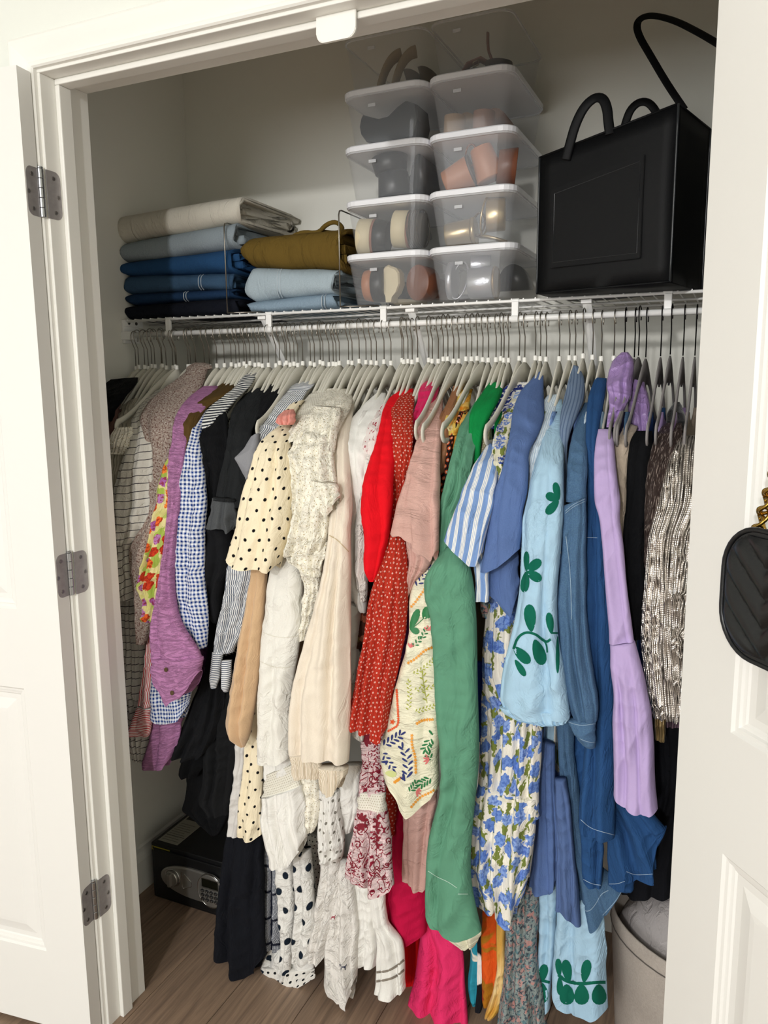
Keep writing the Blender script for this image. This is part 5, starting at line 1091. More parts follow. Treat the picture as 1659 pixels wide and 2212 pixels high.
# ---- whites and creams
garment('top', 'white open mesh knit top beside the lace blouse', 'top', 'white mesh knit top', F['mesh'], [('shoulder', 'A1170,475,1250,470,.44;1110,500,1230,500,.41;1060,560,1200,550,.365;1035,620,1160,610,.325;1030,670,1100,660,.30', Y(folds=.8, amp=.003))], body=.8)
garment('blouse', 'cream eyelet lace blouse with ruffled yoke', 'blouse', 'cream eyelet lace blouse', F['lace'], [
    ('ruffle', 'A1075,610,1150,600,.28;1040,660,1160,660,.25;1010,700,1160,710,.228', Y(folds=2.2, amp=.012, nv=36, t0=.2, hem='A983,712;1000,765;1035,742;1062,800;1105,770;1160,790')),
    ('ruffle', 'A1140,560,1270,570,.30;1120,640,1262,650,.255;1115,700,1252,710,.225', Y(folds=2.6, amp=.009, nv=36, t0=.3, hem='A1095,790;1130,770;1165,800;1200,775;1238,800')),
    ('ruffle', 'D240,120,405,140,.172;230,200,418,230,.168;225,280,400,290,.166', Y(folds=2.4, amp=.012, nv=36, t0=.2, hem='D190,330;230,300;260,360;310,330;350,380;420,240')),
    ('ruffle', 'D110,330,300,340,.168;100,400,310,400,.163', Y(folds=2.6, amp=.012, nv=30, t0=.1, hem='D40,480;90,470;140,540;200,500;260,560;330,480')),
    ('sleeve', 'A1235,468,1300,474,.44;1185,505,1335,515,.395;1135,565,1320,580,.335;1105,640,1275,650,.285;1060,720,1240,730,.245;1012,800,1232,800,.218;1015,880,1235,880,.205;1020,960,1250,960,.195;1018,1050,1262,1050,.188;D95,30,415,60,.185;98,150,412,190,.18;95,300,370,280,.178;75,420,350,400,.176;55,540,340,520,.175;42,630,310,600,.175', Y(folds=3, amp=.012, bulge=.035, wrk=.004)),
    ('sleeve_ruffle', 'D60,560,340,540,.172;50,640,320,640,.17;110,690,300,710,.17;180,740,290,780,.172', Y(folds=4, amp=.014, nv=36, wrk=.004)),
    ('hem_ruffle', 'D150,700,300,720,.19;185,800,300,800,.19;190,900,290,900,.19;180,1020,270,1000,.19;150,1140,240,1120,.19;150,1220,200,1200,.19', Y(folds=2.5, amp=.012, wrk=.004))], body=.7)
wj = garment('jacket', 'white denim jacket sleeve left of the oatmeal jumper', 'jacket', 'white denim jacket', F['whited'], [('sleeve', 'C1270,560,1400,560,.215;1255,640,1402,640,.208;1215,760,1432,760,.20;1185,900,1438,880,.195;1178,1030,1432,1030,.19;1160,1150,1420,1150,.186;1148,1250,1400,1260,.184;1142,1400,1375,1400,.182;1138,1600,1362,1600,.18;1136,1800,1350,1800,.178;1130,1980,1345,1980,.178', Y(hem='C1130,2028;1200,2046;1290,2036;1348,2005', t0=.8, folds=1.1, amp=.006, bulge=.03))], body=.7)
rt = wj; seamw = plain('white_seam', 'dcd8cc', .9)
for seg in ([(235 + 200 + 95, 1000)],): pass
def zp(z, pts): ox, oy, s_ = ZN[z]; return [(ox + x / s_, oy + y / s_) for x, y in pts]
lay(wj, wj['sleeve'], stroke(zp('C', [(1150, 1150), (1230, 1185), (1320, 1195), (1400, 1180)]), 1.8) + stroke(zp('C', [(1145, 1355), (1230, 1395), (1300, 1400), (1370, 1390)]), 1.8), seamw, 'seam')
oj = garment('jumper', 'oatmeal fleece jumper with ribbed cuffs, long sleeve in front', 'jumper', 'oatmeal jumper', F['oat'], [
    ('sleeve', 'A1300,508,1345,512,.43;1255,560,1335,570,.37;1235,640,1320,660,.31;1230,740,1310,760,.265;1228,860,1315,860,.235;1228,980,1322,980,.21;1228,1085,1328,1085,.195;D388,100,490,100,.185;368,250,492,260,.178;352,400,490,410,.17;342,540,488,560,.165;322,700,490,700,.16;290,860,490,860,.157;240,1030,492,1030,.154;190,1200,494,1200,.151;140,1400,497,1400,.148;108,1550,500,1560,.146;92,1700,500,1720,.145;85,1850,495,1880,.145;84,1970,480,2040,.146', Y(folds=1.9, amp=.013, bulge=.035)),
    ('cuff', 'G236,225,432,250,.1480;242,300,430,330,.1482', Y(hem='G262,386;300,386;345,376;385,384;424,396', t0=.3, folds=7, amp=.0035, bulge=.026, mat=F['rib'], nv=36, nu=64)),
    ('cuff', 'G415,315,607,325,.1475;428,380,600,385,.1477', Y(hem='G432,440;470,462;512,488;540,480;582,396', t0=.3, folds=6, amp=.0035, bulge=.026, mat=F['rib'], nv=36, nu=64))], body=.7)
lay(oj, oj['sleeve'], stroke(zp('D', [(352, 495), (400, 520), (440, 560), (484, 605)]), 2), plain('oat_seam', 'c7b594', .9), 'seam')
garment('jumper', 'white fine knit jumper with sharp shoulder', 'jumper', 'white fine knit jumper', F['whiteknit'], [
    ('sleeve', 'A1460,490,1500,495,.44;1400,540,1500,545,.395;1330,620,1480,610,.345;1295,700,1440,690,.305;1305,790,1420,790,.27;1318,900,1405,900,.25;1325,1000,1400,1000,.24;1330,1085,1400,1085,.235;D470,200,570,200,.23;478,450,580,450,.225;485,700,590,700,.22;492,850,600,860,.22;520,950,608,960,.22;560,1015,600,1020,.222', Y(folds=1.2, amp=.006)),
    ('front', 'D485,950,580,980,.245;495,1150,560,1180,.245;498,1350,560,1350,.245;500,1500,540,1480,.248', Y(folds=.6, amp=.003))], body=.6)
garment('shirt', 'white linen shirt with rounded cuff left of the red blouse', 'shirt', 'white linen shirt', F['linenw'], [('sleeve', 'A1450,640,1490,600,.34;1410,740,1460,720,.29;1385,850,1440,850,.26;1372,960,1430,960,.24;1362,1085,1425,1085,.225;D560,60,640,60,.218;540,250,610,250,.21;530,420,605,420,.208;530,600,610,600,.206;532,760,612,760,.205;550,880,610,900,.205;575,938,604,940,.206', Y(folds=1, amp=.004))], body=.6)
garment('blouse', 'white blouse with tiny maroon leaf print left of the red blouse', 'blouse', 'white blouse with maroon leaf print', F['redleaf'], [('sleeve', 'A1480,560,1510,545,.38;1440,620,1500,600,.345;1400,690,1490,690,.30;1382,765,1475,770,.275;1400,805,1450,812,.27', Y(folds=1.2, amp=.006))], body=.7)
# lower white group
garment('dress', 'white cotton dress with crochet band and gathered tier', 'dress', 'white dress with crochet band', F['white'], [
    ('skirt', 'G50,200,280,180,.225;60,300,270,290,.223;70,420,275,330,.22', Y(folds=1.5, amp=.006, nv=40)),
    ('crochet_band', 'G75,370,270,290,.216;62,440,290,350,.214;45,530,305,445,.212', Y(folds=.8, amp=.003, mat=F['mesh'], nv=30)),
    ('tier', 'G48,520,310,440,.211;48,620,325,560,.208;50,720,330,680,.206;70,850,326,790,.205', Y(hem='G98,966;170,970;250,940;300,860;328,782', t0=.45, folds=3, amp=.012, bulge=.03))])
garment('slip_dress', 'cream lace edged dress behind the white tiered dress', 'dress', 'cream lace edged dress', F['lace'], [('hem', 'G290,370,420,380,.228;300,480,425,500,.226;310,580,420,620,.225;318,680,405,700,.225;330,745,385,740,.226', Y(folds=2, amp=.01))])
garment('dress', 'white broderie dress with large oval eyelets and scalloped hem', 'dress', 'white broderie dress', cloth('white_broderie', 'e9e7e2', P_dots('7d7970', .020, .0034, jit=.5, sy=1.2), wr=.5), [
    ('ruffle', 'G412,455,530,480,.234;415,500,535,500,.232;420,520,520,530,.232', Y(folds=3, amp=.008, nv=24)),
    ('hem', 'G415,490,550,480,.24;420,600,562,620,.237;418,720,572,740,.234;422,820,582,820,.232;425,900,580,890,.231;440,940,560,932,.232', Y(folds=2.2, amp=.012, bulge=.03))])
garment('shirt', 'plain white shirt tail between the broderie dress and pink paisley', 'shirt', 'plain white shirt', F['white'], [('hem', 'G590,300,700,300,.262;560,420,690,420,.26;548,550,680,550,.26;552,650,660,650,.26;565,735,630,742,.262', Y(folds=1, amp=.006))])
garment('dress', 'grey checked seersucker dress above the floor', 'dress', 'grey checked dress', F['plaid'], [('skirt', 'G60,820,180,850,.305;40,950,180,950,.30;25,1100,185,1100,.298;22,1250,185,1250,.296;35,1400,185,1400,.295;50,1475,170,1520,.296', Y(folds=2, amp=.008))])
garment('dress', 'white dress with big navy spots and small dotted hem', 'dress', 'white dress with big navy spots', F['bigdot'], [
    ('skirt', 'G140,900,260,900,.285;150,1050,262,1050,.282;160,1250,262,1250,.28;170,1400,256,1400,.278;170,1520,248,1530,.277;160,1620,232,1640,.276;150,1690,200,1712,.277', Y(folds=1, amp=.01, bulge=.025)),
    ('skirt', 'G255,860,360,860,.272;262,1000,378,1000,.27;266,1150,388,1150,.268;266,1300,394,1300,.266;258,1450,384,1450,.265;252,1540,376,1560,.265', Y(hem='G250,1560;280,1586;330,1592;374,1572', t0=.8, folds=1, amp=.01, bulge=.025)),
    ('hem_panel', 'G100,1500,350,1500,.297;45,1590,370,1560,.294;45,1630,385,1640,.292;75,1690,390,1670,.291;150,1722,330,1700,.291', Y(folds=1.5, amp=.008)),
    ('dotted_hem', 'G45,1620,390,1640,.287;52,1660,392,1675,.286', Y(hem='G58,1690;95,1760;132,1818;250,1765;392,1698', t0=.1, folds=1, amp=.005, mat=F['smalldot'], nv=36))])
garment('blouse', 'grey white blouse with tiny black dots behind the spotted dress', 'blouse', 'tiny dotted blouse', F['tinydot'], [('hem', 'G350,750,440,760,.34;360,900,436,900,.338;380,1050,432,1050,.336;395,1180,420,1180,.336', Y(folds=.8, amp=.004))], body=.95)
dg = garment('dress', 'white dress embroidered with small red and navy dogs', 'dress', 'white dress with embroidered dogs', F['linenw'], [
    ('sleeve', 'G430,900,560,900,.268;425,1050,560,1050,.266;405,1200,545,1200,.264;380,1350,530,1350,.262;362,1470,480,1480,.26;355,1540,470,1560,.262', Y(hem='G352,1562;380,1575;415,1600;455,1560', t0=.7, folds=1.4, amp=.010, bulge=.025)),
    ('skirt', 'G530,900,620,940,.278;520,1050,640,1050,.276;500,1200,665,1200,.273;480,1350,672,1350,.271;462,1500,668,1500,.269;450,1640,660,1640,.267;450,1700,660,1670,.266', Y(hem='G448,1735;500,1755;555,1840;612,1880;630,1800;658,1690', t0=.7, folds=2, amp=.012, bulge=.03))])
def dog(u, v, s): return [[(u + s * x, v + s * y) for x, y in q] for q in ([(-8, -2), (6, -3), (7, 3), (-8, 3)], [(-8, 2), (-5, 2), (-6, 9), (-8, 9)], [(3, 2), (6, 2), (7, 9), (5, 9)], [(-12, -8), (-7, -9), (-6, -1), (-10, -1)], [(6, -3), (9, -8), (10, -7), (8, -1)])]
lay(dg, dg['skirt'], dog(*zp('G', [(578, 1625)])[0], .75), plain('navy_thread', '1d2342', .8), 'embroidered_dog'); lay(dg, dg['skirt'], dog(*zp('G', [(510, 1300)])[0], .6), plain('red_thread', '8f2036', .8), 'embroidered_dog')
garment('shirt', 'white cotton shirt hanging behind the dog dress', 'shirt', 'white cotton shirt behind the dog dress', F['white'], [('front', 'G590,980,760,1000,.295;610,1100,770,1120,.294;645,1250,790,1250,.292;662,1400,800,1400,.291;662,1500,800,1520,.29;668,1600,790,1618,.291', Y(folds=1.6, amp=.010))])
ld = garment('dress', 'white dress with two openwork bands near its hem', 'dress', 'white dress with openwork bands', F['white'], [('skirt', 'G740,1100,850,1100,.288;755,1200,850,1200,.286;775,1320,870,1340,.285;795,1430,960,1450,.283;795,1550,975,1560,.281;788,1680,982,1680,.28;778,1760,984,1740,.28', Y(hem='G776,1800;830,1808;900,1818;940,1802;984,1762', folds=1.5, amp=.009))])
lay(ld, ld['skirt'], stroke(zp('G', [(795, 1660), (860, 1655), (920, 1625), (972, 1580)]), 5) + stroke(zp('G', [(790, 1720), (860, 1710), (920, 1690), (978, 1640)]), 5), plain('openwork_shade', '857c70', .9), 'openwork_band')
# ---- reds and pinks
garment('blouse', 'bright red blouse with full puffed sleeve', 'blouse', 'bright red blouse', F['red'], [('sleeve', 'A1590,475,1640,472,.445;1530,505,1640,520,.41;1500,560,1600,580,.36;1480,640,1560,650,.315;1455,740,1545,750,.27;1425,830,1540,840,.24;1395,920,1538,920,.215;1380,1010,1536,1010,.198;1374,1085,1534,1085,.19;D582,210,785,200,.184;574,320,782,320,.181;582,430,765,440,.179;598,520,748,530,.178;592,610,722,630,.177;586,680,700,700,.177;600,760,680,770,.178;625,806,655,810,.18', Y(folds=.9, amp=.006, bulge=.035))], body=.85)
garment('dress', 'rust red dress printed with small pale flowers and gathered sleeve', 'dress', 'rust red flowered dress', F['rust'], [
    ('shoulder', 'B40,492,105,492,.43;10,530,105,530,.39;-15,590,100,590,.34;A1540,620,1640,630,.31;1530,720,1642,720,.275;1530,820,1635,820,.255;1532,940,1625,940,.245;1530,1085,1622,1085,.235;D760,150,870,150,.228;758,350,870,350,.222;755,500,870,500,.215', Y(folds=3, amp=.005)),
    ('sleeve', 'D765,440,860,460,.205;735,580,880,590,.20;690,720,885,740,.192;652,850,890,860,.186;620,1000,885,1000,.181;592,1150,870,1150,.177;560,1330,835,1330,.173;530,1500,805,1500,.17;492,1640,785,1640,.169;484,1700,780,1690,.168', Y(hem='D482,1745;540,1805;640,1832;700,1896;728,1888;750,1800', t0=.8, folds=3.2, amp=.013, bulge=.035)),
    ('skirt', 'G850,300,930,300,.315;855,450,935,450,.313;858,600,925,600,.312;870,760,910,770,.312', Y(folds=1, amp=.005))], body=.75)
pz = garment('dress', 'pale pink dress with dark red scroll print and lace waist band', 'dress', 'pale pink dress with dark red scroll print', F['paisley'], [
    ('bodice', 'G690,20,850,60,.222;698,150,845,160,.22;700,300,838,320,.217;685,420,852,440,.214;680,500,855,500,.212', Y(folds=1.5, amp=.006)),
    ('lace_band', 'G680,480,852,490,.208;675,540,856,560,.206;672,590,856,615,.205', Y(folds=1.2, amp=.004, mat=F['mesh'], nv=24)),
    ('skirt', 'G675,580,858,600,.206;655,680,872,690,.203;632,780,885,790,.20;615,880,896,890,.198;596,980,904,1000,.196', Y(hem='G585,1022;640,1050;740,1058;760,1140;830,1140;888,1120;906,1080', t0=.7, folds=2.3, amp=.011, bulge=.03))])
dred = plain('dark_red_print', '7d1428', .85)
def scr(cx, cy, r, w, a0=0, turns=1.1, dirn=1): return stroke([(cx + r * (1 - .75 * t) * math.cos(a0 + dirn * t * turns * 6.28), cy + r * (1 - .75 * t) * math.sin(a0 + dirn * t * turns * 6.28)) for t in np.linspace(0, 1, 12)], w)
shp_ = []
for u, v, r, a0, dn_ in ((690, 740, 26, 1, 1), (640, 960, 22, 2, -1), (690, 900, 24, 0, 1), (860, 960, 22, 3, -1), (845, 1040, 16, 1, 1), (670, 830, 26, 4, 1), (875, 800, 22, 2, 1), (735, 690, 20, 5, -1)): shp_ += [[(550 + x, 1550 + y) for x, y in q] for q in [[((p[0]) , (p[1])) for p in s_] for s_ in scr(u / 3.016, v / 3.016, r / 3.016, 2.2, a0, 1.1, dn_)]]
for k in range(5): shp_.append(petal(*zp('G', [(690, 670)])[0], 17, 7, -150 + 36 * k))
for k in range(5): shp_.append(petal(*zp('G', [(690, 690)])[0], 17, 7, 30 + 36 * k))
for k in range(9): shp_.append(petal(*zp('G', [(795, 640 + k * 24)])[0], 9, 6.5, 90 if k % 2 else 60)); shp_.append(petal(*zp('G', [(795, 640 + k * 24)])[0], 9, 6, 180 if k % 2 else 0))
for k in range(4): shp_ += stroke(zp('G', [(795 - 22 + k * 3, 1000 + k * 14), (795, 960 + k * 22), (795 + 26 - k * 3, 1000 + k * 14)]), 1.8)
shp_ += stroke(zp('G', [(795, 920), (770, 960), (795, 1000), (822, 960), (795, 920)]), 1.8) + stroke(zp('G', [(795, 1010), (760, 1060), (755, 1110)]), 1.6) + stroke(zp('G', [(795, 1010), (840, 1060), (850, 1110)]), 1.6) + stroke(zp('G', [(690, 720), (745, 760), (750, 860), (700, 960)]), 1.5)
shp_ += stroke(zp('G', [(615, 900), (650, 960), (600, 1000)]), 2) + sprig(*zp('G', [(600, 1000), (700, 1040)]), 7, 5, 2.6)
lay(pz, pz['skirt'], shp_, dred, 'printed_scrolls')
shp_ = []
for k in range(7): shp_.append(petal(*zp('G', [(712, 130)])[0], 22, 7, -75 + 24 * k))
shp_ += sprig(*zp('G', [(790, 140), (790, 270)]), 10, 7, 3) + sprig(*zp('G', [(705, 300), (835, 300)]), 9, 7, 3.2, bend=.12) + scr(*zp('G', [(770, 400)])[0], 12, 2.2) + stroke(zp('G', [(700, 380), (740, 350), (775, 380), (760, 420)]), 2) + sprig(*zp('G', [(690, 460), (760, 440)]), 6, 6, 3) + sprig(*zp('G', [(790, 420), (840, 480)]), 6, 6, 3)
lay(pz, pz['bodice'], shp_, dred, 'printed_scrolls')
garment('blouse', 'hot pink satin blouse collar with drape behind the dusty pink top', 'blouse', 'hot pink satin blouse', F['satinpink'], [('collar', 'B185,430,225,428,.465;140,450,235,455,.44;125,490,225,490,.41;122,530,215,530,.39;100,600,180,590,.36;95,700,150,700,.32', Y(folds=1.2, amp=.008)), ('drape', 'D845,600,900,600,.215;842,660,915,650,.213;855,720,915,710,.213;880,765,900,760,.214', Y(folds=1, amp=.006, nv=30))], body=.8)
garment('dress', 'deep magenta crepe dress with straight hem', 'dress', 'deep magenta dress', F['magenta'], [('skirt', 'G925,480,1000,520,.335;900,650,1010,650,.332;895,800,1040,800,.33;880,950,1100,950,.328;850,1080,1115,1080,.326;832,1200,1120,1200,.325;822,1330,1118,1330,.325;818,1420,1116,1380,.325', Y(hem='G817,1446;850,1470;900,1478;1000,1462;1118,1402', folds=1, amp=.008, bulge=.03))])
garment('top', 'dusty pink linen top with wavy raw sleeve hem', 'top', 'dusty pink linen top', F['dusty'], [
    ('sleeve', 'B205,475,248,482,.45;175,540,250,540,.39;145,640,246,640,.325;110,770,242,760,.27;75,880,240,880,.235;45,980,236,980,.21;18,1075,236,1075,.19;D870,90,1100,100,.182;845,200,1100,220,.176;815,320,1098,350,.171;785,440,1092,500,.168', Y(hem='D771,485;800,512;850,498;900,515;945,520;955,570;1005,615;1055,682;1090,600', t0=.75, folds=1.3, amp=.006, bulge=.03, wave=.004)),
    ('under_sleeve', 'D875,500,1060,620,.20;885,600,1050,690,.198;900,690,1010,740,.197;882,780,980,770,.197;880,850,940,810,.198;888,930,908,890,.2', Y(folds=2, amp=.008)),
    ('hem', 'G965,480,1190,480,.305;968,600,1180,600,.303;968,750,1145,750,.30;962,880,1135,880,.299;958,1000,1120,1010,.298', Y(hem='G960,1060;1030,1082;1045,1120;1100,1126;1122,1100', folds=1.4, amp=.008))], body=.75)
garment('dress', 'bright pink cotton dress reaching the bottom of the picture', 'dress', 'bright pink cotton dress', F['hotpink'], [('skirt', 'G1080,1250,1180,1250,.365;1080,1380,1260,1360,.36;1065,1500,1350,1500,.355;1050,1620,1362,1620,.35;1030,1750,1375,1750,.345;1005,1880,1388,1880,.34;990,1990,1394,1990,.337;985,2120,1398,2120,.335;1000,2200,1390,2200,.336', Y(folds=1.5, amp=.014, bulge=.035))])
garment('dress', 'scarlet dress hem low behind the bright pink dress', 'dress', 'scarlet dress', F['reddress'], [('skirt', 'G960,1400,1080,1400,.40;965,1550,1080,1550,.398;960,1680,1070,1680,.397;920,1760,1060,1760,.396;825,1800,1050,1820,.395;800,1900,1040,1920,.395', Y(hem='G795,1940;830,1960;925,1960;1000,1990', folds=2, amp=.008))])
garment('slip_dress', 'copper satin slip strap between dusty pink and yellow prints', 'dress', 'copper satin slip dress', F['camelstrap'], [('front', 'B312,458,335,455,.44;285,520,325,520,.40;250,590,305,580,.355;225,680,290,680,.315;215,770,285,770,.295;212,900,270,900,.28', Y(folds=.8, amp=.004))], body=.9)
garment('top', 'yellow rose print top collar', 'top', 'yellow rose print top', F['yelflor'], [('shoulder', 'B350,478,405,475,.45;315,520,395,515,.415;285,580,385,580,.375;265,650,350,650,.335;268,710,330,710,.315', Y(folds=1, amp=.004))], body=.9)
garment('top', 'orange tie dye top beside the yellow print', 'top', 'orange tie dye top', F['tiedye'], [('shoulder', 'B345,510,388,500,.42;320,570,385,560,.385;302,640,370,640,.345;298,720,345,720,.32;298,780,330,780,.31', Y(folds=.8, amp=.003))], body=.9)
garment('scarf_top', 'black top printed with orange dots, a narrow strip left of sage green', 'top', 'black top printed with orange dots', F['orprint'], [('front', 'B290,660,320,650,.335;262,740,305,740,.30;248,830,290,830,.285;240,920,280,920,.275;236,1000,270,1000,.27', Y(folds=.6, amp=.003))], body=.9)
garment('blouse', 'dark brown floral blouse strip left of the rust dress', 'blouse', 'dark brown floral blouse', F['darkflor'], [('front', 'D600,780,660,780,.25;590,880,650,900,.248;570,1020,640,1040,.246;545,1180,600,1200,.245;535,1260,580,1260,.246', Y(folds=1, amp=.004))])
garment('blouse', 'white blouse with grey floral print, scrap left of the rust sleeve', 'blouse', 'white grey floral blouse', F['whiteflor'], [('front', 'D550,1240,600,1240,.252;520,1330,580,1340,.25;500,1420,570,1430,.25;498,1500,550,1500,.252', Y(folds=1, amp=.005)), ('knot', 'D500,1780,590,1800,.20;505,1840,590,1850,.198;550,1890,580,1900,.2', Y(folds=2, amp=.008, nv=24, mat=F['white']))])
garment('kaftan', 'purple and orange printed kaftan strip beside the cream botanical dress', 'dress', 'purple and orange kaftan', F['purple'], [('front', 'D875,950,930,950,.235;865,1100,910,1100,.232;845,1250,900,1250,.23;815,1370,870,1370,.23;790,1450,850,1450,.23;800,1520,830,1520,.232', Y(folds=1, amp=.004))])
# ---- greens and the printed cream dress
bt = garment('dress', 'cream satin dress printed with green, orange and navy sprigs', 'dress', 'cream dress printed with sprigs', F['botan'], [
    ('sleeve', 'D1000,640,1120,600,.225;960,740,1110,700,.215;915,830,1100,800,.205;902,920,1100,900,.198;900,1020,1110,1000,.192;905,1130,1110,1120,.187;885,1240,1110,1240,.183;850,1370,1110,1370,.18;825,1480,1110,1480,.178;800,1560,1110,1560,.177;770,1700,1110,1700,.176;735,1830,1120,1830,.176;708,1905,1120,1905,.176;G815,200,1195,210,.176;812,280,1200,300,.176;830,360,1198,380,.176', Y(hem='G838,372;900,445;945,508;985,572;1018,618;1055,598;1110,550;1165,506;1197,440', t0=.8, folds=1.1, amp=.007, bulge=.035)),
    ('hem', 'G1150,1200,1400,1250,.27;1160,1300,1475,1350,.268;1175,1370,1470,1410,.267;1260,1440,1455,1460,.267;1340,1500,1430,1490,.268', Y(folds=1.6, amp=.009))], body=.7)
BT = surf(bt['sleeve'], bt)
def BL_(shapes, m, n): return lay(bt, bt['sleeve'], shapes, m, n, bvh=BT, lift=.0014)
pg = plain('print_green', '1f7440', .6); pn = plain('print_navy', '22306f', .6); po = plain('print_orange', 'e89b2c', .6); pr_ = plain('print_red_orange', 'e2541f', .6); pl_ = plain('print_olive', 'a7ad3c', .6); pp = plain('print_coral', 'dd7474', .6); ppale = plain('print_pale_green', 'c9d08c', .6)
k = lambda *p: zp('K', p)
g_ = [petal(*k((252, 610))[0], 48, 17, -68), petal(*k((360, 520))[0], 30, 26, -55), petal(*k((250, 600))[0], 22, 15, 25)] + stroke(k((252, 612), (300, 575), (360, 520)), 1.6)
g_ += sprig(*k((340, 700), (385, 610)), 6, 9, 3.6) + sprig(*k((275, 760), (330, 690)), 5, 9, 3.4) + sprig(*k((425, 1500), (380, 1590)), 6, 14, 4.5) + sprig(*k((430, 1690), (400, 1640)), 4, 12, 4) + sprig(*k((425, 1830), (345, 1880)), 7, 13, 4.5) + sprig(*k((245, 1950), (300, 1880)), 7, 11, 4) + [petal(*k((440, 1480))[0], 14, 5, -130), petal(*k((440, 1560))[0], 12, 4, 170)]
BL_(g_, pg, 'printed_leaves')
n_ = sprig(*k((25, 1570), (170, 1480)), 9, 14, 5) + sprig(*k((20, 1620), (105, 1750)), 7, 11, 4.5) + sprig(*k((210, 1870), (190, 1590)), 11, 15, 5, bend=.12) + [petal(*k((225, 1830))[0], 18, 6, -48), petal(*k((205, 1860))[0], 18, 6, -100), petal(*k((10, 1700))[0], 16, 6, 0)] + sprig(*k((300, 260), (400, 110)), 8, 12, 4)
BL_(n_, pn, 'printed_leaves')
def chainf(p, n, r):
    p = bezsmooth(p, 2); ln = np.r_[0, np.cumsum(np.hypot(*np.diff(p, axis=0).T))]; o = []
    for i in range(n):
        s = ln[-1] * (i + .5) / n; x, y = np.interp(s, ln, p[:, 0]), np.interp(s, ln, p[:, 1])
        for q in range(5): o.append(petal(x, y, r, r * .62, 72 * q + 20 * i, n=6))
    return o
BL_(chainf(k((225, 890), (300, 850), (370, 780), (440, 755)), 10, 3.7) + chainf(k((300, 1390), (350, 1355), (445, 1350)), 7, 3.8) + chainf(k((265, 1470), (265, 1570), (295, 1650), (298, 1800)), 13, 3.8) + chainf(k((255, 2080), (330, 1990), (400, 1960), (455, 1930)), 10, 3.6) + chainf(k((120, 1870), (175, 1830)), 6, 4) + chainf(k((255, 430), (320, 350), (375, 270)), 8, 3.4), po, 'printed_flowers')
BL_(chainf(k((140, 1100), (145, 1200), (152, 1300), (155, 1400), (100, 1430), (65, 1450)), 22, 3.2) + chainf(k((105, 1370), (106, 1372)), 1, 6), pr_, 'printed_border')
BL_(sprig(*k((275, 980), (440, 860)), 13, 7, 2.6, bend=.05) + sprig(*k((235, 1280), (235, 1040)), 14, 7, 2.6, bend=.05) + sprig(*k((290, 1290), (445, 1240)), 11, 7, 2.6) + sprig(*k((390, 1210), (355, 980)), 8, 10, 3) + sprig(*k((280, 1110), (440, 1080)), 9, 7, 2.6) + stroke(k((390, 1215), (365, 1080), (350, 970)), 1.2), pl_, 'printed_sprigs')
BL_([petal(*k((250, 760))[0], 11, 4, a) for a in (-110, -70, -35)] + [petal(*k((400, 620))[0], 12, 4, a) for a in (-140, -100, -60, -30)] + [petal(*k((410, 1680))[0], 14, 4, a) for a in (-200, -165, -130, -230)] + [petal(*k((300, 1945))[0], 12, 4, a) for a in (-40, -10, 30, 70)], pp, 'printed_flowers')
BL_([petal(*k((45, 1790))[0], 25, 15, 10)], ppale, 'printed_leaf')
sg = garment('dress', 'sage green poplin dress with long sleeve in front', 'dress', 'sage green dress', F['sage'], [
    ('shoulder', 'B432,515,468,512,.43;395,580,462,570,.38;340,650,445,650,.33;320,730,425,740,.29;300,810,410,820,.26;275,900,395,920,.235;250,1000,385,1000,.22;235,1085,340,1085,.21;D1105,150,1270,160,.204;1098,330,1220,330,.20;1095,500,1180,500,.198;1095,640,1170,620,.198', Y(folds=1.6, amp=.006)),
    ('sleeve', 'D1150,575,1225,565,.188;1105,640,1270,620,.18;1050,700,1300,670,.173;1005,765,1322,735,.168;998,830,1335,810,.165;1015,900,1340,890,.164;1040,980,1345,980,.163;1058,1100,1350,1100,.162;1065,1300,1354,1300,.162;1072,1500,1358,1500,.162;1080,1700,1362,1700,.162;1090,1830,1370,1830,.162;G1200,50,1458,50,.162;1208,200,1462,200,.163;1212,350,1460,350,.163;1212,450,1452,450,.164;1185,600,1432,600,.165;1135,760,1415,760,.165;1120,900,1402,900,.166;1118,1020,1400,1020,.166;1115,1150,1430,1150,.167;1115,1230,1470,1300,.167', Y(hem='G1115,1262;1180,1322;1250,1370;1330,1408;1400,1406;1476,1388', t0=.8, folds=1.2, amp=.006, bulge=.035, wrk=.003))], body=.6)
lay(sg, sg['sleeve'], stroke(zp('G', [(1130, 1000), (1190, 1040), (1260, 1070), (1318, 1110)]), 1.1) + stroke(zp('G', [(1325, 1150), (1390, 1150)]), 1.1), plain('pale_thread', 'b9d4c6', .8), 'stitching')
garment('top', 'bright kelly green top', 'top', 'bright kelly green top', F['kelly'], [('shoulder', 'B495,438,555,440,.455;455,490,556,490,.41;420,545,530,545,.365;398,600,500,600,.335;388,680,465,680,.305;385,780,445,780,.285;384,860,440,860,.275;384,960,440,960,.27;D1295,0,1365,0,.262;1298,70,1340,70,.262', Y(folds=.8, amp=.004, bulge=.022))], body=.8)
garment('dress', 'taupe chiffon dress in the dark gap right of sage green', 'dress', 'taupe chiffon dress', F['khaki'], [('front', 'D1300,700,1440,700,.30;1320,900,1440,900,.30;1330,1100,1440,1100,.30;1340,1300,1430,1300,.30;1350,1600,1410,1600,.30;1358,1700,1400,1700,.302', Y(folds=1.2, amp=.006)), ], body=.8)
garment('top', 'beige sequin top between kelly green and the rose print', 'top', 'beige sequin top', cloth('beige_sequin', '9d9377', P_dots('cfc6ae', .005, .0012), wr=.5), [('shoulder', 'B490,590,520,590,.37;455,660,500,660,.34;440,740,490,740,.31;435,820,470,820,.30', Y(folds=.8, amp=.004))], body=.9)
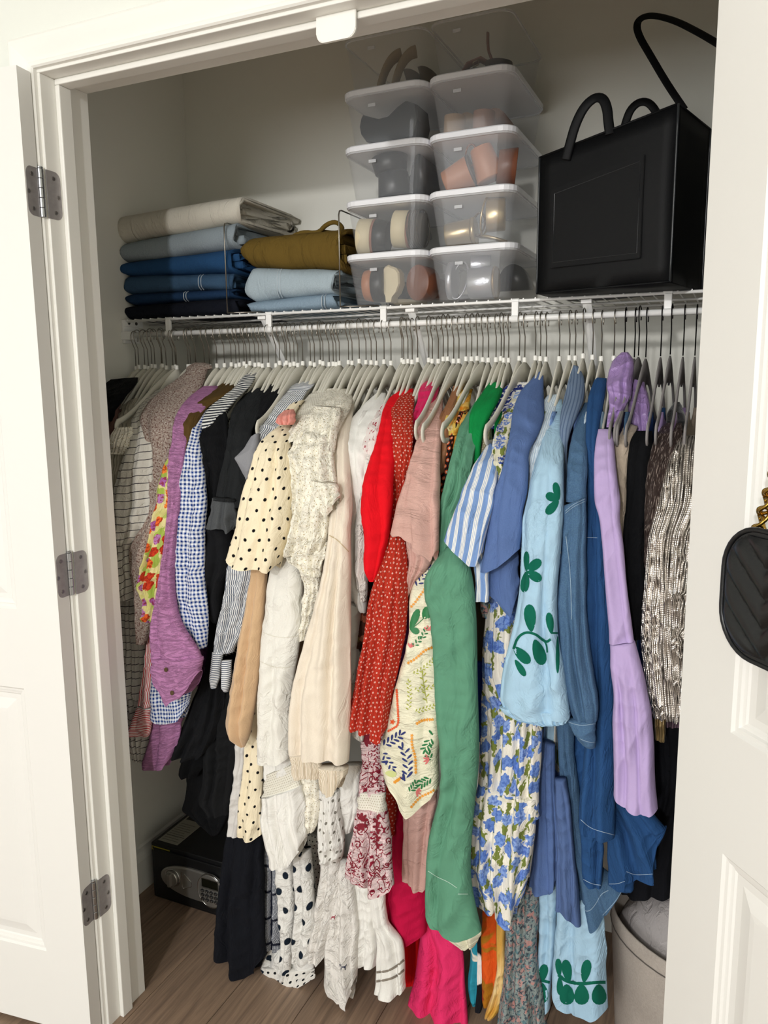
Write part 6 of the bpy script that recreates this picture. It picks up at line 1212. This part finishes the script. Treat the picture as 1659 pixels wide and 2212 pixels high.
garment('dress', 'royal blue dress in the gap left of the daisy dress', 'dress', 'royal blue dress', F['royal'], [('front', 'D1345,1350,1430,1350,.29;1350,1600,1420,1600,.29;1355,1800,1410,1800,.29;1360,1900,1395,1900,.29;', Y(folds=.8, amp=.004))])
# ---- blues
garment('dress', 'navy floral ruffled neckline on an ivory hanger', 'dress', 'navy floral ruffled dress', F['navyflor'], [('neck_ruffle', 'B600,440,705,438,.46;575,462,700,465,.445;530,500,640,510,.42;505,560,600,580,.38;478,620,560,640,.35;472,670,525,680,.325', Y(folds=3, amp=.006)), ('piping', 'B610,436,705,446,.455;605,452,690,462,.45', Y(folds=2, amp=.004, nv=12, mat=F['white']))], body=.8)
garment('dress', 'cream dress with blue roses beside the striped sleeve', 'dress', 'cream dress with blue roses', F['rose'], [('shoulder', 'B625,480,660,478,.43;595,540,645,540,.395;560,600,640,600,.355;530,670,620,680,.31;508,750,605,760,.265;500,830,590,830,.24;505,900,575,900,.225;505,990,550,990,.215;E150,0,215,0,.212;150,100,190,100,.212', Y(folds=2, amp=.006))], body=.8)
garment('shirt', 'blue and white striped short sleeved shirt', 'shirt', 'blue and white striped shirt', F['wstripe'], [
    ('sleeve', 'B488,745,515,760,.29;455,800,525,810,.255;420,860,535,860,.228;385,920,530,930,.208;355,980,520,990,.193;330,1045,515,1050,.18;D1290,110,1500,110,.172;1250,210,1480,220,.166;1210,300,1458,320,.162;1160,450,1425,470,.158', Y(hem='D1136,530;1200,582;1270,642;1320,696;1365,700;1400,610', t0=.6, folds=.9, amp=.005, bulge=.02)),
    ('under_sleeve', 'D1320,600,1440,600,.185;1340,700,1440,700,.183;1345,800,1440,800,.183;1345,880,1440,890,.183;1340,935,1440,945,.183', Y(folds=1.4, amp=.007, nv=40))], body=.7)
garment('blouse', 'paisley grey blouse cuff under the striped shirt', 'blouse', 'paisley grey blouse', F['greyflor'], [('cuff', 'D1385,930,1450,940,.25;1390,1000,1450,1000,.25;1400,1050,1435,1055,.252', Y(folds=1, amp=.004, nv=30))])
dsy = garment('dress', 'long white dress with blue daisies and tiered skirt', 'dress', 'long white dress with blue daisies', F['blueflor'], [
    ('bodice', 'E150,690,270,700,.262;135,780,290,780,.26;120,900,285,900,.258;110,1000,280,1000,.256;105,1150,290,1150,.254;100,1300,440,1350,.252;95,1500,435,1500,.25;88,1650,428,1650,.248;80,1755,418,1760,.246;80,1850,418,1930,.244', Y(folds=3.6, amp=.013, bulge=.03)),
    ('tier', 'H85,355,405,440,.241;62,450,402,480,.238;45,600,395,600,.235;38,750,378,750,.232;30,880,350,880,.23;28,970,336,940,.229', Y(hem='H28,1005;100,1020;186,1028;194,985;206,1100;240,1114;274,1110;286,1020;334,958', t0=.7, folds=3.2, amp=.016, bulge=.035))], body=.6)
ltm = plain('lace_trim_white', 'e4dfcc', .9, bump=.8, bs=300); lay(dsy, dsy['tier'], stroke(zp('H', [(85, 360), (130, 368), (175, 366)]), 6), ltm, 'lace_trim'); lay(dsy, dsy['tier'], stroke(zp('H', [(190, 438), (240, 455), (300, 458), (360, 445), (400, 425)]), 7), ltm, 'lace_trim')
garment('top', 'periwinkle blue crepe top with draped short sleeve', 'top', 'periwinkle blue top', F['peri'], [
    ('sleeve', 'B738,385,765,388,.475;712,425,768,430,.45;660,465,770,470,.42;630,530,772,540,.375;608,610,775,620,.325;595,700,735,720,.275;575,800,690,800,.235;555,900,686,900,.21;525,1000,680,1000,.195;500,1080,665,1080,.185;E178,60,332,60,.182;165,160,332,160,.177;152,260,330,260,.173;140,350,325,350,.17;122,470,318,450,.168', Y(hem='E92,592;140,586;200,560;262,512;312,466', t0=.7, folds=.8, amp=.005, bulge=.025)),
    ('under_sleeve', 'E110,570,300,480,.205;100,640,305,600,.203;110,670,305,660,.202', Y(hem='E108,668;180,742;240,812;272,832;292,760;304,700', t0=.2, folds=1, amp=.006, nv=40)),
    ('hem', 'H425,120,500,150,.30;415,300,500,350,.295;405,450,510,480,.292;392,600,520,640,.29;372,760,528,780,.288;364,860,530,860,.287', Y(hem='H360,925;400,948;470,952;500,930;505,884;530,874', folds=1.8, amp=.012))], body=.75)
garment('shirt', 'ice blue striped linen shirt sleeve behind the light blue dress', 'shirt', 'ice blue striped shirt', F['lstripe'], [('sleeve', 'B790,505,850,500,.43;745,560,840,560,.385;722,640,815,640,.335;700,720,790,720,.295;675,800,765,790,.265;664,855,745,850,.25;668,940,735,940,.235;665,1040,715,1040,.225;E325,50,350,50,.215;322,200,345,200,.212;318,400,335,400,.212', Y(folds=.8, amp=.004))], body=.75)
lb = garment('dress', 'light blue dress with dark green appliqued leaves and elastic cuff', 'dress', 'light blue dress with green leaves', F['lblue'], [
    ('sleeve', 'B800,520,862,528,.42;790,590,862,590,.375;778,660,862,660,.33;765,730,862,740,.285;745,800,868,800,.25;720,870,870,870,.225;700,950,870,950,.21;692,1040,870,1040,.197;E342,20,540,20,.19;332,150,545,150,.183;326,300,545,300,.177;320,430,535,430,.172;315,560,525,560,.168;305,700,518,700,.165;285,820,515,820,.162;268,920,515,920,.16;245,1010,525,1010,.159;220,1090,540,1090,.158;202,1180,550,1180,.157;195,1260,562,1270,.157;195,1325,580,1340,.158;250,1365,580,1385,.159', Y(folds=1.4, amp=.009, bulge=.035)),
    ('cuff', 'E200,1318,582,1350,.158;235,1365,580,1390,.158;300,1385,570,1408,.159;400,1398,560,1412,.16', Y(folds=9, amp=.004, bulge=.03, nv=16, nu=90)),
    ('skirt', 'H435,20,505,20,.335;445,200,508,200,.334;470,320,500,330,.334', Y(folds=.8, amp=.004)),
    ('skirt', 'H405,880,520,900,.318;408,1000,520,1000,.316;412,1150,505,1150,.314;410,1280,498,1280,.312;398,1400,480,1400,.311;385,1500,478,1500,.311', Y(hem='H380,1568;400,1586;440,1592;474,1574', t0=.8, folds=1, amp=.010, bulge=.025)),
    ('skirt', 'H520,980,760,980,.308;510,1080,768,1080,.306;498,1180,775,1180,.304;490,1280,780,1280,.302;486,1380,786,1380,.30;488,1450,790,1470,.299', Y(hem='H486,1475;520,1550;600,1592;700,1605;790,1575', t0=.8, folds=1.3, amp=.012, bulge=.03))], body=.6)
gm = cloth('green_applique_felt', '0d6450', wr=.1, weave=.8)
e_ = lambda u, v: zp('E', [(u, v)])[0]
def FL(cx, cy, pet): x, y = e_(cx, cy); return [petal(x, y, L / 2.517, w * 1.1 / 2.517, a, n=16) for L, w, a in pet]
sh1 = FL(520, 203, [(100, 38, -101), (76, 46, -155), (100, 46, 132)]) + FL(345, 590, [(110, 30, -90), (100, 52, -38), (95, 50, 30), (115, 46, 97)])
sh1 += FL(372, 918, [(150, 62, -95)]) + FL(292, 970, [(160, 34, -88)]) + FL(390, 960, [(145, 66, 72)]) + FL(275, 1000, [(125, 56, 45)]) + FL(283, 1070, [(105, 34, 58)]) + FL(482, 930, [(118, 40, -98)]) + FL(515, 940, [(205, 20, 90)])
sh1b = stroke(zp('E', [(275, 1010), (295, 950), (340, 918), (395, 930), (430, 960), (455, 975), (475, 960)]), 5.5) + stroke(zp('E', [(440, 965), (455, 990), (458, 1030)]), 3.5) + stroke(zp('E', [(480, 925), (515, 925)]), 4)
lay(lb, lb['sleeve'], sh1, gm, 'green_applique', each=True); lay(lb, lb['sleeve'], sh1b, gm, 'applique_stem')
h_ = lambda u, v: zp('H', [(u, v)])[0]
def FH(cx, cy, pet): x, y = h_(cx, cy); return [petal(x, y, L / 2.517, w * 1.1 / 2.517, a, n=16) for L, w, a in pet]
sh2 = []
for cx in (585, 665, 760): sh2 += FH(cx - 8, 1440, [(125, 52, -80 if cx > 600 else -100)]) + FH(cx - 22, 1450, [(112, 78, 88)])
sh2b = stroke(zp('H', [(520, 1400), (560, 1435), (640, 1450), (720, 1440), (785, 1440)]), 7); sh2 += FH(525, 1410, [(100, 34, -95), (100, 34, 88)])
lay(lb, lb[4], sh2, gm, 'green_applique', each=True); lay(lb, lb[4], sh2b, gm, 'applique_stem')
sh3 = FH(425, 1440, [(100, 48, -78), (115, 70, 88)]) + FH(418, 1250, [(80, 20, -90)])
lay(lb, lb[3], sh3, gm, 'green_applique', each=True); lay(lb, lb[3], stroke(zp('H', [(395, 1440), (430, 1430), (470, 1440)]), 6), gm, 'applique_stem')
garment('jumper', 'blue-grey ribbed jumper shoulder left of the denim shirt', 'jumper', 'blue-grey ribbed jumper', F['ribknit'], [('shoulder', 'B925,352,945,358,.475;900,410,975,410,.445;885,470,980,470,.41;868,540,975,540,.365;855,600,940,610,.325;848,680,905,690,.30;855,760,890,760,.285;868,900,890,900,.275;E540,60,570,60,.27;542,200,565,200,.27', Y(folds=.6, amp=.003, bulge=.02))], body=.75)
garment('top', 'dark purple textured top collar between rib knit and denim', 'top', 'dark purple textured top', F['darkpurple'], [('collar', 'B895,590,960,570,.39;880,650,945,640,.355;878,720,920,720,.325;875,800,905,800,.31', Y(folds=2, amp=.006))], body=.8)
dn_ = garment('shirt', 'indigo denim shirt with gathered sleeve and buttoned cuff', 'shirt', 'indigo denim shirt', F['denim'], [
    ('shoulder', 'B975,545,1020,540,.40;945,620,1000,620,.345;920,700,990,700,.30;898,790,992,790,.26;888,880,992,880,.235;885,960,990,960,.222;882,1050,990,1050,.21;E552,80,668,80,.205;548,180,668,160,.202;552,250,668,195,.201', Y(folds=.7, amp=.004)),
    ('sleeve', 'E552,230,668,185,.196;540,330,670,320,.19;530,470,668,470,.185;520,620,668,620,.182;516,780,672,780,.18;518,920,685,920,.178;522,1050,698,1050,.176;535,1160,715,1160,.174;555,1260,738,1260,.173;575,1330,738,1340,.172;600,1385,730,1400,.172', Y(folds=1.9, amp=.011, bulge=.03)),
    ('cuff', 'E565,1385,725,1400,.171;590,1440,722,1440,.17;620,1500,722,1500,.17;650,1532,720,1545,.171', Y(folds=.5, amp=.003, bulge=.025, nv=30)),
    ('hem', 'H505,20,600,20,.312;515,150,610,200,.31;530,300,625,350,.308;545,500,640,550,.306;565,700,670,750,.303;590,840,830,860,.30;620,930,865,930,.298', Y(hem='H640,1050;660,1120;695,1150;740,1120;800,1030;864,945', t0=.75, folds=1.8, amp=.011))], body=.6)
seamd = plain('denim_seam_thread', '8ea6bb', .9)
lay(dn_, dn_['sleeve'], stroke(zp('E', [(556, 262), (600, 225), (665, 195)]), 1.2) + stroke(zp('E', [(556, 275), (600, 238), (665, 208)]), 1.2) + stroke(zp('E', [(560, 400), (585, 600), (590, 850)]), 1.6), seamd, 'seam')
lay(dn_, dn_['cuff'], stroke(zp('E', [(575, 1410), (640, 1430), (720, 1418)]), 1.2) + stroke(zp('E', [(635, 1500), (680, 1518), (720, 1522)]), 1.2), seamd, 'seam')
lay(dn_, dn_['hem'], stroke(zp('H', [(640, 1035), (680, 1060), (720, 1020), (750, 960), (790, 940)]), 1.6) + stroke(zp('H', [(760, 1075), (830, 1000), (862, 945)]), 1.4), seamd, 'seam')
garment('dress', 'slate periwinkle dress with long vertical fold', 'dress', 'slate periwinkle dress', F['perid'], [('skirt', 'H500,330,560,330,.28;505,500,585,500,.278;512,700,605,700,.276;508,850,620,850,.274;502,960,632,980,.272', Y(hem='H502,1038;556,1064;584,1084;606,1120;642,1134', t0=.8, folds=1.3, amp=.012))])
cb_ = garment('shirt_dress', 'dark chambray shirt dress with curved stitched hem', 'dress', 'dark chambray shirt dress', F['chamb'], [
    ('sleeve', 'B1035,415,1092,420,.45;1010,460,1092,470,.42;995,530,1080,540,.375;990,620,1060,630,.325;978,710,1048,710,.29;980,800,1040,810,.265;988,900,1040,900,.25;990,1000,1050,1000,.24;992,1085,1060,1085,.235;E660,60,735,60,.232;668,200,760,200,.228;662,350,770,350,.225;655,500,780,500,.222;652,650,795,650,.22;655,800,805,800,.218;665,950,812,950,.216;680,1100,820,1100,.215;690,1250,825,1250,.214;672,1400,828,1400,.214;655,1550,832,1550,.213;648,1700,835,1700,.212;H640,150,835,150,.211;632,280,835,280,.21;628,400,835,400,.21;630,510,834,530,.209', Y(hem='H632,560;680,612;745,636;828,652', t0=.85, folds=1.2, amp=.009, bulge=.035)),
    ('hem', 'H635,480,760,520,.268;640,650,765,650,.266;645,800,760,800,.264;650,850,758,870,.263', Y(hem='H652,884;690,910;752,922', folds=.9, amp=.008)),
    ('hem', 'H770,420,930,440,.262;775,520,1010,500,.26;780,620,1100,600,.258;785,720,1090,660,.257;790,800,1070,760,.256', Y(hem='H790,912;850,925;886,905;892,864;960,872;1046,868;1040,800;1056,700;1100,628', t0=.5, folds=1.8, amp=.014, bulge=.03)),
    ('hem', 'H560,60,720,60,.335;560,300,720,300,.335;580,600,760,600,.335;600,820,760,820,.335', Y(folds=1.5, amp=.006)),
    ('hem', 'H830,820,940,800,.275;820,880,938,870,.274;840,930,930,930,.274;880,945,920,944,.275', Y(folds=1, amp=.006, nv=30))], body=.65)
sw_ = plain('white_thread', 'a9bdd2', .8)
lay(cb_, cb_['sleeve'], stroke(zp('H', [(640, 555), (690, 600), (750, 620), (828, 640)]), 1.1), sw_, 'stitching'); lay(cb_, cb_['sleeve'], stroke(zp('E', [(668, 405), (730, 407)]), 1.0), sw_, 'stitching')
lay(cb_, cb_[2], stroke(zp('H', [(890, 838), (930, 855), (980, 855), (1045, 850)]), 1.1) + stroke(zp('H', [(795, 905), (840, 905), (880, 890)]), 1.1), sw_, 'stitching'); lay(cb_, cb_[1], stroke(zp('H', [(655, 880), (700, 905), (750, 912)]), 1.1), sw_, 'stitching')
lc = garment('dress', 'lilac cotton dress with flounced long sleeve', 'dress', 'lilac cotton dress', F['lilac'], [
    ('sleeve', 'B1050,680,1115,680,.30;1038,750,1130,760,.268;1028,850,1140,860,.24;1024,950,1150,950,.222;1024,1050,1165,1050,.208;E705,40,828,40,.202;722,160,840,160,.196;740,290,852,300,.191;755,430,868,430,.187;768,580,880,580,.183;780,720,895,720,.18;790,850,912,850,.178;797,975,930,968,.176', Y(folds=.6, amp=.004, bulge=.025)),
    ('flounce', 'E800,985,935,972,.174;803,1060,962,1060,.171;808,1180,990,1180,.168;813,1320,1015,1320,.166;818,1480,1035,1480,.164;822,1640,1048,1640,.163;H820,100,1048,100,.162;820,250,1052,250,.161;820,370,1060,400,.161', Y(hem='H820,412;870,455;940,485;1020,508;1062,495', t0=.8, folds=2, amp=.012, bulge=.035, gather=.15))], body=.6)
lay(lc, lc['flounce'], stroke(zp('E', [(800, 990), (860, 985), (932, 972)]), 1.5), plain('lilac_seam', 'a286c2', .9), 'seam')
garment('dress', 'shiny lilac satin blouse draped round its hanger', 'blouse', 'lilac satin blouse', F['satinl'], [
    ('hood', 'B1165,288,1200,286,.48;1120,330,1232,330,.455;1100,390,1230,390,.43;1088,445,1222,440,.41;1105,500,1218,500,.385;1108,560,1195,560,.355;1090,620,1160,620,.33;1088,670,1130,670,.315', Y(folds=2.2, amp=.014, bulge=.04, wrk=.005)),
    ('back', 'B1225,420,1285,440,.455;1218,500,1305,510,.43;1205,580,1318,590,.405;1205,640,1325,650,.395;1225,690,1315,690,.39', Y(folds=1.4, amp=.01, bulge=.03))], body=.85)
# ---- right end
garment('trousers', 'beige linen trousers folded over a hanger', 'trousers', 'beige linen trousers', F['beigelin'], [('leg', 'B1195,650,1250,665,.36;1140,700,1235,710,.325;1128,780,1215,780,.30;1135,870,1205,870,.285;1148,960,1200,960,.278;1155,1060,1198,1060,.275;E830,60,890,60,.27;840,200,878,200,.268;848,330,872,330,.268;855,420,870,420,.268', Y(folds=1, amp=.006))], body=.9)
garment('trousers', 'black trousers folded over a grey hanger', 'trousers', 'black trousers', F['black'], [('leg', 'B1240,690,1325,690,.33;1210,730,1330,740,.305;1200,830,1320,840,.285;1195,930,1310,940,.27;1192,1040,1300,1040,.262;E895,60,1000,60,.255;880,200,998,200,.252;872,350,995,350,.25;870,500,1000,500,.248;880,650,1000,650,.247;895,780,990,800,.247;920,900,975,910,.248;935,960,965,960,.25', Y(folds=.9, amp=.005))], body=.75)
garment('top', 'dark bronze metallic crinkled top', 'top', 'bronze metallic top', F['sequin'], [('front', 'B1395,648,1475,650,.36;1345,690,1480,690,.325;1318,780,1450,780,.295;1300,870,1420,870,.275;1288,960,1400,960,.262;1284,1060,1390,1060,.252;E985,60,1090,60,.247;984,200,1065,200,.243;984,350,1045,350,.24;985,480,1030,480,.24;992,560,1010,560,.242', Y(folds=1.6, amp=.006, wrk=.004))], body=.8)
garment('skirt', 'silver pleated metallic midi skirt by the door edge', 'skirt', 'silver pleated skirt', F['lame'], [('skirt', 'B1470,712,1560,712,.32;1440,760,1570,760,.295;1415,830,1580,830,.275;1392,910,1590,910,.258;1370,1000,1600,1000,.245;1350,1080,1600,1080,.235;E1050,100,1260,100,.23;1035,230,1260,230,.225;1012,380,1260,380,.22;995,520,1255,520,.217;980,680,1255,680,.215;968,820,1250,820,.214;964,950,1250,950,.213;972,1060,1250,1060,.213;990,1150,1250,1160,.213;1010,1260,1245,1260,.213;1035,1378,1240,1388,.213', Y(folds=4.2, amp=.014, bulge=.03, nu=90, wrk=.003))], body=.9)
garment('skirt', 'gold pleated skirt hem under the silver skirt', 'skirt', 'gold pleated skirt', F['goldpl'], [('hem', 'E1030,1300,1110,1300,.25;1038,1400,1105,1400,.25;1042,1495,1096,1515,.25', Y(folds=2, amp=.006, nv=30))])
garment('skirt', 'mauve pleated hem showing at the door edge', 'skirt', 'mauve pleated skirt', cloth('mauve_pleat', '6a5560', P_stripes('3a2c34', .006, .4, 'u')), [('hem', 'E1095,1340,1200,1350,.27;1098,1400,1200,1410,.27;1100,1425,1195,1430,.27', Y(folds=2, amp=.005, nv=20))])
garment('top', 'black velvet top hooked high on a grey hanger', 'top', 'black velvet top', F['velvet'], [('neck', 'B1438,540,1465,542,.475;1405,580,1488,590,.45;1395,640,1500,640,.42;1400,690,1495,700,.40', Y(folds=.8, amp=.006))], body=.9)
sc_ = garment('dress', 'black dress with scalloped edge behind the lilac flounce', 'dress', 'black scalloped dress', F['scallop'], [('front', 'E1000,1400,1230,1420,.42;1020,1560,1230,1560,.42;H1030,100,1220,100,.42;1045,250,1220,250,.42;1040,400,1220,400,.42;1000,560,1200,560,.42;950,700,1190,700,.42;890,850,1180,850,.42;860,960,1180,960,.42', Y(folds=2, amp=.01, bulge=.03))], body=.8)
lay(sc_, sc_['front'], [], F['black'], 'scallop') if 0 else None
b = bmesh.new()
for kk in range(7):
    p = at(*zp('H', [(1075 + (8 if kk % 2 else 0), 20 + 75 * kk)])[0], .405); bmesh.ops.create_uvsphere(b, u_segments=16, v_segments=8, radius=.022, matrix=Matrix.Translation(Vector(p) - Vector(sc_['org'])) @ Matrix.Diagonal((1, .12, .9, 1)))
obj('scalloped_edge', b, F['scallop'], sc_['root'], smooth=True)
# ---- low hems between sage and light blue
garment('dress', 'orange swirl printed dress low behind the sage sleeve', 'dress', 'orange swirl dress', F['orange'], [('skirt', 'H110,1000,200,1000,.345;102,1150,195,1150,.342;100,1300,195,1300,.34;105,1420,192,1420,.339;108,1530,185,1520,.339;112,1565,165,1550,.34', Y(folds=1, amp=.007))])
garment('dress', 'yellow dip dyed dress low beside the orange swirl dress', 'dress', 'yellow dip dyed dress', F['yellow'], [('skirt', 'H178,1000,232,1000,.325;182,1200,230,1200,.322;185,1380,232,1380,.32;160,1500,230,1500,.319;130,1580,226,1570,.319;120,1625,160,1638,.32', Y(folds=1.2, amp=.008))])
garment('dress', 'teal printed dress low beside the bright pink dress', 'dress', 'teal printed dress', F['teal'], [('skirt', 'H40,1180,110,1180,.365;40,1300,100,1300,.363;32,1400,90,1400,.362;30,1480,85,1480,.361;50,1560,80,1560,.362', Y(folds=1, amp=.006))])
garment('dress', 'black and white printed dress strip between teal and orange', 'dress', 'black and white printed dress', F['bwprint'], [('skirt', 'H78,1180,120,1180,.355;80,1300,115,1300,.353;78,1450,112,1450,.352;68,1560,110,1560,.351;65,1590,100,1595,.352', Y(folds=.8, amp=.006))])
garment('dress', 'long grey ditsy floral dress reaching the floor', 'dress', 'long grey ditsy floral dress', F['greyflor'], [('skirt', 'H230,900,410,900,.30;228,1050,405,1050,.298;228,1200,405,1200,.296;225,1350,410,1350,.295;215,1480,425,1480,.294;198,1600,445,1600,.294;185,1680,465,1690,.295', Y(folds=2.2, amp=.012, bulge=.03))])
garment('shirt', 'red and white striped shirt cuff at the left, under the orchid shirt', 'shirt', 'red and white striped shirt', F['redstr'], [('sleeve', 'C400,1090,440,1100,.232;378,1230,430,1230,.23;358,1380,425,1380,.228;338,1520,420,1520,.226;315,1650,410,1660,.225', Y(folds=.8, amp=.004)), ('cuff', 'C308,1660,412,1675,.222;280,1740,405,1750,.221;248,1825,392,1840,.221;250,1855,378,1868,.222', Y(folds=.6, amp=.003, mat=F['redstrh'], nv=36))])
build_hangers()
